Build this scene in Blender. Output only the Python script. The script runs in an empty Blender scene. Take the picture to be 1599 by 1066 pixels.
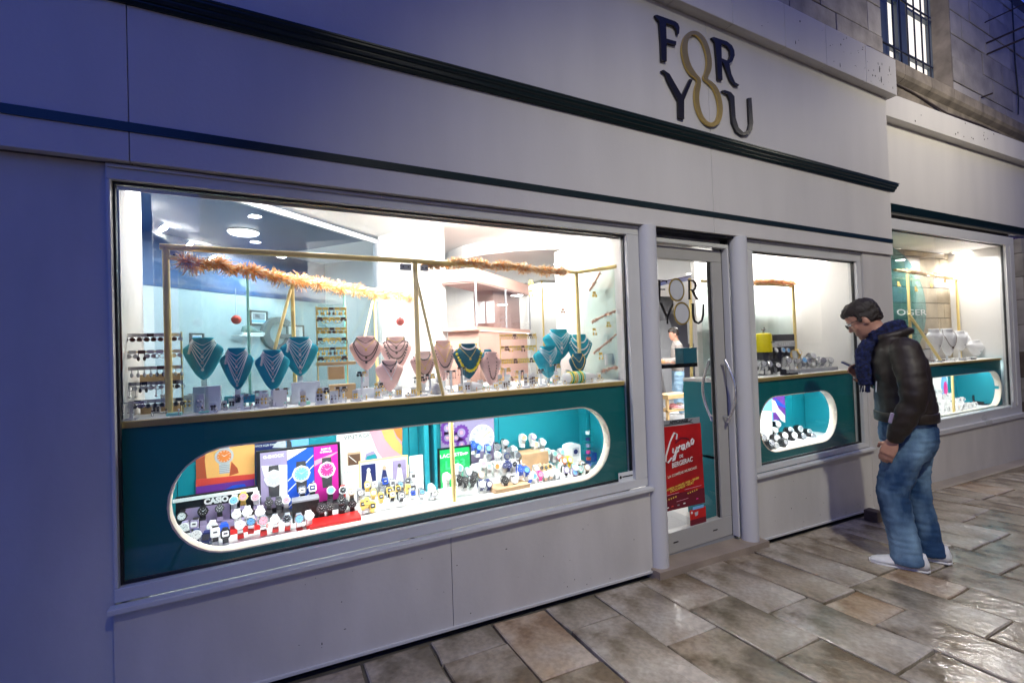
import bpy, bmesh, math, random
from mathutils import Vector, Matrix
random.seed(7)
sc = bpy.context.scene
C = sc.collection
PI = math.pi

# ---------------------------------------------------------------- camera
cam_d = bpy.data.cameras.new('camera')
cam = bpy.data.objects.new('camera', cam_d)
C.objects.link(cam)
cam_d.sensor_width = 36.0
cam_d.lens = 711.0 / 1599.0 * 36.0
cam_d.clip_start = 0.05
cam_d.clip_end = 400
_r = Vector((0.89032, -0.45401, -0.03476)); _u = Vector((0.02368, -0.03006, 0.99927)); _f = Vector((0.45472, 0.89049, 0.01601))
m = Matrix(((_r.x, _u.x, -_f.x, 0), (_r.y, _u.y, -_f.y, -2.1886), (_r.z, _u.z, -_f.z, 1.413), (0, 0, 0, 1)))
cam.matrix_world = m
sc.camera = cam

# ---------------------------------------------------------------- sky, exposure
world = bpy.data.worlds.new('World'); sc.world = world; world.use_nodes = True
wn = world.node_tree.nodes; wl = world.node_tree.links
bg = wn['Background']
sky = wn.new('ShaderNodeTexSky'); sky.sky_type = 'NISHITA'; sky.sun_disc = False
sky.sun_elevation = math.radians(-1.4); sky.sun_rotation = math.radians(200)
sky.air_density = 2.1; sky.dust_density = 0.0; sky.ozone_density = 10.0
wl.new(sky.outputs[0], bg.inputs[0]); bg.inputs[1].default_value = 0.15
sc.view_settings.view_transform = 'Standard'; sc.view_settings.look = 'None'
sc.view_settings.exposure = 5.3; sc.view_settings.gamma = 1.0
try: sc.view_settings.use_curve_mapping = False
except Exception: pass
sc.cycles.use_denoising = True
sc.cycles.max_bounces = 8; sc.cycles.transparent_max_bounces = 24
sc.cycles.glossy_bounces = 3; sc.cycles.transmission_bounces = 4; sc.cycles.diffuse_bounces = 3
sc.cycles.sample_clamp_indirect = 4.0
sc.cycles.caustics_reflective = False; sc.cycles.caustics_refractive = False

def area(name, loc, size, energy, color=(1, 1, 1), rot=(0, 0, 0), spread=PI):
    d = bpy.data.lights.new(name, 'AREA'); d.shape = 'RECTANGLE'; d.size, d.size_y = size
    d.energy = energy; d.color = color; d.spread = spread
    o = bpy.data.objects.new(name, d); o.location = loc; o.rotation_euler = rot; C.objects.link(o); return o
def point(name, loc, energy, color, r=.1):
    d = bpy.data.lights.new(name, 'POINT'); d.energy = energy; d.color = color; d.shadow_soft_size = r
    o = bpy.data.objects.new(name, d); o.location = loc; C.objects.link(o); return o
WHITE = (1.0, .985, .965)
# shop lamps: ceiling panels above the window bays, LED strips under the counters, ceiling of the sales room
def spot(name, loc, size, energy, color=WHITE, tilt=0.0):
    o = area(name, loc, (size, size), energy, color, (tilt, 0, 0)); o.data.shape = 'DISK'; return o
for _x, _y, _e, _t in ((-.35, .15, .72, .75), (.15, .15, .72, .75), (.65, .15, .72, .75), (1.15, .15, .72, .75), (1.7, .15, .72, .75), (.25, .8, .30, 0), (1.0, .65, .26, 0), (1.6, .75, .22, 0)): spot('bay_spot_light', (_x, _y, 2.345), .07, _e, WHITE, _t)
for _x, _y in ((1.6, 2.2), (2.6, 2.9), (3.4, 2.2)): spot('room_ceiling_light', (_x, _y, 2.22 if _x < 3 else 2.34), .2, .32)
for _x, _y in ((5.6, 2.6), (7.2, 2.8), (6.2, 4.4), (8.0, 4.8)): spot('room_ceiling_light', (_x, _y, 2.34), .2, 1.7)
area('niche_led_strip', (.7, .185, 1.135), (2.1, .03), .58, (.93, .98, 1.0))
area('niche_led_strip', (3.95, .19, 1.06), (1.0, .03), .32, (.93, .98, 1.0))
for _x in (3.5, 4.3): spot('bay_spot_light', (_x, .17, 2.34), .07, .68, WHITE, .35)
for _x in (6.6, 7.6, 8.4): spot('bay_spot_light', (_x, .50, 2.44), .09, .34)
spot('reflection_room_light', (-.1, 2.1, 2.28), .2, .34, (.86, .93, 1.0))  # lamp added to light the made-up room behind the slanting glass
# street lantern (its body is built further down)
LX, LY, LZ = 6.5, -2.1, 4.4
FX, FY, FZ = .8, -3.8, 5.4
_d = bpy.data.lights.new('floodlight_lamp', 'SPOT'); _d.energy = 22; _d.color = (1.0, .96, .78); _d.spot_size = math.radians(88); _d.spot_blend = 1.0; _d.shadow_soft_size = .12
_o = bpy.data.objects.new('floodlight_lamp', _d); _o.location = (FX, FY, FZ); _o.rotation_euler = Vector((3.6 - FX, -1.1 - FY, -.6 - FZ)).to_track_quat('-Z', 'Y').to_euler(); C.objects.link(_o)
_d2 = bpy.data.lights.new('lantern_lamp', 'SPOT'); _d2.energy = 5.8; _d2.color = (1.0, .93, .76); _d2.spot_size = math.radians(142); _d2.spot_blend = 1.0; _d2.shadow_soft_size = .2
_o2 = bpy.data.objects.new('lantern_lamp', _d2); _o2.location = (LX, LY, LZ); _o2.rotation_euler = Vector((6.9 - LX, .1 - LY, 3.2 - LZ)).to_track_quat('-Z', 'Y').to_euler(); C.objects.link(_o2)

# ---------------------------------------------------------------- materials
M = {}
def mat(name, col, rough=.5, metal=0.0, noise=None, bump=None, spec=.5, coat=0.0, emit=None, streak=0):
    m = bpy.data.materials.new(name); m.use_nodes = True
    nt = m.node_tree; b = nt.nodes['Principled BSDF']
    b.inputs['Base Color'].default_value = (*col, 1); b.inputs['Roughness'].default_value = rough
    b.inputs['Metallic'].default_value = metal; b.inputs['Specular IOR Level'].default_value = spec
    if coat: b.inputs['Coat Weight'].default_value = coat; b.inputs['Coat Roughness'].default_value = .08
    if emit: b.inputs['Emission Color'].default_value = (*emit[0], 1); b.inputs['Emission Strength'].default_value = emit[1]
    if noise or bump:
        tc = nt.nodes.new('ShaderNodeTexCoord')
    if noise:
        s, amt, det = noise
        n = nt.nodes.new('ShaderNodeTexNoise'); n.inputs['Scale'].default_value = s; n.inputs['Detail'].default_value = det
        if streak:
            mp = nt.nodes.new('ShaderNodeMapping'); mp.inputs['Scale'].default_value = (2.2, 2.2, 1 - streak); nt.links.new(tc.outputs['Object'], mp.inputs[0]); nt.links.new(mp.outputs[0], n.inputs['Vector'])
        else: nt.links.new(tc.outputs['Object'], n.inputs['Vector'])
        mr = nt.nodes.new('ShaderNodeMapRange'); mr.inputs['From Min'].default_value = .3; mr.inputs['From Max'].default_value = .7
        mr.inputs['To Min'].default_value = 1 - amt; mr.inputs['To Max'].default_value = 1 + amt * .35
        nt.links.new(n.outputs['Fac'], mr.inputs['Value'])
        mx = nt.nodes.new('ShaderNodeVectorMath'); mx.operation = 'SCALE'; mx.inputs[0].default_value = col
        nt.links.new(mr.outputs[0], mx.inputs['Scale']); nt.links.new(mx.outputs[0], b.inputs['Base Color'])
        mr2 = nt.nodes.new('ShaderNodeMapRange'); mr2.inputs['To Min'].default_value = max(.03, rough - .12); mr2.inputs['To Max'].default_value = min(1, rough + .12)
        nt.links.new(n.outputs['Fac'], mr2.inputs['Value']); nt.links.new(mr2.outputs[0], b.inputs['Roughness'])
    if bump:
        s, st = bump
        n2 = nt.nodes.new('ShaderNodeTexNoise'); n2.inputs['Scale'].default_value = s; n2.inputs['Detail'].default_value = 5
        nt.links.new(tc.outputs['Object'], n2.inputs['Vector'])
        bp = nt.nodes.new('ShaderNodeBump'); bp.inputs['Strength'].default_value = st; bp.inputs['Distance'].default_value = .01
        nt.links.new(n2.outputs['Fac'], bp.inputs['Height']); nt.links.new(bp.outputs[0], b.inputs['Normal'])
    M[name] = m
    return m
def glass(name, tint=(1, 1, 1), f0=.05, maxr=.85):
    m = bpy.data.materials.new(name); m.use_nodes = True; nt = m.node_tree; nt.nodes.clear()
    o = nt.nodes.new('ShaderNodeOutputMaterial'); mx = nt.nodes.new('ShaderNodeMixShader')
    t = nt.nodes.new('ShaderNodeBsdfTransparent'); t.inputs[0].default_value = (*tint, 1)
    g = nt.nodes.new('ShaderNodeBsdfGlossy'); g.inputs['Roughness'].default_value = .01
    lw = nt.nodes.new('ShaderNodeLayerWeight'); lw.inputs['Blend'].default_value = .5
    pw = nt.nodes.new('ShaderNodeMath'); pw.operation = 'POWER'; pw.inputs[1].default_value = 5.0; nt.links.new(lw.outputs['Facing'], pw.inputs[0])
    fr = nt.nodes.new('ShaderNodeMath'); fr.operation = 'MULTIPLY_ADD'; fr.inputs[1].default_value = maxr - f0; fr.inputs[2].default_value = f0; nt.links.new(pw.outputs[0], fr.inputs[0])
    nt.links.new(fr.outputs[0], mx.inputs[0]); nt.links.new(t.outputs[0], mx.inputs[1]); nt.links.new(g.outputs[0], mx.inputs[2])
    nt.links.new(mx.outputs[0], o.inputs[0]); M[name] = m; return m
def emis(name, col, s):
    return mat(name, (.8, .8, .8), .5, emit=(col, s))

mat('cream', (.66, .635, .605), .55, noise=(1.6, .07, 8), bump=(60, .08), streak=.6)
mat('cream_lower', (.62, .595, .565), .5, noise=(2.6, .10, 8), bump=(40, .08), streak=.3)
mat('frame_white', (.62, .62, .61), .32, noise=(3, .06, 4))
mat('column_paint', (.60, .60, .62), .28)
mat('door_alu', (.42, .41, .39), .38, noise=(5, .06, 4))
mat('gasket', (.012, .012, .013), .5)
mat('dark_green', (.003, .016, .018), .3)
mat('teal', (.002, .16, .16), .42, noise=(2, .08, 4))
mat('teal_bright', (.004, .26, .32), .5)
mat('brass', (.66, .50, .16), .3, .55)
mat('brass_paint', (.90, .70, .28), .4, .05)
mat('gold', (.92, .64, .16), .3, .3)
mat('gold_sign', (.62, .45, .14), .3, .75)
mat('letter_black', (.010, .009, .009), .32)
mat('silver', (.82, .83, .85), .25, .4)
mat('steel', (.62, .63, .65), .25, .8)
mat('white', (.82, .82, .80), .5)
mat('white_wall', (.80, .79, .76), .6, noise=(1.5, .05, 4))
mat('ceiling_white', (.80, .80, .79), .7)
mat('grey_wall', (.42, .42, .43), .6, noise=(2, .08, 4))
mat('reflected_pale_blue', (.42, .49, .51), .6, noise=(1.2, .25, 5))  # pale blue of the glass reflection, painted on the made-up room
mat('reflected_navy', (.03, .09, .22), .45, noise=(1.4, .45, 6))  # dusk blue of the glass reflection, painted on the made-up room
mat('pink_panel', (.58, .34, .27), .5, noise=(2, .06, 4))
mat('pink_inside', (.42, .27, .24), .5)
mat('velvet_teal', (.008, .33, .44), .85, noise=(30, .12, 4))
mat('velvet_dark', (.004, .13, .20), .8, noise=(30, .12, 4))
mat('velvet_pink', (.86, .56, .52), .8, noise=(30, .08, 4))
mat('bust_white', (.80, .80, .80), .5)
mat('acrylic', (.86, .90, .92), .1)
mat('black', (.012, .012, .013), .35)
mat('black_gloss', (.01, .01, .012), .12)
mat('dark_grey', (.055, .055, .06), .45)
mat('grey', (.30, .31, .33), .4)
mat('light_grey', (.55, .56, .58), .4)
mat('red', (.60, .012, .010), .35)
mat('red_coral', (.72, .07, .05), .4)
mat('poster_red', (.50, .010, .012), .35, noise=(5, .35, 3))
mat('poster_red_dark', (.16, .008, .022), .35)
mat('orange', (.80, .22, .04), .45)
mat('orange_light', (.92, .46, .14), .45)
mat('orange_dark', (.45, .08, .03), .5)
mat('yellow', (.86, .72, .01), .3)
mat('cream_print', (.85, .74, .60), .5)
mat('yellow_print', (.90, .60, .10), .5)
mat('blue', (.02, .10, .62), .35)
mat('blue_light', (.20, .50, .85), .35)
mat('navy', (.012, .022, .12), .4)
mat('purple', (.16, .04, .30), .4)
mat('magenta', (.62, .02, .33), .4)
mat('pink', (.85, .35, .42), .4)
mat('hot_pink', (.85, .05, .30), .35)
mat('lilac', (.34, .28, .44), .45)
mat('green', (.01, .42, .10), .35)
mat('green_light', (.06, .60, .22), .4)
mat('mint', (.30, .72, .60), .4)
mat('brown', (.12, .06, .035), .5)
mat('tan', (.55, .38, .24), .55)
mat('wood', (.56, .36, .19), .5, noise=(14, .2, 4))
mat('blond_wood', (.74, .50, .24), .5, noise=(9, .14, 4))
mat('cuff', (.80, .78, .80), .4)
mat('cable', (.02, .02, .02), .5)
mat('rust_iron', (.05, .035, .03), .6)
mat('iron', (.02, .022, .03), .45)
mat('bluegrey_frame', (.055, .075, .11), .4)
mat('pane_lit', (.75, .72, .68), .4, noise=(2, .2, 3), emit=((1, .93, .84), .028))
mat('lamp_glow', (.9, .9, .9), .4, emit=((1, .96, .9), .35))
mat('strip_glow', (.9, .9, .9), .4, emit=((.95, .98, 1), .3))
mat('warm_strip', (.9, .9, .9), .4, emit=((1, .86, .72), .16))
mat('chain_silver', (.88, .89, .91), .3)
mat('stone_warm', (.50, .42, .30), .8, noise=(5, .3, 8), bump=(22, .3))
mat('emblem_grey', (.13, .13, .135), .5)
mat('trainer_grey', (.16, .24, .22), .6)
mat('teal_disc', (.02, .22, .25), .3)
mat('skin', (.52, .27, .19), .5, noise=(16, .10, 4))
mat('hair', (.022, .014, .010), .5, noise=(90, .5, 3), bump=(140, .6))
mat('leather', (.024, .016, .012), .52, noise=(9, .3, 5), bump=(40, .2))
mat('scarf', (.008, .016, .085), .9, noise=(60, .85, 2), bump=(120, .5))
mat('sole', (.74, .74, .74), .5)
mat('shoe_white', (.78, .78, .79), .5, noise=(12, .06, 3))
mat('knit_camel', (.42, .24, .11), .85)
mat('jacket_beige', (.30, .27, .25), .8)
mat('pale_denim', (.25, .40, .55), .8)
mat('floor_shop', (.45, .44, .43), .3, noise=(3, .1, 4))
mat('mortar', (.12, .108, .09), .8, noise=(9, .4, 6), bump=(30, .5))
mat('sill_stone', (.36, .29, .23), .38, noise=(4, .3, 6), bump=(30, .15))
mat('bay_step', (.42, .36, .28), .5, noise=(3, .25, 5), bump=(30, .2))
mat('grate', (.03, .03, .035), .4, .6)
mat('scuff', (.05, .045, .04), .7)
mat('seam', (.16, .15, .15), .7)
mat('sticker_white', (.72, .74, .74), .4)
mat('gift_teal', (.008, .13, .19), .4)
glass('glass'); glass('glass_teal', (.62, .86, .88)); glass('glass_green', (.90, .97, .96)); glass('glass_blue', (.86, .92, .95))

# denim: blue with pale worn patches
def denim(name, base, worn, s):
    m = mat(name, base, .85, bump=(220, .25)); nt = m.node_tree; b = nt.nodes['Principled BSDF']
    tc = nt.nodes.new('ShaderNodeTexCoord'); n = nt.nodes.new('ShaderNodeTexNoise'); n.inputs['Scale'].default_value = s; n.inputs['Detail'].default_value = 6
    mp = nt.nodes.new('ShaderNodeMapping'); mp.inputs['Scale'].default_value = (1, 1, .55)
    nt.links.new(tc.outputs['Object'], mp.inputs[0]); nt.links.new(mp.outputs[0], n.inputs['Vector'])
    r = nt.nodes.new('ShaderNodeValToRGB'); r.color_ramp.elements[0].position = .42; r.color_ramp.elements[1].position = .68
    r.color_ramp.elements[0].color = (*base, 1); r.color_ramp.elements[1].color = (*worn, 1)
    nt.links.new(n.outputs['Fac'], r.inputs[0]); nt.links.new(r.outputs[0], b.inputs['Base Color'])
denim('denim', (.012, .052, .14), (.20, .34, .50), 5)

# paving stone: several tones, wet patches
def paving(name, c1, c2, c3, wet):
    m = bpy.data.materials.new(name); m.use_nodes = True; nt = m.node_tree; b = nt.nodes['Principled BSDF']
    tc = nt.nodes.new('ShaderNodeTexCoord')
    def nz(s, d, dist=0.0):
        n = nt.nodes.new('ShaderNodeTexNoise'); n.inputs['Scale'].default_value = s; n.inputs['Detail'].default_value = d
        n.inputs['Distortion'].default_value = dist; nt.links.new(tc.outputs['Object'], n.inputs['Vector']); return n
    a = nz(2.3, 8, .6); r = nt.nodes.new('ShaderNodeValToRGB')
    r.color_ramp.elements[0].position = .40; r.color_ramp.elements[0].color = (*c1, 1)
    r.color_ramp.elements[1].position = .60; r.color_ramp.elements[1].color = (*c3, 1)
    e = r.color_ramp.elements.new(.47); e.color = (*c2, 1)
    nt.links.new(a.outputs['Fac'], r.inputs[0])
    d = nz(38, 8); mr = nt.nodes.new('ShaderNodeMapRange'); mr.inputs['From Min'].default_value = .35; mr.inputs['From Max'].default_value = .62
    mr.inputs['To Min'].default_value = .80; mr.inputs['To Max'].default_value = 1.06
    nt.links.new(d.outputs['Fac'], mr.inputs[0])
    vm = nt.nodes.new('ShaderNodeVectorMath'); vm.operation = 'SCALE'
    nt.links.new(r.outputs[0], vm.inputs[0]); nt.links.new(mr.outputs[0], vm.inputs['Scale']); nt.links.new(vm.outputs[0], b.inputs['Base Color'])
    w = nz(1.7, 5, .4); wr = nt.nodes.new('ShaderNodeMapRange'); wr.inputs['From Min'].default_value = .38; wr.inputs['From Max'].default_value = .62
    wr.inputs['To Min'].default_value = .04 + wet; wr.inputs['To Max'].default_value = .26 + wet
    nt.links.new(w.outputs['Fac'], wr.inputs[0]); nt.links.new(wr.outputs[0], b.inputs['Roughness'])
    bn = nz(16, 9, .3); bp = nt.nodes.new('ShaderNodeBump'); bp.inputs['Strength'].default_value = .45; bp.inputs['Distance'].default_value = .010
    nt.links.new(bn.outputs['Fac'], bp.inputs['Height']); nt.links.new(bp.outputs[0], b.inputs['Normal'])
    b.inputs['Specular IOR Level'].default_value = .6
    M[name] = m
paving('stone_a', (.18, .133, .08), (.33, .27, .19), (.47, .41, .325), .0)
paving('stone_b', (.17, .14, .09), (.32, .27, .195), (.46, .405, .325), .0)
paving('stone_c', (.28, .18, .10), (.46, .34, .22), (.54, .45, .35), .0)
paving('stone_d', (.23, .185, .125), (.39, .335, .26), (.52, .47, .395), .02)
# ashlar of the upper wall
mat('ashlar_a', (.40, .37, .345), .8, noise=(4, .35, 8), bump=(22, .35))
mat('ashlar_b', (.34, .31, .285), .8, noise=(5, .45, 8), bump=(22, .35))
mat('ashlar_c', (.47, .44, .41), .8, noise=(3, .3, 8), bump=(22, .3))
mat('ashlar_dark', (.13, .10, .08), .85, noise=(7, .5, 8), bump=(18, .5))
mat('ledge_stone', (.24, .205, .175), .85, noise=(5, .5, 8), bump=(20, .5))
mat('joint', (.07, .06, .05), .9)

# ---------------------------------------------------------------- helpers
class MB:
    def __init__(s): s.v = []; s.f = []
    def add(s, vs, fs):
        n = len(s.v); s.v += [tuple(v) for v in vs]; s.f += [tuple(n + i for i in f) for f in fs]; return s
    def box(s, x0, x1, y0, y1, z0, z1, b=0):
        if b:
            bm = bmesh.new(); bmesh.ops.create_cube(bm, size=1)
            for v in bm.verts: v.co = Vector(((x0 + x1) / 2 + v.co.x * (x1 - x0), (y0 + y1) / 2 + v.co.y * (y1 - y0), (z0 + z1) / 2 + v.co.z * (z1 - z0)))
            bmesh.ops.bevel(bm, geom=bm.edges[:], offset=b, segments=2, profile=.6, affect='EDGES')
            bm.verts.index_update()
            s.add([v.co[:] for v in bm.verts], [[v.index for v in f.verts] for f in bm.faces]); bm.free(); return s
        return s.add([(x0, y0, z0), (x1, y0, z0), (x1, y1, z0), (x0, y1, z0), (x0, y0, z1), (x1, y0, z1), (x1, y1, z1), (x0, y1, z1)],
                     [(0, 3, 2, 1), (4, 5, 6, 7), (0, 1, 5, 4), (1, 2, 6, 5), (2, 3, 7, 6), (3, 0, 4, 7)])
    def prism(s, pts, y0, y1):     # pts = (x,z) outline, convex or simple
        n = len(pts)
        return s.add([(x, y0, z) for x, z in pts] + [(x, y1, z) for x, z in pts],
                     [tuple(range(n)), tuple(range(2 * n - 1, n - 1, -1))] + [(i, i + n, (i + 1) % n + n, (i + 1) % n) for i in range(n)])
    def profile(s, pts, x0, x1):   # pts = (y,z) outline swept along x
        n = len(pts)
        return s.add([(x0, y, z) for y, z in pts] + [(x1, y, z) for y, z in pts],
                     [tuple(range(n - 1, -1, -1)), tuple(range(n, 2 * n))] + [(i, (i + 1) % n, (i + 1) % n + n, i + n) for i in range(n)])
    def rings(s, rings, cap=True):
        n = len(rings[0]); vs = []; fs = []
        for r in rings: vs += [tuple(q) for q in r]
        for k in range(len(rings) - 1):
            for i in range(n):
                j = (i + 1) % n; fs.append((k * n + i, k * n + j, (k + 1) * n + j, (k + 1) * n + i))
        if cap: fs.append(tuple(range(n - 1, -1, -1))); fs.append(tuple((len(rings) - 1) * n + i for i in range(n)))
        return s.add(vs, fs)
    def tube(s, pts, r, n=8, cap=True):
        pts = [Vector(q) for q in pts]; rs = r if isinstance(r, (list, tuple)) else [r] * len(pts); out = []; prev = None
        for i, q in enumerate(pts):
            t = (pts[min(i + 1, len(pts) - 1)] - pts[max(i - 1, 0)]).normalized()
            ref = prev if prev is not None and abs(prev.dot(t)) < .95 else (Vector((0, 0, 1)) if abs(t.z) < .9 else Vector((1, 0, 0)))
            a = (ref - t * ref.dot(t)).normalized(); b = t.cross(a); prev = a
            out.append([q + (a * math.cos(2 * PI * k / n) + b * math.sin(2 * PI * k / n)) * rs[i] for k in range(n)])
        return s.rings(out, cap)
    def lathe(s, prof, n=16, c=(0, 0, 0)):   # prof=(r,z)
        return s.rings([[(c[0] + r * math.cos(2 * PI * k / n), c[1] + r * math.sin(2 * PI * k / n), c[2] + z) for k in range(n)] for r, z in prof])
    def ball(s, c, r, n=10, m=6, sx=1, sy=1, sz=1):
        return s.rings([[(c[0] + sx * r * math.sin(a) * math.cos(2 * PI * k / n), c[1] + sy * r * math.sin(a) * math.sin(2 * PI * k / n), c[2] - sz * r * math.cos(a)) for k in range(n)]
                        for a in [PI * (i + .15) / (m + .3) for i in range(m + 1)]])
    def build(s, name, m, parent=None, smooth=False, origin=None, kind=None):
        me = bpy.data.meshes.new(name); o = bpy.data.objects.new(name, me); C.objects.link(o)
        off = Vector((0, 0, 0))
        if parent is not None: o.parent = parent; off = wloc(parent)
        if origin is not None: o.location = Vector(origin) - off; off = Vector(origin)
        me.from_pydata([(v[0] - off.x, v[1] - off.y, v[2] - off.z) for v in s.v], [], s.f); me.update()
        me.materials.append(M[m])
        if smooth:
            me.shade_smooth()
            if smooth != 'all': me.set_sharp_from_angle(angle=math.radians(40))
        if kind: o['kind'] = kind
        return o
def wloc(o):
    l = Vector(o.location)
    while o.parent: o = o.parent; l += o.location
    return l
def tag(o, label, cat, group=None):
    o['label'] = label; o['category'] = cat
    if group: o['group'] = group
    return o
def thing(name, label, cat, loc=(0, 0, 0), group=None):
    o = bpy.data.objects.new(name, None); o.location = loc; o.empty_display_size = .1; C.objects.link(o)
    return tag(o, label, cat, group)
def shape2d(splines, y0, y1):      # (x,z) outlines with holes -> MB
    cu = bpy.data.curves.new('outline', 'CURVE'); cu.dimensions = '2D'; cu.fill_mode = 'BOTH'; cu.extrude = (y1 - y0) / 2
    for pts in splines:
        sp = cu.splines.new('POLY'); sp.points.add(len(pts) - 1); sp.use_cyclic_u = True
        for q, (x, z) in zip(sp.points, pts): q.co = (x, z, 0, 1)
    o = bpy.data.objects.new('outline', cu); C.objects.link(o)
    me = o.to_mesh(); mb = MB(); ym = (y0 + y1) / 2
    mb.add([(v.co.x, ym - v.co.z, v.co.y) for v in me.vertices], [tuple(q.vertices) for q in me.polygons])
    o.to_mesh_clear(); bpy.data.objects.remove(o); bpy.data.curves.remove(cu)
    return mb
def text_mb(s, size, depth=.001, bold=0.0, shear=0.0, align='LEFT', space=1.0, xs=1.0):
    cu = bpy.data.curves.new('lettering', 'FONT'); cu.body = s; cu.size = size; cu.extrude = depth / 2; cu.offset = bold; cu.shear = shear
    cu.align_x = align; cu.space_character = space; cu.resolution_u = 3
    o = bpy.data.objects.new('lettering', cu); C.objects.link(o); me = o.to_mesh(); mb = MB()
    mb.add([(v.co.x * xs, -v.co.z, v.co.y) for v in me.vertices], [tuple(q.vertices) for q in me.polygons])
    o.to_mesh_clear(); bpy.data.objects.remove(o); bpy.data.curves.remove(cu)
    return mb
def place(mb, loc, rz=0, rx=0, ry=0):
    R_ = Matrix.Translation(loc) @ Matrix.Rotation(rz, 4, 'Z') @ Matrix.Rotation(ry, 4, 'Y') @ Matrix.Rotation(rx, 4, 'X')
    mb.v = [tuple(R_ @ Vector(v)) for v in mb.v]; return mb
def arc(cx, cz, rx, rz, a0, a1, n):
    return [(cx + rx * math.cos(a0 + (a1 - a0) * i / n), cz + rz * math.sin(a0 + (a1 - a0) * i / n)) for i in range(n + 1)]
def stadium(x0, x1, zc, r, n=16):
    return arc(x1 - r, zc, r, r, -PI / 2, PI / 2, n) + arc(x0 + r, zc, r, r, PI / 2, 1.5 * PI, n)
def struct(o): o['kind'] = 'structure'; return o
def stars(n): return ['first', 'second', 'third', 'fourth', 'fifth', 'sixth', 'seventh', 'eighth', 'ninth', 'tenth', 'eleventh', 'twelfth', 'thirteenth', 'fourteenth', 'fifteenth', 'sixteenth'][n]
def gz(x, y): return -.04 * (x - .9) - .037 * y

# ================================================================ GROUND
x0, x1, y0, y1 = -25, 45, -22, .9
mb = MB(); mb.add([(x0, y0, gz(x0, y0) - .022), (x1, y0, gz(x1, y0) - .022), (x1, y1, gz(x1, y1) - .022), (x0, y1, gz(x0, y1) - .022)], [(0, 1, 2, 3)])
pavement = struct(mb.build('pavement', 'mortar'))
courses = [.613, .941, 1.26, 1.59, 1.94, 2.277, 2.628, 2.95, 3.28, 3.55, 3.92]
while courses[0] > -.9: courses.insert(0, courses[0] - random.uniform(.29, .37))
while courses[-1] < 12.5: courses.append(courses[-1] + random.uniform(.32, .42) * (1 if courses[-1] < 6 else 1.25))
seen = [(1.755, -0.562), (2.431, -0.607), (2.1, -0.871), (2.778, -0.936), (3.119, -0.661), (2.46, -1.175), (3.461, -0.988), (3.089, -1.244), (4.52, -0.767), (4.093, -1.012), (0.769, -0.19), (1.418, -0.249), (1.096, -0.5)]
count = 0
for c in range(len(courses) - 1):
    a, b = courses[c], courses[c + 1]; mid = (a + b) / 2
    cuts = sorted([q[1] for q in seen if a < q[0] < b], reverse=True)
    top = -.0 if mid < 5.25 else .12
    ys = [top]; limit = -2.75 if mid > 1 else -1.6
    while ys[-1] > limit:
        nxt = ys[-1] - random.uniform(.36, .82)
        for q in cuts:
            if q < ys[-1] - .12 and q > nxt - .22: nxt = q; break
        ys.append(nxt)
    for k in range(len(ys) - 1):
        if count > 296: break
        yb, ya = ys[k], ys[k + 1]; g = random.uniform(.0035, .007)
        ja = [random.uniform(-.006, .006) for _ in range(4)]
        co = [(a + g + ja[0], ya + g), (mid, ya + g + ja[1]), (b - g + ja[2], ya + g), (b - g + ja[3], (ya + yb) / 2), (b - g, yb - g), (mid + .03, yb - g + ja[2]), (a + g, yb - g), (a + g - ja[1], (ya + yb) / 2)]
        dz = random.uniform(-.0035, .0035); tl = random.uniform(-.004, .004); tm = random.uniform(-.004, .004)
        cx, cy = mid, (ya + yb) / 2; vs = []
        for ring, (sh, dn) in enumerate(((0, -.03), (0, -.005), (.007, 0))):
            for (px, py) in co:
                d = math.hypot(px - cx, py - cy); f = (d - sh) / d
                qx, qy = cx + (px - cx) * f, cy + (py - cy) * f
                vs.append((qx, qy, gz(qx, qy) + dz + dn + tl * (qx - cx) / .2 + tm * (qy - cy) / .4))
        fs = [tuple(16 + i for i in range(8))]
        for r_ in range(2):
            for i in range(8): j = (i + 1) % 8; fs.append((r_ * 8 + i, r_ * 8 + j, r_ * 8 + 8 + j, r_ * 8 + 8 + i))
        tone = random.choices(['stone_a', 'stone_b', 'stone_c', 'stone_d'], [5, 3, 1.2, 4])[0]
        if a < 3.4 < b and ya < -.75 < yb: tone = 'stone_c'
        s_ = MB(); s_.add(vs, fs); s_.build('paving_stone', tone, pavement, origin=(cx, cy, gz(cx, cy))); count += 1
# drain grate set in the paving by the right bay
o = thing('drain_grate', 'dark iron drain grate let into the paving at the foot of the right bay', 'grate', (6.847, 0.261, -0.248))
q = [(6.428, 0.295, -0.232), (7.186, 0.057, -0.254), (7.393, 0.204, -0.267), (6.35, 0.139, -0.223)]
gx, gy = o.location.x, o.location.y
mb = MB()
for i in range(9): mb.box(gx - .42, gx + .42, gy - .10 + i * .024, gy - .088 + i * .024, gz(gx, gy) - .004, gz(gx, gy) + .012)
mb.build('bar', 'grate', o)
mb = MB(); mb.box(gx - .46, gx + .46, gy - .14, gy - .115, gz(gx, gy) - .004, gz(gx, gy) + .014); mb.box(gx - .46, gx + .46, gy + .125, gy + .15, gz(gx, gy) - .004, gz(gx, gy) + .014)
mb.box(gx - .46, gx - .43, gy - .115, gy + .125, gz(gx, gy) - .004, gz(gx, gy) + .014); mb.box(gx + .43, gx + .46, gy - .115, gy + .125, gz(gx, gy) - .004, gz(gx, gy) + .014)
mb.build('grate_frame', 'rust_iron', o)

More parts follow.
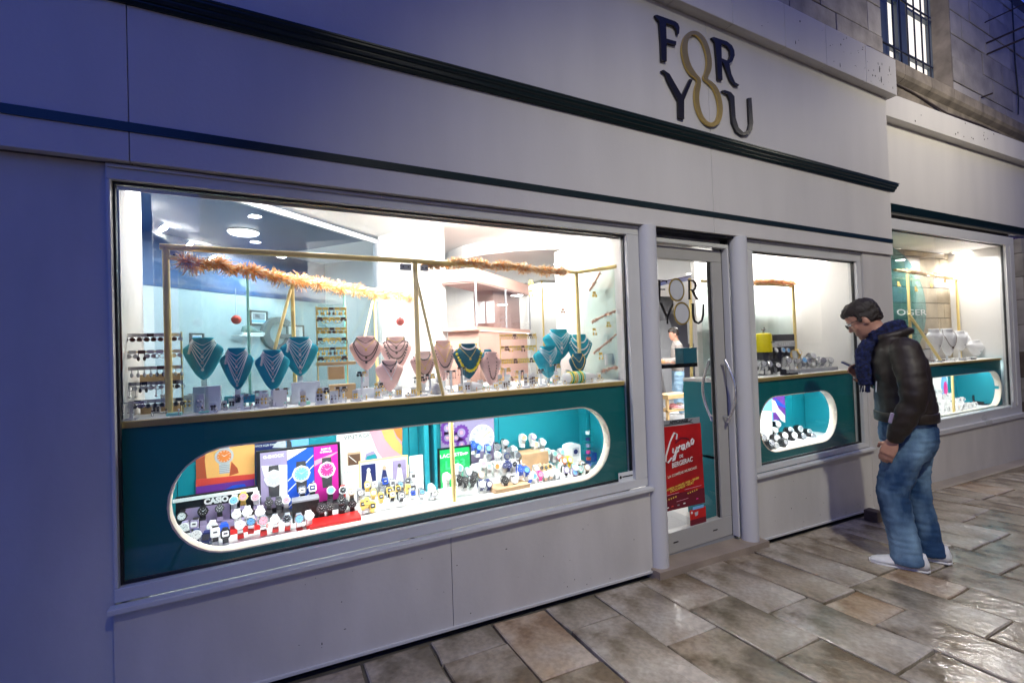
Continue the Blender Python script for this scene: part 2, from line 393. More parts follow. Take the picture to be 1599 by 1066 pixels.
# ================================================================ SHOPFRONT (main part)
XC = 5.224
shop = thing('shopfront', 'main cream shopfront with dark green mouldings, a wide window, a door and a narrow window', 'shopfront', (0, 0, 0))
ZF = 2.178
FT = 3.683
xs = [-3.4, -0.493, 2.75, XC]
for i in range(3):
    mb = MB(); mb.box(xs[i] + .0015, xs[i + 1] - .0015, 0, .04, ZF, FT - .002, .002); mb.build('fascia_panel', 'cream', shop)
mb = MB(); mb.box(-3.4, XC - .02, .042, .12, ZF + .002, FT - .01); mb.box(-3.4, XC - .004, .042, .28, ZF - .001, ZF + .001); mb.build('fascia_backing', 'seam', shop)
mb = MB(); mb.box(XC - .03, XC - .001, .042, .33, ZF + .004, FT - .004); mb.build('fascia_return', 'cream', shop)
# mouldings
zl, zh = 2.782, 2.852
h = zh - zl
prof = [(0, zl), (-.012, zl), (-.02, zl + .16 * h), (-.02, zl + .26 * h), (-.030, zl + .30 * h), (-.034, zl + .45 * h), (-.034, zl + .55 * h), (-.044, zl + .6 * h), (-.050, zl + .74 * h), (-.050, zl + .86 * h), (-.055, zl + .9 * h), (-.055, zh), (0, zh + .01)]
mb = MB(); mb.profile(prof, -3.4, XC + .05); mb.build('moulding', 'dark_green', shop)
zs0, zs1 = 2.29, 2.326
mb = MB(); mb.box(-3.4, XC - .003, -.006, -.0005, zs0, zs1); mb.build('stripe', 'dark_green', shop)
# cornice
ct = 4.028
mb = MB()
xx = -3.4
n = 0
while xx < XC + .05:
    nx = min(xx + random.uniform(.55, .62), XC + .055)
    if XC + .055 - nx < .2: nx = XC + .055
    s_ = MB(); s_.box(xx + .001, nx - .001, -.07, .05, FT + .001, ct, .006); s_.build('cornice_panel', 'cream', shop); xx = nx
    if nx >= XC + .05: break
mb = MB(); mb.box(-3.4, XC + .05, .05, .34, FT + .03, ct - .03); mb.build('cornice_slab', 'ashlar_b', shop)
# dirt specks and drips on the cornice
mb = MB()
for i in range(46):
    px = XC - abs(random.gauss(0, .55)) if i > 12 else random.uniform(2.6, XC); pz = random.uniform(FT + .02, ct - .02); r = random.choice((.003, .004, .005, .006, .010))
    mb.prism([(px + r * math.cos(a) * .8, pz + r * (.8 if i % 5 else 3.2) * math.sin(a)) for a in [2 * PI * k / 6 for k in range(6)]], -.0715, -.0705)
mb.build('dirt_speck', 'scuff', shop, kind='stuff')
# left pier
mb = MB(); mb.box(-3.4, -.575, .05, .2, gz(-3.4, 0) - .3, ZF - .003); mb.build('wall_panel', 'cream_lower', shop)
# ---------------------------------------------------- riser panels, sill
def riser(xa, xb, zt, xj=None):
    js = [xa] + ([xj] if xj else []) + [xb]
    for i in range(len(js) - 1):
        a, b = js[i] + .0015, js[i + 1] - .0015
        s_ = MB(); za, zb = gz(a, 0) + .028, gz(b, 0) + .028
        s_.add([(a, .02, za), (b, .02, zb), (b, .02, zt), (a, .02, zt), (a, .06, za), (b, .06, zb), (b, .06, zt), (a, .06, zt)],
               [(0, 1, 2, 3), (7, 6, 5, 4), (0, 4, 5, 1), (3, 2, 6, 7), (0, 3, 7, 4), (1, 5, 6, 2)]); s_.build('wall_panel', 'cream_lower', shop)
    s_ = MB(); s_.box(xa, xb, .062, .10, -.35, zt - .02); s_.build('wall_backing', 'black', shop)
    s_ = MB(); a, b = xa, xb; za, zb = gz(a, 0) + .030, gz(b, 0) + .030
    s_.add([(a, .008, za - .012), (b, .008, zb - .012), (b, .008, zb), (a, .008, za), (a, .0195, za - .012), (b, .0195, zb - .012), (b, .0195, zb), (a, .0195, za)],
           [(0, 1, 2, 3), (7, 6, 5, 4), (0, 4, 5, 1), (3, 2, 6, 7), (0, 3, 7, 4), (1, 5, 6, 2)]); s_.build('drip_strip', 'frame_white', shop)
SZ = 0.499
riser(-.575, 2.075, SZ - .004, 0.744)
SZ3 = 0.408
riser(3.10, 4.72, SZ3 - .004)
# wall to the right of the narrow window
mb = MB(); mb.box(4.722, XC - .001, .02, .33, -.35, ZF - .003); mb.build('wall_panel', 'cream_lower', shop)
# ---------------------------------------------------- windows
def window(xa, xb, gxa, gxb, gzb, gzt, zs, zt, yf=.035):
    """frame between xa..xb / zs..zt, glazing gxa..gxb / gzb..gzt"""
    w = MB()
    w.box(xa, xb, yf, .11, gzt + .012, zt, .004); w.box(xa, xb, yf, .11, zs + .012, gzb - .008, .004)
    w.box(xa, gxa - .006, yf, .11, gzb - .0079, gzt + .0119, .004); w.box(gxb + .006, xb, yf, .11, gzb - .0079, gzt + .0119, .004)
    fr = w.build('window_frame', 'frame_white', shop)
    b = MB(); b.box(xa + .006, xb - .006, yf - .010, yf - .001, zt - .018, zt - .006, .003); b.build('bead', 'frame_white', fr)
    s = MB(); s.box(xa - .01, xb + .01, -.012, yf - .002, zs - .012, zs + .010, .004); s.build('window_sill', 'frame_white', fr)
    g = MB(); e = .008
    g.box(gxa - .006, gxb + .006, .062, .084, gzt + .002, gzt + .012); g.box(gxa - .006, gxb + .006, .062, .084, gzb - .008, gzb)
    g.box(gxa - .006, gxa + .002, .062, .084, gzb, gzt + .002); g.box(gxb - .002, gxb + .006, .062, .084, gzb, gzt + .002); g.build('gasket', 'gasket', fr)
    p = MB(); p.box(gxa - .003, gxb + .003, .070, .078, gzb - .004, gzt + .006); p.build('glass_pane', 'glass', fr)
    return fr
W1 = (-0.555, 1.971, .572, 2.102)
fr1 = window(-.575, 2.075, W1[0], W1[1], W1[2], W1[3], SZ, ZF - .002)
W3 = (3.213, 4.645, 0.469, 2.079)
fr3 = window(3.10, 4.72, W3[0], W3[1], W3[2], W3[3], SZ3, ZF - .002)
# small maker's plate stuck inside the corner of the big pane
mb = MB(); l_, r_, b_, t_ = 1.86, 1.979, 0.56, 0.616
mb.box(l_, r_, .060, .0615, b_, t_); pl = mb.build('label_plate', 'sticker_white', fr1)
mb = MB(); zc = (b_ + t_) / 2
mb.prism([(l_ + .016 + .009 * math.cos(a), zc + .010 * math.sin(a)) for a in [2 * PI * k / 8 for k in range(8)]], .0585, .0598); mb.box(l_ + .03, r_ - .006, .0585, .0598, zc - .003, zc + .004)
mb.build('emblem', 'black', fr1)
# scuffs and specks on the painted lower panels and a stain by the fascia joint
random.seed(5)
mb = MB()
for i in range(40):
    px = random.uniform(.0, 2.05) if i < 26 else random.uniform(3.15, 4.7); zt__ = .42
    pz = gz(px, 0) + .05 + (zt__ - .05) * random.random() ** 1.7; r = random.choice((.0015, .002, .0025, .003)); e = random.choice((1, 1, 1, 2.5))
    mb.prism([(px + r * math.cos(a) * (e if i % 3 else 1), pz + r * math.sin(a) * (1 if i % 3 else e)) for a in [2 * PI * k / 6 for k in range(6)]], .0188, .0196)
mb.build('scuff_mark', 'scuff', shop, kind='stuff')
# ---------------------------------------------------- round columns beside the door
for xa, xb in ((2.078, 2.205), (2.972, 3.098)):
    cx, w = (xa + xb) / 2, (xb - xa) / 2; z0 = gz(cx, 0) + .036
    mb = MB(); mb.rings([[(cx + w * math.cos(2 * PI * k / 28), .035 + .065 * math.sin(2 * PI * k / 28), z) for k in range(28)] for z in (z0, ZF - .003)])
    mb.build('column', 'column_paint', shop, smooth=True)
# ---------------------------------------------------- door step, door
s0 = gz(2.1, 0) + .055
mb = MB()
def slab(xa, xb, ya, yb, zt, th):
    m_ = MB(); bm = [(xa, ya), (xb, ya), (xb, yb), (xa, yb)]
    m_.add([(x, y, zt - .036 * (x - 2.1) - th) for x, y in bm] + [(x, y, zt - .036 * (x - 2.1)) for x, y in bm], [(0, 3, 2, 1), (4, 5, 6, 7), (0, 1, 5, 4), (1, 2, 6, 5), (2, 3, 7, 6), (3, 0, 4, 7)]); return m_
slab(2.06, 3.125, -.055, .3, gz(2.1, -.05) + .042, .12).build('door_step', 'sill_stone', shop)
DT, DB = 2.082, -0.002
GT, GBt = 1.996, 0.138
dl, drr, gl, gr_ = 2.215, 2.928, 2.27, 2.825
door = thing('door', 'tall glass shop door in a grey aluminium frame with bowed pull handles', 'door', (2.55, .12, 0))
mb = MB(); mb.box(dl, drr, .095, .145, GT, DT, .004); mb.box(dl, drr, .095, .145, DB, GBt, .004); mb.box(dl, gl, .095, .145, GBt + .001, GT - .001, .003); mb.box(gr_, drr, .095, .145, GBt + .001, GT - .001, .003)
mb.build('door_frame', 'door_alu', door)
mb = MB(); mb.box(gl - .004, gr_ + .004, .115, .123, GBt - .004, GT + .004); mb.build('glass_pane', 'glass', door)
mb = MB(); mb.box(gr_ - .010, gr_ - .001, .110, .128, GBt, GT); mb.build('gasket', 'gasket', door)
mb = MB()
for fx in (.12, .82): mb.box(gl + (gr_ - gl) * fx, gl + (gr_ - gl) * fx + .045, .0935, .0948, DB + .065, DB + .073)
mb.build('drain_slot', 'black', door)
mb = MB(); mb.box(2.206, 2.955, .10, .16, gz(2.9, 0) + .02, DB - .003); mb.build('threshold', 'grey', door)
hp = [(2.902, 0.045, 1.281), (2.851, 0.045, 1.232), (2.819, 0.045, 1.151), (2.804, 0.045, 1.07), (2.818, 0.045, 0.982), (2.857, 0.045, 0.895), (2.908, 0.045, 0.826)]
mb = MB(); n_ = len(hp); xh = (gr_ + drr) / 2
pts = [(xh + .004 * math.sin(PI * i / 12), .058 - .075 * math.sin(PI * i / 12), hp[0][2] + (hp[-1][2] - hp[0][2]) * i / 12) for i in range(13)]
mb.tube(pts, .0105, 10); h_ = mb.build('door_handle', 'steel', door, smooth=True)
mb = MB()
for i in (1, 11): mb.tube([pts[i], (pts[i][0], .094, pts[i][2])], .007, 8)
mb.build('handle_mount', 'steel', h_, smooth=True)
mb = MB(); xi = 2.849
pts2 = [(xi, .165 + .075 * math.sin(PI * i / 12), q[2]) for i, q in enumerate(pts)]
mb.tube(pts2, .0105, 10); h2 = mb.build('door_handle', 'steel', door, smooth=True)
mb = MB()
for i in (1, 11): mb.tube([pts2[i], (pts2[i][0], .146, pts2[i][2])], .007, 8)
mb.build('handle_mount', 'steel', h2, smooth=True)
# door jamb: head, right reveal, black gaps
mb = MB(); mb.box(2.206, 2.971, .06, .17, DT + .012, 2.124, .006); mb.build('door_head', 'frame_white', shop)
mb = MB(); mb.box(2.206, 2.971, .02, .17, ZF - .018, ZF - .004); mb.build('door_shadow_gap', 'black', shop)
mb = MB(); mb.box(drr + .012, 2.955, .050, .17, DB - .01, DT + .011, .004); mb.build('door_jamb', 'column_paint', shop)
mb = MB(); mb.box(drr + .001, drr + .011, .1, .17, DB - .01, DT + .011); mb.box(2.956, 2.971, .07, .17, DB - .02, ZF - .02); mb.build('door_gap', 'black', shop)
# door lettering: black F R Y U and gold-ringed discs
zt1 = .1135
def fill(pts, y0=.1100, y1=.1140): return shape2d([pts], y0, y1)
O4 = (980, 360)
dF = [(2.278, 1.848), (2.39, 1.848), (2.392, 1.826), (2.377, 1.842), (2.33, 1.841), (2.328, 1.786), (2.37, 1.788), (2.37, 1.78), (2.327, 1.779), (2.323, 1.709), (2.33, 1.704), (2.288, 1.708), (2.299, 1.714), (2.304, 1.84)]
dR = [(2.589, 1.86), (2.652, 1.859), (2.677, 1.842), (2.683, 1.815), (2.67, 1.794), (2.648, 1.783), (2.671, 1.748), (2.701, 1.715), (2.669, 1.718), (2.644, 1.752), (2.625, 1.783), (2.611, 1.785), (2.61, 1.727), (2.615, 1.719), (2.588, 1.719), (2.593, 1.727), (2.598, 1.85)]
dRh = [(2.615, 1.851), (2.642, 1.848), (2.66, 1.831), (2.659, 1.807), (2.642, 1.791), (2.612, 1.792)]
dY = [(2.31, 1.691), (2.336, 1.689), (2.378, 1.606), (2.437, 1.692), (2.444, 1.68), (2.39, 1.593), (2.386, 1.546), (2.373, 1.546), (2.374, 1.587)]
dU = [(2.613, 1.689), (2.644, 1.692), (2.64, 1.621), (2.649, 1.573), (2.679, 1.555), (2.712, 1.573), (2.726, 1.614), (2.735, 1.688), (2.75, 1.688), (2.744, 1.607), (2.723, 1.56), (2.683, 1.542), (2.64, 1.555), (2.625, 1.586), (2.621, 1.628), (2.625, 1.681)]
let = MB()
for pts in (dF, dY, dU): q = fill(pts); let.add(q.v, q.f)
q = shape2d([dR, dRh], .1100, .1140); let.add(q.v, q.f)
let.build('lettering', 'letter_black', door)
for cxy, rx, rz in (((2.479, 0.11, 1.784), 0.1499999999999999, 0.16500000000000004), ((2.522, 0.11, 1.619), 0.1559999999999997, 0.16300000000000003)):
    shape2d([arc(cxy[0], cxy[2], rx / 2, rz / 2, 0, 2 * PI * 31 / 32, 31), arc(cxy[0], cxy[2], rx / 2 - .010, rz / 2 - .012, 0, 2 * PI * 31 / 32, 31)], .109, .1142).build('gold_ring', 'gold_sign', door)
    shape2d([arc(cxy[0], cxy[2], rx / 2 - .0105, rz / 2 - .0125, 0, 2 * PI * 31 / 32, 31)], .1105, .1142).build('disc', 'light_grey', door)

# ================================================================ SIGN ON THE FASCIA
sign = thing('shop_sign', 'raised black and gold FOR YOU lettering fixed on the fascia above the door', 'sign', (2.714, 0.0, 3.282))
sF = [(2.243, 3.565), (2.262, 3.573), (2.426, 3.579), (2.455, 3.571), (2.467, 3.548), (2.459, 3.503), (2.441, 3.495), (2.436, 3.526), (2.413, 3.546), (2.342, 3.544), (2.341, 3.437), (2.431, 3.443), (2.427, 3.418), (2.341, 3.409), (2.334, 3.283), (2.286, 3.278), (2.287, 3.391), (2.28, 3.538), (2.261, 3.547)]
sR = [(2.779, 3.567), (2.807, 3.58), (2.944, 3.586), (2.998, 3.572), (3.022, 3.542), (3.025, 3.505), (2.998, 3.455), (2.96, 3.427), (2.979, 3.355), (3.017, 3.303), (3.061, 3.296), (3.05, 3.283), (3.006, 3.281), (2.961, 3.308), (2.916, 3.387), (2.899, 3.414), (2.88, 3.425), (2.879, 3.288), (2.83, 3.282), (2.825, 3.436), (2.816, 3.543), (2.799, 3.556)]
sRh = [(2.884, 3.557), (2.942, 3.554), (2.974, 3.529), (2.975, 3.492), (2.958, 3.458), (2.935, 3.444), (2.881, 3.446)]
sY = [(2.281, 3.207), (2.303, 3.218), (2.355, 3.204), (2.462, 3.085), (2.544, 3.215), (2.573, 3.217), (2.482, 3.055), (2.475, 2.924), (2.422, 2.925), (2.425, 3.038), (2.336, 3.153), (2.315, 3.196)]
sU = [(2.867, 3.209), (2.898, 3.22), (2.964, 3.219), (3.001, 3.197), (3.002, 3.121), (3.006, 3.037), (3.034, 2.973), (3.085, 2.948), (3.135, 2.971), (3.157, 3.024), (3.156, 3.219), (3.195, 3.23), (3.203, 3.044), (3.187, 2.986), (3.138, 2.939), (3.067, 2.921), (3.0, 2.942), (2.963, 2.997), (2.954, 3.153), (2.927, 3.198), (2.892, 3.2)]
for pts, hole in ((sF, None), (sR, sRh), (sY, None), (sU, None)):
    q = shape2d([pts] + ([hole] if hole else []), -.019, -.004); q.build('letter', 'letter_black', sign)
o8 = [(2.589, 3.566), (2.66, 3.576), (2.724, 3.545), (2.763, 3.477), (2.781, 3.384), (2.758, 3.311), (2.711, 3.258), (2.772, 3.252), (2.83, 3.219), (2.863, 3.154), (2.875, 3.073), (2.848, 2.985), (2.785, 2.933), (2.723, 2.921), (2.652, 2.946), (2.601, 3.006), (2.583, 3.082), (2.591, 3.164), (2.629, 3.233), (2.557, 3.246), (2.507, 3.293), (2.479, 3.375), (2.483, 3.44), (2.517, 3.515)]
i8 = [(2.599, 3.542), (2.644, 3.543), (2.685, 3.512), (2.718, 3.449), (2.728, 3.38), (2.71, 3.314), (2.673, 3.254), (2.727, 3.234), (2.781, 3.208), (2.817, 3.144), (2.829, 3.069), (2.81, 2.998), (2.761, 2.956), (2.71, 2.949), (2.657, 2.987), (2.63, 3.062), (2.632, 3.133), (2.655, 3.199), (2.658, 3.245), (2.611, 3.269), (2.561, 3.317), (2.537, 3.386), (2.538, 3.456), (2.558, 3.511)]
def smooth_loop(p_, n=3):
    for _ in range(n - 1):
        q = []
        for i in range(len(p_)):
            a, b = p_[i], p_[(i + 1) % len(p_)]; q += [(a[0] * .75 + b[0] * .25, a[1] * .75 + b[1] * .25), (a[0] * .25 + b[0] * .75, a[1] * .25 + b[1] * .75)]
        p_ = q
    return p_
shape2d([smooth_loop(o8), smooth_loop(i8)], -.018, -.004).build('figure_eight', 'gold_sign', sign)

# ================================================================ INSIDE: room shell
CEIL = 2.36
mb = MB(); mb.box(-4, 14, .30, 9.5, -.06, -.02); struct(mb.build('shop_floor', 'floor_shop'))
mb = MB(); mb.box(2.2, 2.95, .302, .9, -.0195, -.012); o = tag(mb.build('door_mat', 'grey'), 'speckled grey mat on the shop floor just inside the glass door', 'mat')
mb = MB(); mb.box(-4, 5.2, .125, 9.5, CEIL, CEIL + .06); struct(mb.build('shop_ceiling', 'ceiling_white'))
mb = MB(); mb.box(5.6, 14, .9, 9.5, CEIL + .001, CEIL + .06); struct(mb.build('shop_ceiling', 'ceiling_white'))
mb = MB(); mb.box(-.58, 5.2, .12, .124, 2.10, CEIL); struct(mb.build('inner_head_wall', 'white_wall'))
mb = MB(); mb.box(3.2, 12.5, 8.6, 8.7, -.02, CEIL); struct(mb.build('shop_back_wall', 'grey_wall'))
mb = MB(); mb.box(-.66, -.575, .12, .54, 0, CEIL); struct(mb.build('bay_side_wall', 'white_wall'))
mb = MB(); mb.box(2.012, 2.07, .125, .19, 1.18, 2.2); struct(mb.build('bay_side_post', 'white_wall'))
# pale column between the side glazing and the sales room
mb = MB(); pts = [(.735, 1.584), (1.01, 1.03), (1.13, 1.10), (1.05, 1.75)]
mb.add([(x, y, 0) for x, y in pts] + [(x, y, CEIL) for x, y in pts], [(0, 1, 2, 3), (7, 6, 5, 4), (0, 4, 5, 1), (1, 5, 6, 2), (2, 6, 7, 3), (3, 7, 4, 0)])
struct(mb.build('inner_column', 'white_wall'))
# curved dropped ceiling
mb = MB(); n = 24; c0 = (2.6, 1.9); pts = [(c0[0] + 1.15 * math.cos(a), c0[1] + .95 * math.sin(a)) for a in [2 * PI * k / n for k in range(n)]]
mb.rings([[(x, y, 2.24) for x, y in pts], [(x, y, CEIL - .002) for x, y in pts]]); struct(mb.build('ceiling_bulkhead', 'ceiling_white'))
def downlight(loc, label, r=.035):
    o = thing('ceiling_spot', label, 'ceiling light', loc, 'spots in the shop ceiling')
    mb = MB(); mb.lathe([(r * 1.25, 0), (r * 1.25, -.006), (r, -.008)], 16, loc); mb.build('ring', 'white', o)
    mb = MB(); mb.lathe([(r, -.004), (r * .96, -.010), (.004, -.011)], 16, loc); mb.build('lamp_glass', 'lamp_glow', o)
downlight((*(2.116, 0.889, 2.24)[:2], 2.24), 'bright round ceiling spot above the right end of the tinsel garland')
downlight((*(2.458, 1.588, 2.24)[:2], 2.24), 'smaller ceiling spot just below and left of the brightest one')
downlight((*(2.776, 1.168, 2.355)[:2], CEIL), 'ceiling spot at the top right corner of the wide window')
downlight((*(7.117, 5.102, 2.355)[:2], CEIL), 'far ceiling spot seen through the door, left of its lettering')
downlight((*(5.003, 2.224, 2.355)[:2], CEIL), 'far ceiling spot seen through the door, above its lettering')
downlight((*(5.76, 3.641, 2.355)[:2], CEIL), 'far ceiling spot at the left edge of the door glass')

# ---------------------------------------------------- made-up room standing in for the reflection in the slanting glass
AX, AY, ANG = -.39, .17, math.radians(40.4)
def dg(mb): return place(mb, (AX, AY, 0), rz=ANG)
mb = MB(); mb.box(-.6, 3.2, 1.55, 1.6, 0, 1.95); dg(mb); struct(mb.build('reflection_room_wall', 'reflected_pale_blue'))
mb = MB(); mb.box(-.6, 3.2, 1.545, 1.6, 1.951, 2.9); dg(mb); struct(mb.build('reflection_room_upper_wall', 'reflected_navy'))
mb = MB(); mb.box(-1.2, 1.74, .40, 1.54, 2.335, 2.35); dg(mb); struct(mb.build('reflection_room_ceiling', 'reflected_navy'))
mb = MB(); mb.box(-.75, -.7, .36, 1.55, 0, 2.9); dg(mb); struct(mb.build('reflection_room_end_wall', 'reflected_navy'))
mb = MB(); mb.box(2.4, 2.45, .5, 1.55, 0, 2.9); dg(mb); struct(mb.build('reflection_room_end_wall', 'reflected_pale_blue'))
g = thing('side_window', 'tall slanting sheet of bluish glass closing the left side of the display', 'window', (0, 0, 0))
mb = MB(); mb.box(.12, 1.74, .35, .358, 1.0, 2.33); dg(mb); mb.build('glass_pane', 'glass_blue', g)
mb = MB(); mb.box(1.742, 1.775, .33, .38, 1.0, 2.335); dg(mb); mb.build('window_post', 'grey', g)
mb = MB(); mb.box(.12, 1.741, .34, .37, 2.30, 2.334); dg(mb); mb.build('window_rail', 'light_grey', g)
q = (-0.215, 1.632, 2.327)
o = thing('reflected_lamp', 'glowing flat round pendant lamp standing in for a reflected one behind the slanting glass', 'lamp', q)  # glowing stand-in for a lamp reflected in the glass
mb = MB(); mb.lathe([(.02, .03), (.10, .012), (.105, 0)], 20, q); mb.build('lamp_shade', 'white', o)
mb = MB(); mb.lathe([(.1, -.001), (.09, -.012), (.01, -.016)], 20, q); mb.build('lamp_glass', 'lamp_glow', o)
mb = MB(); mb.tube([(q[0], q[1], q[2] + .03), (q[0], q[1], 2.34)], .004, 6); mb.build('cord', 'black', o)
# reflected things, built solid on the made-up room's wall (local coords s,z on the wall plane)
def wallbox(a, b, y0, y1, m, name, parent, mbf=None):
    mb = MB(); mb.box(a[0], b[0], y0, y1, b[1], a[1]); dg(mb); return mb.build(name, m, parent)
def picture(a, b, label, img, mat_):
    o = thing('reflected_picture', label, 'picture', (AX + math.cos(ANG) * a[0] - math.sin(ANG) * 1.54, AY + math.sin(ANG) * a[0] + math.cos(ANG) * 1.54, b[1]), 'reflected pictures on the made-up room wall')
    f = .012
    mb = MB(); mb.box(a[0], b[0], 1.525, 1.545, a[1] - f, a[1]); mb.box(a[0], b[0], 1.525, 1.545, b[1], b[1] + f); mb.box(a[0], a[0] + f, 1.525, 1.545, b[1] + f, a[1] - f); mb.box(b[0] - f, b[0], 1.525, 1.545, b[1] + f, a[1] - f)
    dg(mb); mb.build('picture_frame', 'dark_grey', o)
    wallbox((a[0] + f, a[1] - f), (b[0] - f, b[1] + f), 1.535, 1.543, 'white', 'sheet', o)
    for (u0, v0, u1, v1, mm) in img:
        w, h = b[0] - a[0], a[1] - b[1]
        mb = MB(); mb.box(a[0] + w * u0, a[0] + w * u1, 1.532, 1.5345, a[1] - h * v1, a[1] - h * v0); dg(mb); mb.build('print', mm, o)
picture((1.525, 1.825), (1.697, 1.698), 'reflected dark framed print of a dark scene above pale blue, left of the grey ring', [(.16, .2, .85, .62, 'grey'), (.3, .25, .55, .5, 'dark_grey'), (.12, .66, .9, .80, 'blue_light')], 0)
picture((1.903, 1.711), (2.099, 1.561), 'thin framed pale reflected print to the right of the big grey ring', [(.25, .3, .7, .95, 'light_grey')], 0)
picture((1.025, 1.617), (1.128, 1.494), 'small dark framed reflected print above the left-most blue bust', [(.2, .2, .8, .8, 'blue_light')], 0)
c_ = (1.796, 1.649); e1 = (1.973, 1.653); e2 = (1.799, 1.772); rx, rz = e1[0] - c_[0], e2[1] - c_[1]
ring = arc(0, 0, rx * .98, rz * 1.25, .75, 2 * PI - .05, 30) ; inner = arc(0, 0, rx * .58, rz * .80, 2 * PI - .05, .75, 30)
mb = shape2d([[(c_[0] + x, c_[1] + z - rz * .2) for x, z in ring + inner]], 1.50, 1.54); q2 = MB(); q2.box(c_[0] + rx * .05, c_[0] + rx * .97, 1.502, 1.54, c_[1] - rz * .52, c_[1] - rz * .22); mb.add(q2.v, q2.f)
dg(mb); o = tag(mb.build('reflected_emblem', 'emblem_grey', origin=(-0.024, 2.478, 1.513)), 'large grey letter G shaped ring, a reflection built on the made-up room wall', 'emblem')
q = (-0.234, 2.194, 1.604)
mb = MB(); mb.box(-.11, .11, -.05, .05, -.012, 0); place(mb, q, rz=ANG); tag(mb.build('wall_shelf', 'white', origin=q), 'small white reflected wall shelf carrying a grey green trainer', 'shelf')
o = thing('trainer', 'grey green trainer with a white sole on the reflected shelf of the made-up room', 'shoe', q)
def shoe(mb1, mb2, L, Wd, Hh):
    rs = []; ss = []
    for t, w, h0 in ((0, .3, .45), (.06, .75, .9), (.2, .85, 1.0), (.36, .86, .95), (.52, .92, .68), (.7, 1.0, .5), (.86, .9, .38), (.96, .6, .28), (1, .25, .18)):
        x = (t - .25) * L; ww = w * Wd / 2; hh = h0 * Hh
        rs.append([(x, ww * math.cos(a), .022 + max(0, hh - .022) * (math.sin(a) if math.sin(a) > 0 else 0)) for a in [2 * PI * k / 14 for k in range(14)]])
        ss.append([(x * 1.02, ww * 1.08 * math.cos(a), .012 + .014 * math.sin(a)) for a in [2 * PI * k / 14 for k in range(14)]])
    mb1.rings(rs); mb2.rings(ss)
a_, b_ = MB(), MB(); shoe(a_, b_, .2, .075, .085); place(a_, q, rz=ANG); place(b_, q, rz=ANG)
a_.build('upper', 'trainer_grey', o, smooth='all'); b_.build('sole', 'sole', o, smooth='all')

# ---------------------------------------------------- tinsel garlands
def tinsel(name, label, path, r, n, mats, group='tinsel garlands'):
    path = [Vector(q) for q in path]; L = [0]
    for i in range(1, len(path)): L.append(L[-1] + (path[i] - path[i - 1]).length)
    mbs = [MB() for _ in mats]; o = thing(name, label, 'garland', path[0], group)
    core = MB(); core.tube(path, .006, 6); core.build('cord', mats[0], o)
    for i in range(n):
        t = random.uniform(0, L[-1]); k = max(j for j in range(len(L)) if L[j] <= t + 1e-9); k = min(k, len(path) - 2)
        c = path[k].lerp(path[k + 1], (t - L[k]) / max(1e-6, L[k + 1] - L[k]))
        d = Vector((random.gauss(0, 1), random.gauss(0, 1), random.gauss(0, 1))).normalized()
        rr = r * random.uniform(.55, 1.15) * (.85 + .25 * math.sin(t * 42)); w = random.uniform(.0016, .0034)
        s_ = d.cross(Vector((random.gauss(0, 1), random.gauss(0, 1), random.gauss(0, 1)))).normalized() * w
        mid = c + d * rr * .55 + Vector((0, 0, -rr * .05)); e = c + d * rr + Vector((random.uniform(-.3, .3) * rr, random.uniform(-.3, .3) * rr, -rr * .12))
        random.choice(mbs).add([c - s_, c + s_, mid + s_, mid - s_, e + s_ * .5, e - s_ * .5], [(0, 1, 2, 3), (3, 2, 4, 5)])
    for mm, q in zip(mats, mbs): s_ = q.build('tinsel', mm, o); s_['kind'] = 'stuff'
    return o
def foil(name, col):     # thin foil strips let some light through
    m = bpy.data.materials.new(name); m.use_nodes = True; nt = m.node_tree; b = nt.nodes['Principled BSDF']; b.inputs['Base Color'].default_value = (*col, 1); b.inputs['Roughness'].default_value = .35; b.inputs['Metallic'].default_value = .1
    t = nt.nodes.new('ShaderNodeBsdfTranslucent'); t.inputs[0].default_value = (*col, 1); mx = nt.nodes.new('ShaderNodeMixShader'); mx.inputs[0].default_value = .45
    nt.links.new(b.outputs[0], mx.inputs[1]); nt.links.new(t.outputs[0], mx.inputs[2]); nt.links.new(mx.outputs[0], nt.nodes['Material Output'].inputs[0]); M[name] = m
foil('tinsel_copper', (.90, .44, .16)); foil('tinsel_gold', (.95, .64, .28)); foil('tinsel_pale', (.96, .86, .70)); foil('tinsel_rose', (.70, .44, .34))
copper = ['tinsel_copper', 'tinsel_gold', 'tinsel_pale', 'tinsel_copper']
tinsel('tinsel_garland', 'long copper tinsel garland slanting down along the rear brass rail, blue glass behind', [(-0.364, 0.166, 1.839), (-0.33, 0.195, 1.832), (-0.288, 0.231, 1.836), (-0.232, 0.279, 1.853), (-0.192, 0.312, 1.828), (-0.147, 0.351, 1.843), (-0.095, 0.395, 1.844), (-0.025, 0.454, 1.834), (0.05, 0.518, 1.826), (0.131, 0.587, 1.836), (0.219, 0.662, 1.832), (0.314, 0.743, 1.824), (0.419, 0.832, 1.831), (0.533, 0.929, 1.822), (0.659, 1.037, 1.825), (0.799, 1.156, 1.839), (0.954, 1.288, 1.833), (1.106, 1.417, 1.836)], .050, 7000, copper)
tinsel('tinsel_garland', 'copper and white tinsel garland along the top rail right of the middle brass post', [(0.724, 0.27, 1.896), (0.79, 0.27, 1.9), (0.866, 0.27, 1.911), (0.944, 0.27, 1.923), (1.031, 0.27, 1.924), (1.126, 0.27, 1.91), (1.232, 0.27, 1.92), (1.342, 0.27, 1.914), (1.433, 0.27, 1.902), (1.541, 0.27, 1.903), (1.667, 0.27, 1.901)], .040, 4600, ['tinsel_gold', 'tinsel_pale', 'tinsel_copper', 'tinsel_pale'])
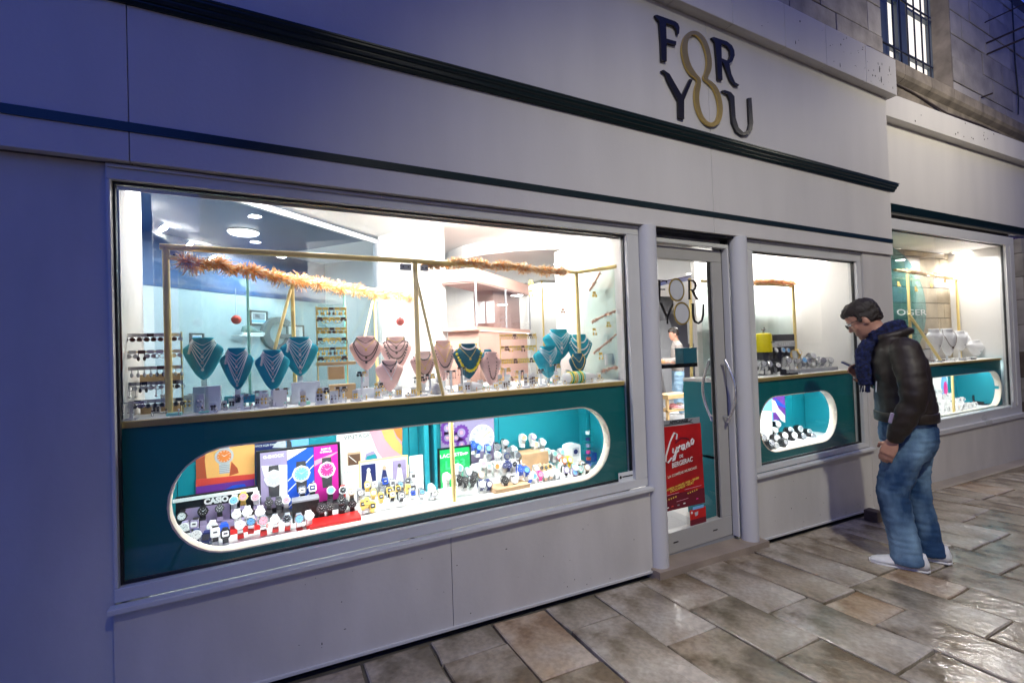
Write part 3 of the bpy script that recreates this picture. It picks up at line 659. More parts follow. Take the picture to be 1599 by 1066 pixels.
zz = [[(1.99, 0.454, 1.813), (1.99, 0.384, 1.871), (1.99, 0.331, 1.917)], [(1.99, 0.446, 1.582), (1.99, 0.328, 1.614), (1.99, 0.184, 1.641)], [(1.99, 0.437, 1.363), (1.99, 0.304, 1.423), (1.99, 0.187, 1.484)], [(1.99, 0.351, 1.233), (1.99, 0.267, 1.257), (1.99, 0.187, 1.267)]]
for i, L_ in enumerate(zz):
    tinsel('tinsel_garland', ['short rose tinsel strand, topmost of four on the right-hand glass screen', 'rose tinsel strand, second from the top on the right-hand glass screen', 'rose tinsel strand, third from the top on the right-hand glass screen', 'short rose tinsel strand, lowest on the right-hand glass screen'][i], L_, .018, 260, ['tinsel_rose', 'tinsel_pale', 'tinsel_rose'])
mb = MB(); mb.box(2.0, 2.006, .2, .62, 1.18, 1.93); tag(mb.build('glass_screen', 'glass_green', origin=(2.0, .4, 1.18)), 'clear glass screen at the right end of the wide window, hung with tinsel strands', 'screen')
mb = MB(); mb.box(2.05, 2.07, .2, 1.0, 0, 2.2); struct(mb.build('bay_end_wall', 'white_wall'))

# ---------------------------------------------------- brass frames above the counter
CT = 1.18
fr = thing('brass_rack', 'brass tube frame standing on the wide counter with glass screens behind the jewellery', 'display frame', (.1, .23, CT))
RZ = 1.904
pl_, pm = -0.428, 0.663
pr = (1.84, 0.4, 1.913)
TR = .0135
def bt(a, b, r=TR, name='post', m='brass_paint', n=10):
    mb = MB(); mb.tube([a, b], r, n); return mb.build(name, m, fr, smooth=True)
bt((pl_, .23, CT), (pl_, .23, RZ)); bt((pl_ - .02, .23, RZ), (pm, .23, RZ), name='rail'); bt((pm, .23, CT), (pm, .23, RZ - .01)); bt((pm, .23, RZ), (pr[0], .40, RZ + .02), name='rail')
bt((pr[0], .40, CT), (pr[0], .40, RZ + .02)); bt((pr[0], .40, RZ + .02), (2.036, .17, RZ + .035), name='rail')
bt((-0.401, 0.161, 1.847), (1.117, 1.453, 1.85), .010, 'rail')
for (t, b) in (((0.069, 0.56, 1.819), (0.071, 0.562, 1.393)), ((0.583, 0.998, 1.823), (0.59, 1.004, 1.443))): bt(t, (b[0], b[1], CT), .0105)
bt((0.061, 0.541, 1.775), (-0.035, 0.394, 1.405), .008, 'brace'); bt((0.568, 0.972, 1.768), (0.464, 0.818, 1.444), .008, 'brace')
q = (0.766, 0.14, 1.23); bt((pm, .225, 1.827), (q[0] + .0, .135, CT), .009, 'brace')
mb = MB(); d0, d1 = (0.001, 1.827), (1.959, 1.828)
for a, b in ((.02, .34), (.345, 1.0), (1.005, 1.55)): mb.box(a, b, .004, .010, CT, 1.82)
dg(mb); mb.build('glass_screen', 'glass_green', fr)
mb = MB()
for s_ in (.342, 1.002): mb = MB(); mb.box(s_ - .004, s_ + .004, .002, .012, CT, 1.815); dg(mb); mb.build('glass_edge', 'mint', fr)
mb = MB(); mb.box(pm + .02, pr[0] - .02, .3, .306, CT, RZ - .02); mb.build('glass_screen', 'glass', fr)
for (a, b) in ((-0.414, -0.363), (0.581, 0.644), (0.693, 0.736)):
    mb = MB(); mb.box(a, b, .232, .25, RZ - .050, RZ - .016, .003); hg = mb.build('hinge_clip', 'light_grey', fr)
    mb = MB()
    for f in (.28, .72): mb.lathe([(.005, 0), (.005, .003)], 8); 
    mb = MB()
    for f in (.28, .72):
        k = MB(); k.lathe([(.004, 0), (.004, .003)], 8); place(k, (a + (b - a) * f, .232, RZ - .033), rx=PI / 2); mb.add(k.v, k.f)
    mb.build('screw', 'dark_grey', hg)
# hanging red baubles; the second stands in for a reflection
for q, lb in (((0.637, 0.5, 1.596), 'red bauble on a thread hanging under the end of the long copper garland'), ((-0.199, 0.595, 1.616), 'striped red bauble added for a reflection in the slanting glass, above the left blue busts')):
    o = thing('bauble', lb, 'bauble', q, 'red baubles'); mb = MB(); mb.ball(q, .024, 14, 9); mb.build('ball', 'red_coral', o, smooth='all')
    mb = MB(); mb.tube([(q[0], q[1], q[2] + .02), (q[0], q[1], 1.78)], .0012, 4); mb.build('thread', 'light_grey', o)

# ---------------------------------------------------- counters with the oblong niche
def counter(label, xa, xb, z0, z1, s_x0, s_x1, s_zc, s_r, depth, post=None, root=None, y=.12):
    o = thing('display_counter', label, 'counter', (xa, y, z0)) if root is None else root
    e = stadium(s_x0, s_x1, s_zc, s_r)
    shape2d([[(xa, z0), (xb, z0), (xb, z1 - .028), (xa, z1 - .028)], e], y, y + .016).build('front_panel', 'teal', o)
    ei = stadium(s_x0 + .007, s_x1 - .007, s_zc, s_r - .007)
    shape2d([stadium(s_x0 + .0005, s_x1 - .0005, s_zc, s_r - .0005), ei], y - .004, y + .055).build('niche_rim', 'cream_print', o)
    mb = MB(); mb.box(xa, xb, y - .012, y + .018, z1 - .0275, z1 - .001, .003); mb.build('brass_edge', 'brass', o)
    mb = MB(); mb.box(xa, xb, y + .0185, y + depth, z1 - .024, z1, 0); mb.build('counter_top', 'white', o)
    zf = s_zc - s_r - .012
    mb = MB(); mb.box(xa, xb, y + .056, y + depth, zf - .02, zf); mb.build('niche_floor', 'white', o)
    return o, zf
CZc, CR = .815, .227
ctr, NF = counter('long dark teal counter with brass edge and oblong lit niche in the wide window', -.572, 2.01, .553, CT, -.424, 1.852, CZc, CR, .62)
# niche back: bright teal panels, ribbed post
bx = [-.572, -0.469, 0.691, 0.75, 1.3, 2.01]
for i in range(5):
    mb = MB(); mb.box(bx[i] + .002, bx[i + 1] - .002, .60, .612, .55, 1.155); mb.build('back_panel', 'teal_bright', ctr)
mb = MB(); mb.box(-.572, 2.01, .613, .62, .5, 1.155); mb.build('back_board', 'black', ctr)
mb = MB(); mb.box(-.57, -.55, .14, .6, .55, 1.155); mb.build('end_panel', 'teal_bright', ctr)
mb = MB(); mb.box(1.985, 2.005, .14, .6, .55, 1.155); mb.build('end_panel', 'teal_bright', ctr)
for (px_, w) in ((0.773, .03), (0.828, .018), (1.965, .03), (2.003, .022)):
    mb = MB(); mb.box(px_ - w / 2, px_ + w / 2, .5, .598, NF, 1.155, .006); mb.build('rib', 'teal_bright', ctr)
mb = MB(); mb.tube([(0.832, .2, NF), (0.825, .2, 1.155)], .012, 12); mb.build('brass_post', 'brass_paint', ctr, smooth=True)
mb = MB(); mb.box(-.3, 1.8, .165, .195, 1.146, 1.154); mb.build('led_strip', 'strip_glow', ctr)
# narrow window counter
c3x0, c3x1 = 3.316, 4.389; c3t, c3b = 0.962, 0.511
CT3 = 1.114
ctr3, NF3 = counter('short dark teal counter with a brass edge and a round-ended niche, in the narrow window', 3.06, 4.70, .43, CT3, c3x0, c3x1, (c3t + c3b) / 2, (c3t - c3b) / 2, .5)
mb = MB(); mb.box(3.06, 3.075, .14, .62, -.02, CT3 - .03); mb.build('side_panel', 'teal_bright', ctr3)
bx = [3.076, 4.319, 4.47, 4.787, 4.70]
for i in range(4):
    mb = MB(); mb.box(bx[i] + .002, bx[i + 1] - .002, .56, .572, .4, CT3 - .03); mb.build('back_panel', 'teal_bright', ctr3)
mb = MB(); mb.box(3.08, 4.69, .575, .58, .4, CT3 - .03); mb.build('back_board', 'black', ctr3)
mb = MB(); mb.box(4.66, 4.69, .14, .555, .4, CT3 - .03); mb.build('end_panel', 'teal_bright', ctr3)
# walls of the narrow window bay
mb = MB(); mb.box(3.3, 4.75, .66, .70, 0, CEIL); struct(mb.build('bay_back_wall', 'white_wall'))
mb = MB(); mb.box(4.69, 4.72, .13, .66, 0, CEIL); struct(mb.build('bay_side_wall', 'white_wall'))
fr = thing('brass_rack', 'brass tube frame with a pale glass screen in the narrow window', 'display frame', (3.7, .4, CT3))
q = (4.328, 0.42, 1.915)
bt((q[0], .42, CT3), (q[0], .42, q[2])); bt((3.1, .42, q[2]), (q[0], .42, q[2]), name='rail')
mb = MB(); mb.box(3.1, q[0] - .02, .43, .436, CT3, q[2] - .02); mb.build('glass_screen', 'glass_green', fr)
tinsel('tinsel_garland', 'pale copper tinsel garland on the rail in the narrow window', [(3.665, 0.42, 1.922), (3.831, 0.42, 1.934), (4.014, 0.42, 1.946), (4.174, 0.42, 1.94), (4.349, 0.42, 1.934)], .05, 1600, ['tinsel_copper', 'tinsel_gold', 'tinsel_rose'])

# ================================================================ POSTERS AND BOARDS IN THE WIDE NICHE
def sheet(parent, r, y, m, name='print', t=.0015):
    mb = MB(); mb.box(r[0], r[1], y, y + t, r[2], r[3]); return mb.build(name, m, parent)
def disc(parent, cx, cz, rx, rz, y, m, name='print', n=20, t=.0015):
    mb = MB(); mb.prism([(cx + rx * math.cos(2 * PI * k / n), cz + rz * math.sin(2 * PI * k / n)) for k in range(n)], y, y + t); return mb.build(name, m, parent)
def poly(parent, pts, y, m, name='print', t=.0015):
    return shape2d([pts], y, y + t).build(name, m, parent)
def text(parent, s, x, z, size, y, m, bold=0, shear=0, align='CENTER', xs=1.0, ry=0.0, name='lettering', space=1.0):
    mb = text_mb(s, size, .001, bold, shear, align, space, xs)
    place(mb, (x, y, z), ry=ry); return mb.build(name, m, parent)
def drawn_watch(parent, cx, cz, r, y, case, dial, strap=None, steps=0):
    if strap:
        poly(parent, [(cx - r * .62, cz), (cx + r * .62, cz), (cx + r * .5, cz - r * 2.1), (cx - r * .5, cz - r * 2.1)], y + .001, strap)
        poly(parent, [(cx - r * .5, cz + r * 1.45), (cx + r * .5, cz + r * 1.45), (cx + r * .6, cz), (cx - r * .6, cz)], y + .001, strap)
        for i in range(steps): sheet(parent, (cx - r * .56, cx + r * .56, cz - r * (1.15 + .22 * i), cz - r * (1.07 + .22 * i)), y - .0002, 'grey')
    disc(parent, cx, cz, r, r, y - .001, case, n=8 if dial != 'orange' else 20); disc(parent, cx, cz, r * .74, r * .74, y - .002, dial)
    for a in range(12):
        b_ = a * PI / 6; mb = MB(); c, s_ = math.cos(b_), math.sin(b_)
        mb.add([(cx + c * r * .55 - s_ * r * .03, y - .003, cz + s_ * r * .55 + c * r * .03), (cx + c * r * .68 - s_ * r * .03, y - .003, cz + s_ * r * .68 + c * r * .03), (cx + c * r * .68 + s_ * r * .03, y - .003, cz + s_ * r * .68 - c * r * .03), (cx + c * r * .55 + s_ * r * .03, y - .003, cz + s_ * r * .55 - c * r * .03)], [(0, 3, 2, 1)])
        if a == 0: acc = MB()
        acc.add(mb.v, mb.f)
    for b_, l_ in ((2.4, .45), (.5, .6)):
        c, s_ = math.cos(b_), math.sin(b_); w = r * .035
        acc.add([(cx - s_ * w, y - .0031, cz + c * w), (cx + c * r * l_, y - .0031, cz + s_ * r * l_), (cx + s_ * w, y - .0031, cz - c * w)], [(0, 2, 1)])
    acc.build('dial_marks', 'white', parent)
O1 = (260, 680)
p_ = thing('watch_poster', 'orange poster of a steel watch, at the left end of the oblong niche', 'poster', (-0.27, 0.585, 0.756), 'posters in the oblong niche')
r = (-0.389, -0.133, 0.712, 0.995); sheet(p_, r, .592, 'orange', 'sheet', .004)
sheet(p_, (-0.388, -0.342, 0.809, 1.008), .5905, 'orange_dark')
poly(p_, [(-0.34, 1.005), (-0.129, 0.979), (-0.133, 0.798), (-0.238, 0.792), (-0.344, 0.802), (-0.351, 0.901)], .5903, 'orange_light')
poly(p_, [(-0.236, 0.881), (-0.21, 0.843), (-0.205, 0.817), (-0.247, 0.808)], .5895, 'orange_dark')
poly(p_, [(-0.39, 0.813), (-0.133, 0.802), (-0.134, 0.775), (-0.391, 0.777)], .589, 'red_coral')
poly(p_, [(-0.391, 0.776), (-0.134, 0.775), (-0.136, 0.689), (-0.392, 0.734)], .589, 'purple')
poly(p_, [(-0.277, 0.739), (-0.232, 0.758), (-0.181, 0.757), (-0.168, 0.736), (-0.271, 0.724)], .588, 'blue')
c_ = (-0.267, 0.585, 0.913); drawn_watch(p_, c_[0], c_[2], .042, .588, 'silver', 'orange', 'light_grey', 5)
# blue strip poster behind the triple light box
p_ = thing('watch_poster', 'dark and pale blue poster strip above the black framed triple picture board', 'poster', (-0.006, 0.588, 0.78), 'posters in the oblong niche')
sheet(p_, (-0.13, 0.018, 0.72, 0.993), .594, 'navy', 'sheet', .004); sheet(p_, (0.019, 0.132, 0.698, 0.991), .594, 'blue_light', 'sheet', .004)
poly(p_, [(-0.048, 0.927), (-0.026, 0.955), (0.017, 0.974), (0.019, 0.918)], .593, 'light_grey'); poly(p_, [(0.022, 0.977), (0.045, 0.946), (0.047, 0.911), (0.021, 0.918)], .593, 'dark_grey')
text(p_, 'EDIFICE EQB-2000', -0.087, 0.939, .014, .593, 'white')
# black header board with white lettering
p_ = thing('display_board', 'black board with a white bar and bold white CASIO lettering at the niche left', 'display board', (-0.308, 0.5, 0.518), 'boards in the oblong niche')
sheet(p_, (-0.462, -0.122, 0.469, 0.757), .512, 'black', 'board', .01)
sheet(p_, (-0.471, -0.118, 0.734, 0.749), .500, 'white', 'top_bar', .012)
poly(p_, [(-0.426, 0.696), (-0.24, 0.692), (-0.243, 0.567), (-0.428, 0.574)], .509, 'lilac', 'panel')
q = (-0.347, 0.505, 0.711); q2 = (-0.245, 0.505, 0.705)
tb = text_mb('CASIO', .037, .002, .0022, 0, 'LEFT'); w_ = max(v[0] for v in tb.v); place(tb, (0, 0, 0)); k_ = (q2[0] - q[0]) / w_
tb.v = [(v[0] * k_, v[1], v[2]) for v in tb.v]; place(tb, (q[0], .505, (q[2] + q2[2]) / 2 - .004)); tb.build('lettering', 'white', p_)
# triple light box
p_ = thing('display_board', 'black framed board of three watch pictures, grey, blue and magenta side by side', 'display board', (0.069, 0.53, 0.577), 'boards in the oblong niche')
fz = (-0.122, 0.288, 0.563, 0.928)
mb = MB(); mb.box(fz[0], fz[1], .532, .55, fz[2], fz[3], .003); mb.build('board_frame', 'black', p_)
pa = (-0.104, 0.02, 0.624, 0.93); pb = (0.021, 0.151, 0.6, 0.923); pc = (0.153, 0.274, 0.615, 0.919)
zt_ = (pa[3] + pb[3] + pc[3]) / 3
for r_, m_ in ((pa, 'lilac'), (pb, 'blue'), (pc, 'magenta')): sheet(p_, (r_[0], r_[1], r_[2], fz[3] - .012), .5295, m_, 'panel', .002)
zt_ = fz[3] - .012
poly(p_, [(-0.087, 0.796), (-0.099, 0.85), (0.021, 0.84), (0.018, 0.665), (-0.024, 0.658)], .5285, 'white')
poly(p_, [(pb[0], zt_), (pb[1] - .03, zt_), (pb[0], zt_ - .055)], .5285, 'cream_print')
for i, d_ in enumerate((.02, .075, .16, .2)):
    poly(p_, [(pb[0] + .001, zt_ - .14 - d_), (pb[1] - .001, zt_ - .02 - d_), (pb[1] - .001, zt_ - .026 - d_), (pb[0] + .001, zt_ - .146 - d_)], .5285, 'white')
poly(p_, [(pc[0] + .001, zt_ - .075), (pc[1] - .001, zt_ - .04), (pc[1] - .001, zt_ - .046), (pc[0] + .001, zt_ - .105)], .5285, 'pink')
for c_, dm in (((-0.043, 0.528, 0.778), 'light_grey'), ((0.088, 0.528, 0.782), 'blue_light'), ((0.216, 0.528, 0.784), 'hot_pink')):
    drawn_watch(p_, c_[0], c_[2], .046, .527, 'sticker_white', dm, 'dark_grey')
text(p_, 'G-SHOCK', (pa[0] + pa[1]) / 2, zt_ - .030, .022, .528, 'white', bold=.0008)
for k_, t_ in enumerate(('BABY-G', 'G-SHOCK')): text(p_, t_, (pc[0] + pc[1]) / 2, zt_ - .022 - .016 * k_, .014, .528, 'white', bold=.0006)
# white vintage poster
p_ = thing('watch_poster', 'white VINTAGE poster with a square brown watch and pink and orange curves', 'poster', (0.557, 0.585, 0.674), 'posters in the oblong niche')
r = (0.277, 0.643, 0.524, 1.008); sheet(p_, (r[0], r[1], r[2], 1.12), .592, 'white', 'sheet', .004)
poly(p_, [(0.455, 0.964), (0.649, 0.957), (0.644, 0.786), (0.53, 0.789), (0.501, 0.83)], .5905, 'pink')
poly(p_, [(0.525, 0.961), (0.594, 0.959), (0.612, 0.901), (0.647, 0.851), (0.645, 0.79), (0.59, 0.838), (0.547, 0.899)], .5895, 'orange_light')
poly(p_, [(0.594, 0.964), (0.651, 0.962), (0.648, 0.874), (0.618, 0.91)], .5885, 'orange')
poly(p_, [(0.328, 1.022), (0.256, 1.029), (0.25, 0.973), (0.272, 0.963), (0.286, 0.988)], .5905, 'red_coral')
poly(p_, [(0.286, 0.988), (0.281, 0.96), (0.331, 0.963), (0.346, 1.0)], .5900, 'dark_grey')
q = (0.388, 0.585, 0.925); text(p_, 'VINTAGE', q[0], q[2], .034, .5905, 'dark_grey', xs=1.05)
sheet(p_, (0.332, 0.406, 0.775, 0.848), .5905, 'tan'); sheet(p_, (0.336, 0.401, 0.775, 0.836), .5897, 'brown')
poly(p_, [(0.337, 0.83), (0.34, 0.832), (0.368, 0.804), (0.382, 0.79), (0.379, 0.788), (0.363, 0.803)], .589, 'white')
poly(p_, [(0.434, 0.829), (0.478, 0.843), (0.501, 0.805), (0.502, 0.78), (0.426, 0.791)], .5905, 'lilac'); poly(p_, [(0.439, 0.814), (0.487, 0.822), (0.498, 0.796), (0.433, 0.793)], .5897, 'teal_bright')
# cream board with three photographs
p_ = thing('display_board', 'white board with a gold edged row of three small photographs behind the gold watches', 'display board', (0.535, 0.5, 0.532), 'boards in the oblong niche')
sheet(p_, (0.295, 0.664, 0.507, 0.749), .512, 'white', 'board', .008)
sheet(p_, (0.67, 0.751, 0.499, 0.797), .512, 'white', 'board', .008)
fr_ = (0.381, 0.658, 0.627, 0.81); sheet(p_, fr_, .503, 'brass_paint', 'board_frame', .006)
sheet(p_, (fr_[0] + .008, fr_[1] - .008, fr_[2], fr_[3] - .010), .5015, 'white', 'panel')
ws = (fr_[1] - fr_[0] - .04) / 3
for i, m_ in enumerate(('navy', 'light_grey', 'lilac')):
    a = fr_[0] + .012 + i * (ws + .008); sheet(p_, (a, a + ws, fr_[2] + .02, fr_[3] - .022), .5005, m_, 'photo')
    poly(p_, [(a + ws * .2, fr_[2] + .03), (a + ws * .8, fr_[2] + .03), (a + ws * .62, fr_[3] - .07), (a + ws * .4, fr_[3] - .06)], .4995, ('cream_print', 'navy', 'white')[i])
    disc(p_, a + ws * .5, fr_[3] - .055, .010, .012, .499, ('white', 'tan', 'dark_grey')[i])
q = (0.714, 0.5, 0.76); text(p_, 'CASIO', q[0], q[2], .016, .5105, 'grey'); q = (0.327, 0.5, 0.755); text(p_, 'CASIO', q[0], q[2] - .004, .018, .5105, 'grey')
# grey gear poster with a big clock face
p_ = thing('watch_poster', 'grey and plum poster of gear wheels with a big white clock face', 'poster', (1.074, 0.585, 0.613), 'posters in the oblong niche')
r = (0.892, 1.263, 0.409, 0.963); sheet(p_, (r[0], r[1], r[2], 1.12), .592, 'lilac', 'sheet', .004)
for cx_, cz_, r_ in ([(1.03, 0.885, 0.055), (0.936, 0.863, 0.045), (1.03, 0.809, 0.04), (0.938, 0.924, 0.05), (0.992, 0.857, 0.035)]):
    n_ = 14; pts = []
    for k in range(n_ * 2): rr = r_ * (1 if k % 2 else .84); pts += [(cx_ + rr * math.cos(PI * k / n_), cz_ + rr * math.sin(PI * k / n_))]
    poly(p_, pts, .5905, 'purple'); disc(p_, cx_, cz_, r_ * .5, r_ * .5, .5895, 'lilac'); disc(p_, cx_, cz_, r_ * .2, r_ * .2, .5888, 'pink')
c_ = (1.172, 0.585, 0.835); r_ = .088
disc(p_, c_[0], c_[2], r_, r_, .588, 'white'); disc(p_, c_[0], c_[2], r_ * .9, r_ * .9, .587, 'light_grey'); disc(p_, c_[0], c_[2], r_ * .55, r_ * .55, .5865, 'sticker_white')
acc = MB()
for a in range(12):
    c, s_ = math.cos(a * PI / 6), math.sin(a * PI / 6); acc.add([(c_[0] + c * r_ * .6 - s_ * .002, .586, c_[2] + s_ * r_ * .6 + c * .002), (c_[0] + c * r_ * .84 - s_ * .002, .586, c_[2] + s_ * r_ * .84 + c * .002), (c_[0] + c * r_ * .84 + s_ * .002, .586, c_[2] + s_ * r_ * .84 - c * .002), (c_[0] + c * r_ * .6 + s_ * .002, .586, c_[2] + s_ * r_ * .6 - c * .002)], [(0, 3, 2, 1)])
acc.build('dial_marks', 'grey', p_)
poly(p_, [(c_[0], c_[2] - .003), (c_[0] + .06, c_[2] + .035), (c_[0] + .058, c_[2] + .039), (c_[0], c_[2] + .003)], .5855, 'gold'); poly(p_, [(c_[0], c_[2] - .003), (c_[0] - .05, c_[2] - .02), (c_[0] - .05, c_[2] - .015), (c_[0], c_[2] + .003)], .5855, 'white')
# green board
p_ = thing('display_board', 'bright green framed board with white lettering and a small white crocodile, behind the brass post', 'display board', (0.947, 0.5, 0.495), 'boards in the oblong niche')
r = (0.847, 1.062, 0.554, 0.817); sheet(p_, r, .515, 'dark_green', 'board_frame', .012); sheet(p_, (r[0] + .01, r[1] - .01, r[2], r[3] - .01), .513, 'green', 'panel')
q = (0.93, 0.5, 0.759); text(p_, 'LACOSTE', q[0], q[2], .030, .512, 'white', bold=.0006, xs=1.15)
q = (1.022, 0.5, 0.767); cr = [(-.020, .002), (-.012, .006), (-.004, .005), (.002, .009), (.010, .007), (.022, .009), (.012, .002), (.022, .0), (.008, -.004), (.004, -.009), (0, -.004), (-.008, -.004), (-.012, -.009), (-.015, -.003)]
poly(p_, [(q[0] + a, q[2] + b) for a, b in cr], .5118, 'white')
q = (0.955, 0.5, 0.688); text(p_, 'L 23', q[0], q[2], .07, .5118, 'green_light', bold=.002, xs=1.1)

# ================================================================ WATCHES
def watch_meshes(kind):
    out = {}
    b = MB(); n = 20; rings = []                     # strap: C-shaped loop, band .021 wide
    for k in range(n):
        a = 2 * PI * k / n; w = .0115 if kind != 'slim' else .008
        cy, cz = .027 + .027 * math.cos(a), -.014 + .034 * math.sin(a); nx, nz = math.cos(a) * .0016, math.sin(a) * .0016
        rings.append([(-w, cy + nx, cz + nz), (w, cy + nx, cz + nz), (w, cy - nx, cz - nz), (-w, cy - nx, cz - nz)])
    fs = []
    for k in range(n):
        for i in range(4): fs.append((k * 4 + i, k * 4 + (i + 1) % 4, ((k + 1) % n) * 4 + (i + 1) % 4, ((k + 1) % n) * 4 + i))
    b.add([v for r_ in rings for v in r_], fs); out['strap'] = b
    T = Matrix.Rotation(math.radians(-18), 4, 'X')
    def fc(mb): mb.v = [tuple(T @ Vector((v[0], -v[2], v[1]))) for v in mb.v]; return mb   # local z -> -y (towards the street)
    b = MB()
    if kind == 'square':
        for (s_, z) in (): pass
        def ring(sx, sy, z): return [(x * sx, y * sy, z) for x, y in ((-1, -.7), (-.7, -1), (.7, -1), (1, -.7), (1, .7), (.7, 1), (-.7, 1), (-1, .7))]
        b.rings([ring(.017, .019, -.006), ring(.0185, .0205, -.002), ring(.0185, .0205, .002), ring(.0165, .0185, .005)]); out['case'] = fc(b)
        b = MB(); b.rings([ring(.0132, .0125, .0046), ring(.013, .0123, .0058)]); out['dial'] = fc(b)
        b = MB(); b.add([(-.007, -.003, .0062), (.008, -.003, .0062), (.008, .004, .0062), (-.007, .004, .0062)], [(0, 1, 2, 3)]); out['display'] = fc(b)
    else:
        n = 8 if kind == 'octagon' else 20; R_ = .021 if kind != 'slim' else .015
        def ring(r_, z): return [(r_ * math.cos(2 * PI * (k + .5) / n), r_ * math.sin(2 * PI * (k + .5) / n), z) for k in range(n)]
        b.rings([ring(R_ * .94, -.006), ring(R_ * 1.05, -.003), ring(R_ * 1.05, .002), ring(R_ * .93, .005), ring(R_ * .82, .005), ring(R_ * .80, .0035)]); b.add(*(lambda c_: (c_.v, c_.f))(MB().box(R_ * 1.0, R_ * 1.17, -.002, .002, -.003, .001))); out['case'] = fc(b)
        b = MB(); b.lathe([(R_ * .79, .0036), (R_ * .77, .0042), (.0006, .0043)], 18); out['dial'] = fc(b)
        b = MB()
        for an, ln in ((2.5, .38), (.6, .60)):
            c, s_ = math.cos(an), math.sin(an); w = R_ * .06; b.add([(-s_ * w, c * w, .0047), (s_ * w, -c * w, .0047), (c * R_ * ln, s_ * R_ * ln, .0047)], [(0, 1, 2)])
        for a in range(8):
            c, s_ = math.cos(a * PI / 4), math.sin(a * PI / 4); w = R_ * .04; r0, r1 = R_ * .55, R_ * .7
            b.add([(c * r0 - s_ * w, s_ * r0 + c * w, .0047), (c * r0 + s_ * w, s_ * r0 - c * w, .0047), (c * r1 + s_ * w, s_ * r1 - c * w, .0047), (c * r1 - s_ * w, s_ * r1 + c * w, .0047)], [(0, 1, 2, 3)])
        out['hands'] = fc(b)
    b = MB(); b.rings([[(x * .013, .024 + y * .017, z) for x, y in ((-1, -1), (1, -1), (1, 1), (-1, 1))] for z in (-.066, -.045)]); b.rings([[(x * .009, .027 + y * .015, z) for x, y in ((-1, -1), (1, -1), (1, 1), (-1, 1))] for z in (-.0449, .012)]); out['cuff'] = b
    return out
PROTO = {}
for kd in ('round', 'octagon', 'square', 'slim'):
    for part, mb in watch_meshes(kd).items():
        me = bpy.data.meshes.new(part); me.from_pydata(mb.v, [], mb.f); me.update(); me.materials.append(M['white'])
        if part in ('case', 'strap'): me.shade_smooth(); me.set_sharp_from_angle(angle=math.radians(35))
        PROTO[kd, part] = me
CM = {'k': 'black', 'w': 'white', 's': 'steel', 'g': 'gold', 'b': 'blue', 'l': 'blue_light', 'p': 'pink', 'r': 'red', 'n': 'navy', 'y': 'yellow', 'o': 'orange', 'm': 'mint', 't': 'tan', 'v': 'lilac', 'e': 'dark_grey', 'h': 'hot_pink', 'x': 'grey', 'S': 'silver'}
CN = {'k': 'black', 'w': 'white', 's': 'steel', 'g': 'gold', 'b': 'blue', 'l': 'pale blue', 'p': 'pink', 'r': 'red', 'n': 'navy', 'y': 'yellow', 'o': 'orange', 'm': 'mint', 't': 'tan', 'v': 'lilac', 'e': 'dark grey', 'h': 'hot pink', 'x': 'grey', 'S': 'silver'}
KD = {'': 'octagon', '#': 'square', '.': 'slim', '!': 'round'}
def child(me, name, m, parent, loc=(0, 0, 0), scl=(1, 1, 1)):
    o = bpy.data.objects.new(name, me); C.objects.link(o); o.parent = parent; o.location = loc; o.scale = scl
    o.material_slots[0].link = 'OBJECT'; o.material_slots[0].material = M[m]; return o
def watches(rows, where, group, kind='octagon', yaw=0.0, size=1.0, cuff='cuff', jitter=.12, floor=None, riser=None):
    rows = sorted(rows); zmin = min(q[2] for q in rows) - .066 * size
    n = len(rows)
    for i, (x, y, z, code) in enumerate(rows):
        kd = kind
        if code[-1] in '#.!': kd = KD[code[-1]]; code = code[:-1]
        a, b, c = code
        lb = '%s-strapped %s-faced %s watch, %s from left in %s' % (CN[a].replace(' ', '-'), CN[c].replace(' ', '-'), {'square': 'square', 'slim': 'slim', 'round': 'round', 'octagon': 'chunky'}[kd], stars(i) if i < 16 else 'last', where)
        o = thing('wrist_watch', lb, 'watch', (x, y, z), group)
        o.rotation_euler = (random.uniform(-.12, .12), random.uniform(-jitter, jitter) * .4, yaw + random.uniform(-jitter, jitter)); o.scale = (size * random.uniform(.93, 1.05),) * 3
        child(PROTO[kd, 'strap'], 'strap', CM[a], o); child(PROTO[kd, 'case'], 'case', CM[b], o); child(PROTO[kd, 'dial'], 'dial', CM[c], o)
        if kd == 'square': child(PROTO[kd, 'display'], 'display', 'light_grey' if c in 'kn' else 'dark_grey', o)
        else: child(PROTO[kd, 'hands'], 'hands', 'white' if c in 'knbre' else 'dark_grey', o)
        h = z - .045 * size - (floor if floor is not None else zmin)
        child(PROTO[kd, 'cuff'], 'cuff', cuff, o)
        if h > .03:
            pass
    if riser and zmin > riser[0] + .012:
        xs_ = [q[0] for q in rows]; yy = rows[0][1] + .028
        mb = MB(); mb.box(min(xs_) - .03, max(xs_) + .03, yy - .028, yy + .032, riser[0], zmin + .004, .002)
        tag(mb.build('display_step', riser[1], origin=(sum(xs_) / n, yy, riser[0])), riser[2], 'display step', 'steps under the watches')
G1 = 'watches in the oblong niche'
watches([(-0.432, 0.47, 0.674, 'kew!'), (-0.348, 0.47, 0.682, 'kkk!'), (-0.28, 0.47, 0.683, 'kee'), (-0.22, 0.47, 0.711, 'wwl'), (-0.18, 0.47, 0.721, 'ggp'), (-0.126, 0.47, 0.711, 'wwp')], 'back row below the bold white lettering', G1, cuff='lilac', riser=(NF, 'lilac', 'lilac step under the back row of watches at the left of the niche'))
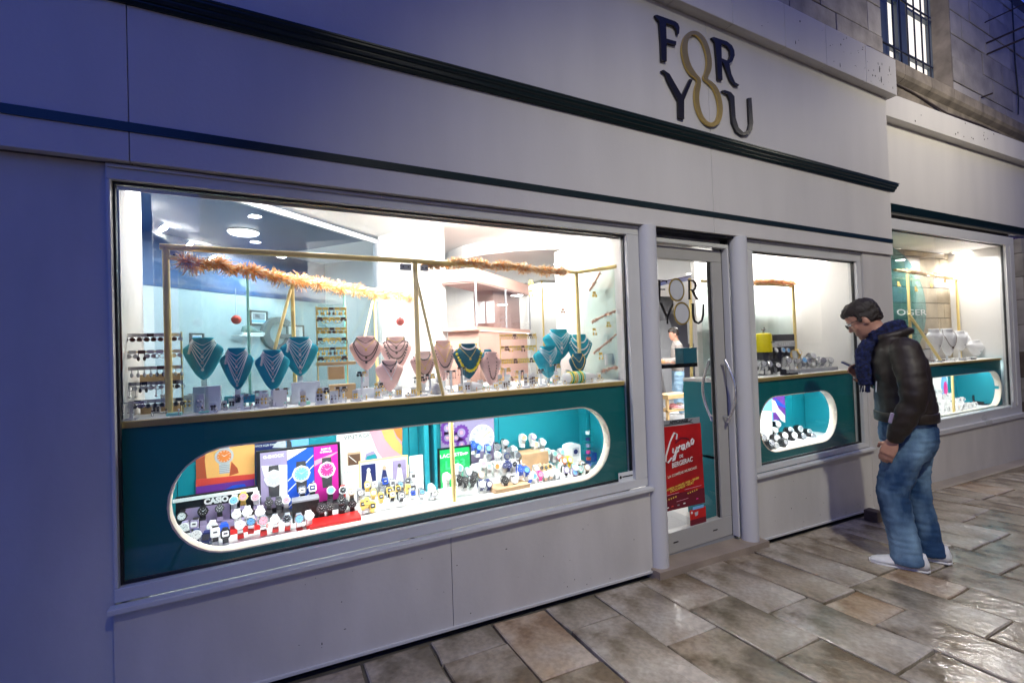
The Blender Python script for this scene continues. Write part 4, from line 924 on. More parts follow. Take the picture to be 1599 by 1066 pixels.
watches([(-0.067, 0.47, 0.673, 'eek'), (-0.021, 0.47, 0.668, 'eee'), (0.012, 0.47, 0.669, 'wwp'), (0.088, 0.47, 0.708, 'ksw#'), (0.138, 0.47, 0.713, 'kwn#'), (0.228, 0.47, 0.684, 'kwl'), (0.29, 0.47, 0.674, 'rwk')], 'back row by the triple picture board', G1, cuff='dark_grey', riser=(NF, 'dark_grey', 'dark step under the back row in front of the triple picture board'))
watches([(-0.409, 0.37, 0.648, 'vww'), (-0.37, 0.37, 0.657, 'kvw#'), (-0.301, 0.37, 0.634, 'www!'), (-0.253, 0.37, 0.615, 'bbb#')], 'middle row at the niche far left', G1, riser=(NF, 'white', 'white step under the middle row at the far left of the niche'))
watches([(-0.203, 0.37, 0.669, 'www!'), (-0.158, 0.37, 0.672, 'www!'), (-0.104, 0.37, 0.662, 'www!')], 'middle row above the red stand', G1, riser=(NF, 'red', 'red step behind the front row of steel watches'))
watches([(0.17, 0.33, 0.637, 'kek!'), (0.21, 0.33, 0.639, 'kek!'), (0.265, 0.33, 0.662, 'kek!'), (0.27, 0.33, 0.625, 'kkk!'), (0.318, 0.33, 0.634, 'kkk!')], 'dark cluster on the red tray', G1, cuff='black', riser=(NF, 'red', 'red upright behind the dark watches'))
watches([(-0.382, 0.25, 0.637, 'kww#'), (-0.347, 0.25, 0.644, 'nww!'), (-0.31, 0.25, 0.627, 'nne#'), (-0.276, 0.25, 0.64, 'kww#'), (-0.237, 0.25, 0.626, 'kkw#')], 'front row at the niche far left', G1, riser=(NF, 'white', 'white step under the front row at the far left'))
watches([(-0.181, 0.25, 0.654, 'sww'), (-0.137, 0.25, 0.661, 'ssl'), (-0.087, 0.25, 0.654, 'ssp'), (-0.04, 0.25, 0.65, 'sww'), (0.012, 0.25, 0.644, 'ssk'), (0.065, 0.25, 0.633, 'ssl'), (0.109, 0.25, 0.638, 'www')], 'front row before the red stand', G1, cuff='red', riser=(NF, 'dark_grey', 'dark ribbed step under the front row of steel watches'))
mb = MB(); r = (0.109, 0.346, 0.562, 0.631); mb.box(r[0], r[1], .22, .34, NF, NF + .018, .003); tag(mb.build('display_tray', 'red', origin=(r[0], .28, NF)), 'flat bright red tray in front of the dark watch cluster', 'tray')
mb = MB(); r = (0.037, 0.163, 0.61, 0.708)
o = thing('display_block', 'black ribbed block carrying two square watches in the niche', 'display block', ((r[0] + r[1]) / 2, .40, NF))
mb.box(r[0], r[1], .37, .45, NF, r[3] - .03, .003); mb.build('block', 'black', o)
mb = MB()
for i in range(4): mb.box(r[0], r[1], .365 - .004 + i * .02, .373 + i * .02, r[3] - .029, r[3] - .02)
mb.build('rib', 'grey', o)
O5 = '(540,660)'
watches([(0.415, 0.45, 0.685, 'ggw'), (0.454, 0.45, 0.683, 'sww'), (0.495, 0.45, 0.67, 'sss'), (0.514, 0.45, 0.692, 'sbn'), (0.556, 0.45, 0.674, 'sws'), (0.598, 0.45, 0.659, 'ssl'), (0.64, 0.45, 0.672, 'ssk'), (0.673, 0.45, 0.696, 'sws')], 'back row before the three photographs', G1, kind='square', size=.86, cuff='white', riser=(NF, 'white', 'white step under the back row of gold and steel watches'))
watches([(0.322, 0.37, 0.685, 'ttw'), (0.367, 0.37, 0.673, 'ssw'), (0.434, 0.37, 0.661, 'ggw'), (0.519, 0.37, 0.66, 'kgk'), (0.566, 0.37, 0.662, 'kgk'), (0.622, 0.37, 0.652, 'ggg'), (0.65, 0.37, 0.65, 'ssk')], 'middle row of the gold and steel group', G1, kind='square', size=.86, cuff='white', riser=(NF, 'white', 'white step under the middle row of the gold and steel group'))
watches([(0.366, 0.29, 0.636, 'ggk'), (0.385, 0.29, 0.645, 'ggg'), (0.414, 0.29, 0.618, 'ggk'), (0.459, 0.29, 0.658, 'ggk'), (0.518, 0.29, 0.659, 'kgw'), (0.567, 0.29, 0.646, 'ksw'), (0.629, 0.29, 0.648, 'ssb'), (0.678, 0.29, 0.645, 'ssl')], 'front row of the gold and steel group', G1, kind='square', size=.86, cuff='white', riser=(NF, 'white', 'white step under the front row of the gold and steel group'))
watches([(0.742, 0.32, 0.647, 'www!'), (0.758, 0.32, 0.618, 'ssw!')], 'pair left of the brass post', G1, size=1.05, cuff='white', riser=(NF, 'white', 'white step under the pair left of the brass post'))
watches([(1.077, 0.5, 0.815, 'bbb'), (1.111, 0.5, 0.795, 'bbl'), (1.178, 0.5, 0.781, 'bsl'), (1.243, 0.5, 0.783, 'kss!'), (1.302, 0.5, 0.803, 'kss!'), (1.318, 0.5, 0.749, 'sss!'), (1.365, 0.5, 0.748, 'www!')], 'top row below the clock face poster', G1, yaw=.0, cuff='white', riser=(NF, 'white', 'tall white step under the top row by the clock face poster'))
watches([(1.145, 0.43, 0.743, 'sss!'), (1.212, 0.43, 0.749, 'wwx!'), (1.273, 0.43, 0.73, 'sns!'), (1.349, 0.43, 0.728, 'sss!'), (1.39, 0.43, 0.681, 'www!')], 'second row below the clock face poster', G1, yaw=.0, cuff='white', riser=(NF, 'white', 'white step under the second row by the clock face poster'))
watches([(1.084, 0.37, 0.722, 'wwp!'), (1.122, 0.37, 0.701, 'wwm!'), (1.173, 0.37, 0.694, 'wwo!'), (1.225, 0.37, 0.691, 'wsn!'), (1.254, 0.37, 0.69, 'nnn!'), (1.295, 0.37, 0.689, 'wwk!')], 'third row below the clock face poster', G1, yaw=.0, cuff='white', riser=(NF, 'white', 'white step under the third row by the clock face poster'))
watches([(0.929, 0.36, 0.722, 'wwl!'), (0.983, 0.36, 0.691, 'mxw!'), (1.02, 0.36, 0.668, 'kkk!'), (1.063, 0.36, 0.661, 'wtw!')], 'row in front of the green board', G1, yaw=.3, cuff='white', riser=(NF, 'white', 'white step in front of the green board'))
watches([(0.822, 0.27, 0.71, 'www!'), (0.894, 0.27, 0.683, 'kkk!'), (0.929, 0.27, 0.672, 'kek!'), (0.972, 0.27, 0.663, 'kek!'), (1.029, 0.27, 0.634, 'nww!'), (1.074, 0.27, 0.627, 'nnw!')], 'front row beside the brass post', G1, yaw=.15, cuff='white', riser=(NF, 'light_grey', 'grey step beside the brass post'))
r = (1.087, 1.315, 0.562, 0.618)
mb = MB(); mb.box(r[0], r[1], .21, .33, NF, r[3] - .012, .003); tag(mb.build('wooden_box', 'wood', origin=(r[0], .27, NF)), 'pale wooden display box with two white watch pads at the front of the niche', 'box')
watches([(1.169, 0.25, 0.638, 'kkk!'), (1.233, 0.25, 0.63, 'kww!')], 'pair on the pale wooden box', G1, cuff='white')
watches([(1.437, 0.5, 0.818, 'wwt!'), (1.514, 0.5, 0.816, 'wvw!'), (1.529, 0.5, 0.761, 'wwt!'), (1.586, 0.5, 0.768, 'www!')], 'top tier on the wooden plinth', G1, yaw=.0, cuff='white', size=1.05)
r = (1.375, 1.575, 0.651, 0.727)
mb = MB(); mb.box(r[0], r[1], .42, .56, NF, r[3], .003); o = tag(mb.build('wooden_plinth', 'wood', origin=(r[0], .5, NF)), 'wooden plinth in the niche topped with pale watches', 'plinth')
watches([(1.547, 0.44, 0.709, 'wwt!'), (1.587, 0.44, 0.718, 'wwm!'), (1.637, 0.44, 0.697, 'wwm!'), (1.671, 0.44, 0.67, 'wpw!'), (1.698, 0.44, 0.698, 'wwm!')], 'second tier left of the white picture block', G1, yaw=.0, cuff='white', riser=(NF, 'white', 'white step left of the white picture block'))
watches([(1.448, 0.36, 0.641, 'wtw!'), (1.483, 0.36, 0.642, 'ttk.'), (1.515, 0.36, 0.638, 'tgk.'), (1.546, 0.36, 0.642, 'tgk.'), (1.567, 0.36, 0.628, 'wgw.'), (1.64, 0.36, 0.629, 'mww!'), (1.661, 0.36, 0.663, 'oow!'), (1.704, 0.36, 0.662, 'yyw!'), (1.708, 0.36, 0.628, 'yyo!'), (1.802, 0.36, 0.622, 'wtw!')], 'third tier with the yellow watches', G1, yaw=.0, cuff='white', riser=(NF, 'white', 'white step under the tier with yellow watches'))
watches([(1.286, 0.27, 0.682, 'bbb'), (1.326, 0.27, 0.672, 'bbl'), (1.35, 0.27, 0.631, 'bww'), (1.377, 0.27, 0.625, 'wwl'), (1.421, 0.27, 0.629, 'hhp'), (1.46, 0.27, 0.623, 'tww!'), (1.5, 0.27, 0.626, 'tww!'), (1.542, 0.27, 0.621, 'www!'), (1.579, 0.27, 0.593, 'tww!'), (1.616, 0.27, 0.628, 'kvw!'), (1.679, 0.27, 0.605, 'vvl!'), (1.689, 0.27, 0.631, 'mww!'), (1.725, 0.27, 0.616, 'kmw!'), (1.777, 0.27, 0.62, 'ktw!')], 'front row at the niche right end', G1, yaw=.0, cuff='white', riser=(NF, 'white', 'white step along the front at the right end'))
# white picture block, clear tower, blue boxes
r = (1.71, 1.821, 0.641, 0.755)
o = thing('picture_block', 'white arched block with a dark round watch picture in the niche', 'display block', ((r[0] + r[1]) / 2, .4, NF))
w_ = r[1] - r[0]; mb = MB(); mb.prism([(r[0], NF), (r[1], NF), (r[1], r[3] - .02)] + arc((r[0] + r[1]) / 2, r[3] - .02, w_ / 2, .018, .2, PI - .2, 8) + [(r[0], r[3] - .02)], .40, .46); mb.build('block', 'white', o)
sheet(o, (r[0] + w_ * .4, r[0] + w_ * .88, r[3] - .085, r[3] - .03), .398, 'light_grey', 'picture'); disc(o, r[0] + w_ * .62, r[3] - .056, .017, .017, .397, 'navy', 'dial')
r = (1.845, 1.911, 0.575, 0.841)
o = thing('acrylic_tower', 'clear tower of cubes holding navy, lilac, pink and red watch straps', 'display tower', ((r[0] + r[1]) / 2, .38, NF))
hh = (r[3] - NF) / 6
for i, m_ in enumerate(('blue', 'red_coral', 'hot_pink', 'lilac', 'navy', 'acrylic')):
    mb = MB(); mb.box(r[0], r[1], .36, .42, NF + i * hh + .001, NF + (i + 1) * hh - .001, .002); mb.build('cube', 'glass_green', o)
    mb = MB(); n_ = 14; mb.rings([[((r[0] + r[1]) / 2 + .016 * math.cos(2 * PI * k / n_), .39 + .016 * math.sin(2 * PI * k / n_), NF + (i + f) * hh) for k in range(n_)] for f in (.25, .7)]); mb.build('watch_strap', m_, o)
for lb, rr, m_, y_ in (('blue carton behind the clear tower of cubes', (1.928, 2.003, 0.547, 0.657), 'blue', .44), ('tall navy carton at the right end of the niche', (2.035, 2.068, 0.582, 0.654), 'navy', .48)):
    o = thing('carton', lb, 'box', ((rr[0] + rr[1]) / 2, y_, NF)); mb = MB(); mb.box(rr[0], rr[1], y_, y_ + .06, NF, rr[3], .002); mb.build('box_body', m_, o)
    sheet(o, (rr[0] + .006, rr[1] - .006, rr[2] + .02, rr[2] + .05), y_ - .0015, 'blue_light' if m_ == 'blue' else 'white', 'label_strip')
# niche of the narrow window and its counter top
G3 = 'watches in the narrow window'
watches([(3.975, 0.42, 0.596, 'www!'), (4.021, 0.42, 0.645, 'www!'), (4.207, 0.42, 0.57, 'kwS!'), (4.349, 0.42, 0.567, 'kwS!'), (4.493, 0.42, 0.523, 'kwS!')], 'back row of the round-ended niche', G3, yaw=-.1, size=1.3, cuff='black', riser=(NF3, 'white', 'white step at the back of the round-ended niche'))
watches([(3.845, 0.32, 0.556, 'kSw!'), (3.957, 0.32, 0.566, 'kww!'), (4.091, 0.32, 0.553, 'kwS!'), (4.228, 0.32, 0.531, 'ksS!'), (4.379, 0.32, 0.508, 'ksS!')], 'middle row of the round-ended niche', G3, yaw=-.1, size=1.3, cuff='black', riser=(NF3, 'dark_grey', 'dark step in the middle of the round-ended niche'))
watches([(3.512, 0.22, 0.617, 'ksS!'), (3.619, 0.22, 0.558, 'ksS!'), (3.678, 0.22, 0.531, 'kwS!'), (3.796, 0.22, 0.544, 'kkS!')], 'front row of the round-ended niche', G3, yaw=-.1, size=1.3, cuff='black')
p_ = thing('watch_poster', 'blue and plum poster with a white figure in the round-ended niche', 'poster', (4.049, 0.5, 0.702))
r = (3.772, 4.256, 0.661, 0.94); sheet(p_, r, .50, 'blue_light', 'sheet', .004); sheet(p_, (r[0] + (r[1] - r[0]) * .62, r[1], r[2], r[3]), .4985, 'purple')
poly(p_, [(4.058, 0.857), (4.106, 0.841), (4.15, 0.769), (4.245, 0.692), (4.245, 0.623), (4.182, 0.655), (4.108, 0.736), (4.059, 0.741)], .497, 'white'); poly(p_, [(4.098, 0.873), (4.261, 0.772), (4.26, 0.76), (4.142, 0.801)], .4962, 'blue')
r = (3.725, 3.903, 0.624, 0.774); mb = MB(); mb.box(r[0], r[1], .40, .46, NF3, r[3], .003); tag(mb.build('display_block', 'white', origin=(r[0], .43, NF3)), 'plain white block at the left of the round-ended niche', 'display block')
# top of the narrow counter
b_ = (3.78, 4.332, 1.226, 1.459)
o = thing('display_board', 'dark grey board with a silver band lettered CITIZEN in the narrow window', 'display board', ((b_[0] + b_[1]) / 2, .42, CT3))
mb = MB(); mb.box(b_[0], b_[1], .42, .44, CT3, b_[3], .003); mb.build('board', 'dark_grey', o)
r = (3.946, 4.326, 1.345, 1.398); sheet(o, (r[0], b_[1] - .002, r[2], r[3]), .417, 'light_grey', 'band', .003)
q = text_mb('CITIZEN', .045, .004, .0012); w_ = max(v[0] for v in q.v); k_ = (b_[1] - r[0]) * .66 / w_; q.v = [(v[0] * k_, v[1], v[2]) for v in q.v]; place(q, (r[0] + (b_[1] - r[0]) * .27, .414, r[2] + .012)); q.build('lettering', 'silver', o)
o = thing('yellow_canister', 'bright yellow canister with a chrome valve standing left of the silver lettered board', 'canister', (3.712, 0.33, 1.224))
r = (3.647, 3.813, 1.308, 1.473); cx_, w_ = (r[0] + r[1]) / 2, (r[1] - r[0]) / 2 * .9
mb = MB(); mb.rings([[(cx_ + w_ * f * math.cos(2 * PI * k / 24), .33 + w_ * .8 * f * math.sin(2 * PI * k / 24), z) for k in range(24)] for f, z in ((.97, r[2]), (1, r[2] + .006), (1, r[3] - .02), (.93, r[3] - .008), (.7, r[3]))]); mb.build('body', 'yellow', o, smooth=True)
mb = MB(); mb.box(cx_ - w_ * .9, cx_ + w_ * .9, .30, .36, CT3, r[2]); mb.build('base', 'dark_grey', o)
mb = MB(); mb.tube([(cx_, .33, r[3]), (cx_, .33, r[3] + .03)], .008, 8); mb.tube([(cx_ - .022, .33, r[3] + .03), (cx_ + .022, .33, r[3] + .03)], .007, 8); mb.tube([(cx_ + .012, .33, r[3] + .02), (cx_ + .012, .33, r[3] + .05)], .007, 8); mb.build('valve', 'steel', o, smooth=True)
mb = MB(); mb.box(cx_ + w_ * .1, cx_ + w_ * .75, .33 - w_ * .8 - .002, .33 - w_ * .8 + .015, (r[2] + r[3]) / 2 - .003, (r[2] + r[3]) / 2 + .004); mb.build('mark', 'black', o)
watches([(3.961, 0.37, 1.32, 'kSw'), (4.06, 0.37, 1.317, 'kSl'), (4.133, 0.37, 1.311, 'kSl')], 'slanting row on the dark lettered board', G3, yaw=0, size=1.2, cuff='dark_grey')
watches([(3.52, 0.26, 1.219, 'kSS!'), (3.614, 0.26, 1.215, 'ssS!'), (3.7, 0.26, 1.211, 'ksS!'), (3.806, 0.26, 1.193, 'kkw!'), (3.96, 0.26, 1.23, 'ssS!'), (4.068, 0.26, 1.219, 'sss!'), (4.116, 0.26, 1.294, 'ggw!'), (4.18, 0.26, 1.221, 'ssl!'), (4.256, 0.26, 1.211, 'sss!'), (4.325, 0.26, 1.254, 'sSS!'), (4.4, 0.26, 1.212, 'ssS!'), (4.474, 0.26, 1.208, 'sss!'), (4.596, 0.26, 1.203, 'ssS!')], 'row along the narrow counter', G3, yaw=-.2, size=1.35, jitter=.4, cuff='white')
r = (4.019, 4.598, 1.1, 1.142); mb = MB(); mb.box(r[0], r[1], .20, .34, CT3, r[3], .003); tag(mb.build('display_step', 'grey', origin=(r[0], .27, CT3)), 'long flat grey plinth under the steel watches in the narrow window', 'plinth')
r = (3.731, 3.899, 1.116, 1.164); mb = MB(); mb.box(r[0], r[1], .15, .20, CT3, CT3 + .014, .002); mb.box(r[0], r[0] + .012, .15, .20, CT3 + .0141, r[3], .002); tag(mb.build('price_stand', 'black_gloss', origin=(r[0], .17, CT3)), 'small black L-shaped stand on the edge of the narrow counter', 'stand')

# ================================================================ NECKLACE BUSTS
def bust_w(t):
    P = [(0, .03), (.04, .2), (.12, .38), (.25, .56), (.42, .76), (.58, .93), (.68, 1.0), (.76, .96), (.82, .78), (.87, .6), (.93, .53), (1, .52)]
    for (a, u), (b, v) in zip(P, P[1:]):
        if t <= b: return u + (v - u) * (t - a) / (b - a)
    return .52
def bust_d(t): return .16 + .34 * math.sin(PI * min(1, max(0, t * .9 + .08))) if t < .8 else .30
def bust(b, y, m, label, kind, chains, group='necklace busts', yaw=0.0, lean=.0, stand=True, studs=False, base=None):
    xc, zb, w, h = b; base = CT if base is None else base
    w *= 1.0; hw = w / 2
    o = thing('necklace_bust', label, 'bust', (xc, y, zb), group); o.rotation_euler = (0, 0, yaw)
    rings = []; N = 20
    ts = [0, .03, .07, .14, .22, .32, .42, .52, .6, .68, .74, .79, .84, .89, .95, 1.0]
    def front(x, t):
        ww = bust_w(t) * hw; u = min(1, abs(x) / ww); return -bust_d(t) * hw * math.sqrt(max(0, 1 - u ** 2.2)) - lean * (1 - t) * h
    for t in ts:
        ww = bust_w(t) * hw; r = []
        for k in range(N):
            a = 2 * PI * k / N; c, s_ = math.cos(a), math.sin(a); x = ww * c
            r.append((x, front(x, t) if s_ < 0 else (bust_d(t) * hw * .35 if t < .8 else bust_d(t) * hw) * s_ - lean * (1 - t) * h, t * h))
        rings.append(r)
    mb = MB(); mb.rings([[(x + xc, yy + y, z + zb) for x, yy, z in r] for r in rings]); mb.build('bust_form', m, o, smooth='all')
    if stand and zb > base + .015:
        mb = MB(); mb.box(xc - .012, xc + .012, y + .0, y + .012, base, zb + h * .4); mb.box(xc - .03, xc + .03, y - .03, y + .03, base, base + .006); mb.build('stand', 'acrylic', o)
    if studs:
        mb = MB()
        for k in range(5):
            t = .82 - .045 * k; x = -hw * (.55 + .02 * k); mb.ball((xc + x, y + front(x, t) - .004, zb + t * h), hw * .075, 6, 4)
        s_ = mb.build('stud_earrings', 'white', o, smooth='all')
    R_ = Matrix.Rotation(yaw, 4, 'Z')
    for i, (depth, wid, cm, style) in enumerate(chains):
        def P_(u, off=.003):
            v = abs(u); x = wid * hw * (u if style != 'V' else math.copysign(v ** .92, u)); t = .93 - depth * (1 - v ** (1.05 if style == 'V' else 2.3))
            if v > .9: t = .93 - depth * (1 - v ** (1.05 if style == 'V' else 2.3)) + (v - .9) * .3
            xx = max(-bust_w(t) * hw * .985, min(bust_w(t) * hw * .985, x)); return Vector((xx, front(xx, t) - off, t * h))
        nm = ['finest top', 'second', 'third', 'fourth', 'fifth', 'sixth', 'lowest'][i if i < len(chains) - 1 else 6] if len(chains) > 1 else 'single'
        cn = {'silver': 'silver', 'gold': 'gold', 'white': 'pearl white', 'brown': 'dark bead', 'yellow': 'amber bead', 'red': 'dark red bead', 'dark_grey': 'dark bead'}[cm]
        nk = thing('necklace', '%s %s necklace on the %s' % (cn, nm if len(chains) > 1 else 'single', kind), 'necklace', (xc, y, zb), 'necklaces on busts'); nk.rotation_euler = (0, 0, yaw)
        mb = MB(); pts = [P_(u / 9) for u in range(-9, 10)]; rr = .0012 if style in 'VU' else .0
        if style in 'VU': mb.tube([Vector((xc, y, zb)) + q for q in pts], .0019 if style == 'V' else .0026, 4, False)
        else:
            for j in range(-13, 14): q = P_(j / 13, .006); mb.ball((xc + q.x, y + q.y, zb + q.z), hw * (.055 if style == 'b' else .10 * (1 if j % 2 else .75)), 6, 4)
        mb.build('chain' if style in 'VU' else 'bead_string', 'chain_silver' if cm == 'silver' else cm, nk, smooth='all')
        if style in 'VU' and (i > 0 or len(chains) == 1):
            q = P_(0, .005); mb = MB(); mb.rings([[(xc + q.x + hw * .075 * math.cos(2 * PI * k / 8), y + q.y + dy, zb + q.z - hw * .07 + hw * .085 * math.sin(2 * PI * k / 8)) for k in range(8)] for dy in (-.003, .003)])
            mb.build('pendant', cm if i % 2 else ('white' if cm == 'silver' else 'brown'), nk)
SV = [(.12, .50, 'silver', 'V'), (.24, .56, 'silver', 'V'), (.36, .62, 'silver', 'V'), (.50, .68, 'silver', 'V'), (.66, .72, 'silver', 'V'), (.80, .72, 'silver', 'V')]
BL = [('0', )]
for b, y, nm, ch, st in (
    ((-0.322, 1.317, 0.165, 0.2), .40, 'left-most blue bust', SV[:5], True),
    ((-0.182, 1.265, 0.141, 0.198), .34, 'second blue bust from the left', SV, True),
    ((-0.032, 1.252, 0.152, 0.197), .32, 'third blue bust from the left', SV[:5], True),
    ((0.091, 1.311, 0.182, 0.201), .40, 'fourth blue bust from the left', SV, True)):
    bust(b, y, 'velvet_teal', 'peacock blue velvet %s hung with silver chains' % nm, nm, ch, studs=st)
PK = [(.14, .5, 'brown', 'V'), (.3, .6, 'gold', 'V'), (.52, .8, 'brown', 'U'), (.66, .86, 'dark_grey', 'U')]
bust((0.437, 1.32, 0.182, 0.193), .50, 'velvet_pink', 'pink velvet bust right of the gold earring rack, with curved dark strands', 'pink bust right of the gold rack', PK, yaw=-.15)
bust((0.611, 1.299, 0.188, 0.211), .52, 'velvet_pink', 'tall pink velvet bust left of the middle brass post with rings of brown chain', 'tall pink bust left of the brass post', [(.1, .5, 'gold', 'V'), (.22, .55, 'brown', 'V'), (.36, .66, 'brown', 'U'), (.55, .8, 'brown', 'b'), (.7, .8, 'dark_grey', 'b')], yaw=-.15)
bust((0.536, 1.202, 0.153, 0.176), .36, 'velvet_pink', 'low pink velvet bust in front of the other pink busts, three dark beads', 'low front pink bust', [(.12, .5, 'dark_grey', 'U'), (.26, .55, 'dark_grey', 'V'), (.5, .6, 'silver', 'V')])
bust((0.737, 1.232, 0.151, 0.186), .40, 'velvet_pink', 'pink velvet bust just right of the middle brass post with gold pendant', 'pink bust right of the brass post', [(.2, .6, 'dark_grey', 'b'), (.45, .75, 'gold', 'V'), (.66, .85, 'brown', 'b')])
bust((0.885, 1.234, 0.159, 0.246), .48, 'velvet_pink', 'pink velvet bust behind the slanting brass brace, with a dark stone pendant', 'pink bust behind the brass brace', [(.14, .5, 'gold', 'V'), (.42, .7, 'gold', 'V'), (.6, .8, 'dark_grey', 'b')])
bust((1.026, 1.24, 0.189, 0.215), .42, 'velvet_dark', 'dark blue velvet bust with a chunky amber bead necklace', 'dark blue bust with amber beads', [(.1, .5, 'white', 'b'), (.34, .62, 'gold', 'V'), (.7, .95, 'yellow', 'B')], yaw=-.1)
bust((1.168, 1.184, 0.144, 0.215), .40, 'velvet_pink', 'slim pink velvet bust with a single line of stones, right of the pink group', 'slim pink bust on the right', [(.72, .45, 'brown', 'b')], yaw=-.1)
bust((1.573, 1.213, 0.202, 0.21), .38, 'velvet_teal', 'lower left blue bust of the right-hand blue group, with silver chains', 'lower left blue bust of the right-hand group', SV[:4], yaw=-.25)
bust((1.739, 1.323, 0.233, 0.215), .50, 'velvet_teal', 'tall blue bust at the back of the right-hand blue group', 'tall blue bust of the right-hand group', SV[1:5], yaw=-.25)
bust((1.867, 1.278, 0.196, 0.219), .44, 'velvet_teal', 'blue bust with three white pearl strings in the right-hand group', 'blue bust with pearl strings', [(.2, .55, 'white', 'b'), (.42, .8, 'white', 'b'), (.6, .92, 'white', 'b')], yaw=-.25)
bust((1.78, 1.206, 0.125, 0.163), .34, 'velvet_dark', 'small dark blue bust below the pearl string bust', 'small dark blue bust', [(.3, .6, 'gold', 'V'), (.6, .85, 'gold', 'U')], yaw=-.25)
for k, (b, y) in enumerate((((1.124, 1.29, 0.103, 0.154), .75), ((1.319, 1.257, 0.1, 0.159), .78))):
    bust(b, y, 'velvet_dark', ['distant dark bust inside the shop, left of the amber bead bust', 'distant dark bust inside the shop, right of the amber bead bust'][k], 'x', [])

# ---------------------------------------------------- earring racks
EAR = {}
def ear_mesh(kind):
    mb = MB()
    for dx in (-.0075, .0075):
        if kind == 'hoop':
            pts = [(dx, -.002 + .0, -.012 + 0)]
            mb.rings([[(dx + (r_ * math.cos(a)), -.002 + dy, -.011 + r_ * math.sin(a)) for r_, dy in ((.0078, -.001), (.0078, .001), (.0056, .001), (.0056, -.001))] for a in [2 * PI * k / 12 for k in range(13)]], False)
        elif kind == 'drop':
            mb.tube([(dx, -.002, 0), (dx, -.002, -.012)], .0011, 4); mb.ball((dx, -.002, -.018), .0052, 8, 5, .8, .6, 1.4)
        elif kind == 'disc':
            mb.tube([(dx, -.002, 0), (dx, -.002, -.004)], .0012, 4); mb.rings([[(dx + .0068 * math.cos(2 * PI * k / 10), -.002 + dy, -.011 + .0068 * math.sin(2 * PI * k / 10)) for k in range(10)] for dy in (-.001, .001)])
        elif kind == 'stud': mb.ball((dx, -.003, -.004), .0058, 8, 5)
        elif kind == 'long':
            mb.tube([(dx, -.002, 0), (dx, -.002, -.032)], .0012, 4); mb.ball((dx, -.002, -.036), .0040, 6, 4)
            mb.ball((dx, -.002, -.010), .0030, 6, 4)
    mb.add(*(lambda c_: (c_.v, c_.f))(MB().box(-.009, .009, .0002, .0012, -.003, .008)))
    me = bpy.data.meshes.new('earrings'); me.from_pydata(mb.v, [], mb.f); me.update(); me.materials.append(M['gold']); me.shade_smooth(); me.set_sharp_from_angle(angle=math.radians(50)); return me
for k in ('hoop', 'drop', 'disc', 'stud', 'long'): EAR[k] = ear_mesh(k)
def earring(loc, kind, m, label, group, s=1.0, rz=0):
    o = bpy.data.objects.new('earrings', EAR[kind]); C.objects.link(o); o.location = loc; o.scale = (s,) * 3; o.rotation_euler.z = rz
    o.material_slots[0].link = 'OBJECT'; o.material_slots[0].material = M[m]; tag(o, label, 'earrings', group); return o
def rack(name, label, x0, x1, y, bars, z0, m_frame, ms, kinds, per, tier_name, group, card='white', s=1.0, posts=True, rz=0.0):
    o = thing(name, label, 'earring rack', ((x0 + x1) / 2, y, z0), 'earring racks'); top = max(bars) + .012
    mb = MB()
    if posts:
        for x in (x0, x1): mb.tube([(x, y, z0), (x, y, top)], .0035, 6)
        mb.build('post', m_frame, o)
    for i, z in enumerate(sorted(bars, reverse=True)):
        mb = MB(); mb.box(x0, x1, y - .003, y + .003, z - .003, z + .003); mb.build('bar', m_frame, o)
        for k in range(per[i % len(per)]):
            n_ = per[i % len(per)]; x = x0 + (x1 - x0) * (k + .5) / n_; kd = kinds[(i * 3 + k * (1 + i % 2)) % len(kinds)] if i % 2 else kinds[i % len(kinds)]
            mm = ms[(k + i * 2) % len(ms)]
            earring((x, y - .0045, z - .004), kd, mm, '%s %s earrings, %s from left on the %s tier of the %s' % ({'silver': 'silver', 'gold': 'gold', 'steel': 'steel', 'white': 'white', 'brown': 'brown', 'dark_grey': 'dark', 'pink': 'pink', 'acrylic': 'clear', 'sticker_white': 'pale', 'navy': 'navy'}[mm], {'hoop': 'hoop', 'drop': 'drop', 'disc': 'disc', 'stud': 'stud', 'long': 'long drop'}[kd], stars(k), ['top', 'second', 'third', 'fourth', 'fifth', 'lowest', 'lowest'][min(i, 6)], tier_name), group, s)
    return o
rack('earring_rack', 'silver five-tier earring rack at the far left of the wide counter', -0.606 + .0, -0.388, .28, [1.527, 1.455, 1.385, 1.319, 1.242], CT, 'brass_paint', ['silver', 'silver', 'silver', 'sticker_white', 'dark_grey', 'silver'], ['disc', 'hoop', 'drop', 'long', 'disc'], [9, 7, 10, 12, 9], 'silver rack', 'earrings on the silver rack', s=1.4)
for z_, lb in ((1.339, 'upper blond wood shelf behind the silver earring rack'), (1.196, 'lower blond wood shelf behind the silver earring rack')):
    mb = MB(); mb.box(-.555, -0.407, .36, .44, z_ - .016, z_ + .016); tag(mb.build('wooden_shelf', 'blond_wood', origin=(-.4, .4, z_)), lb, 'shelf')
rack('earring_rack', 'tall gold earring rack in the middle of the left display', 0.18, 0.33, .46, [1.665, 1.612, 1.556, 1.501, 1.449, 1.4], CT, 'brass_paint', ['gold', 'gold', 'brown', 'gold'], ['drop', 'hoop', 'disc', 'stud'], [5], 'tall gold rack', 'earrings on the tall gold rack', s=1.3)
mb = MB(); r = (0.191, 0.328, 1.375, 1.68); mb.box(r[0], r[1], .475, .48, r[2], r[3] + .01); tag(mb.build('rack_back', 'glass_green', origin=(r[0], .475, r[2])), 'clear back sheet of the tall gold earring rack', 'panel')
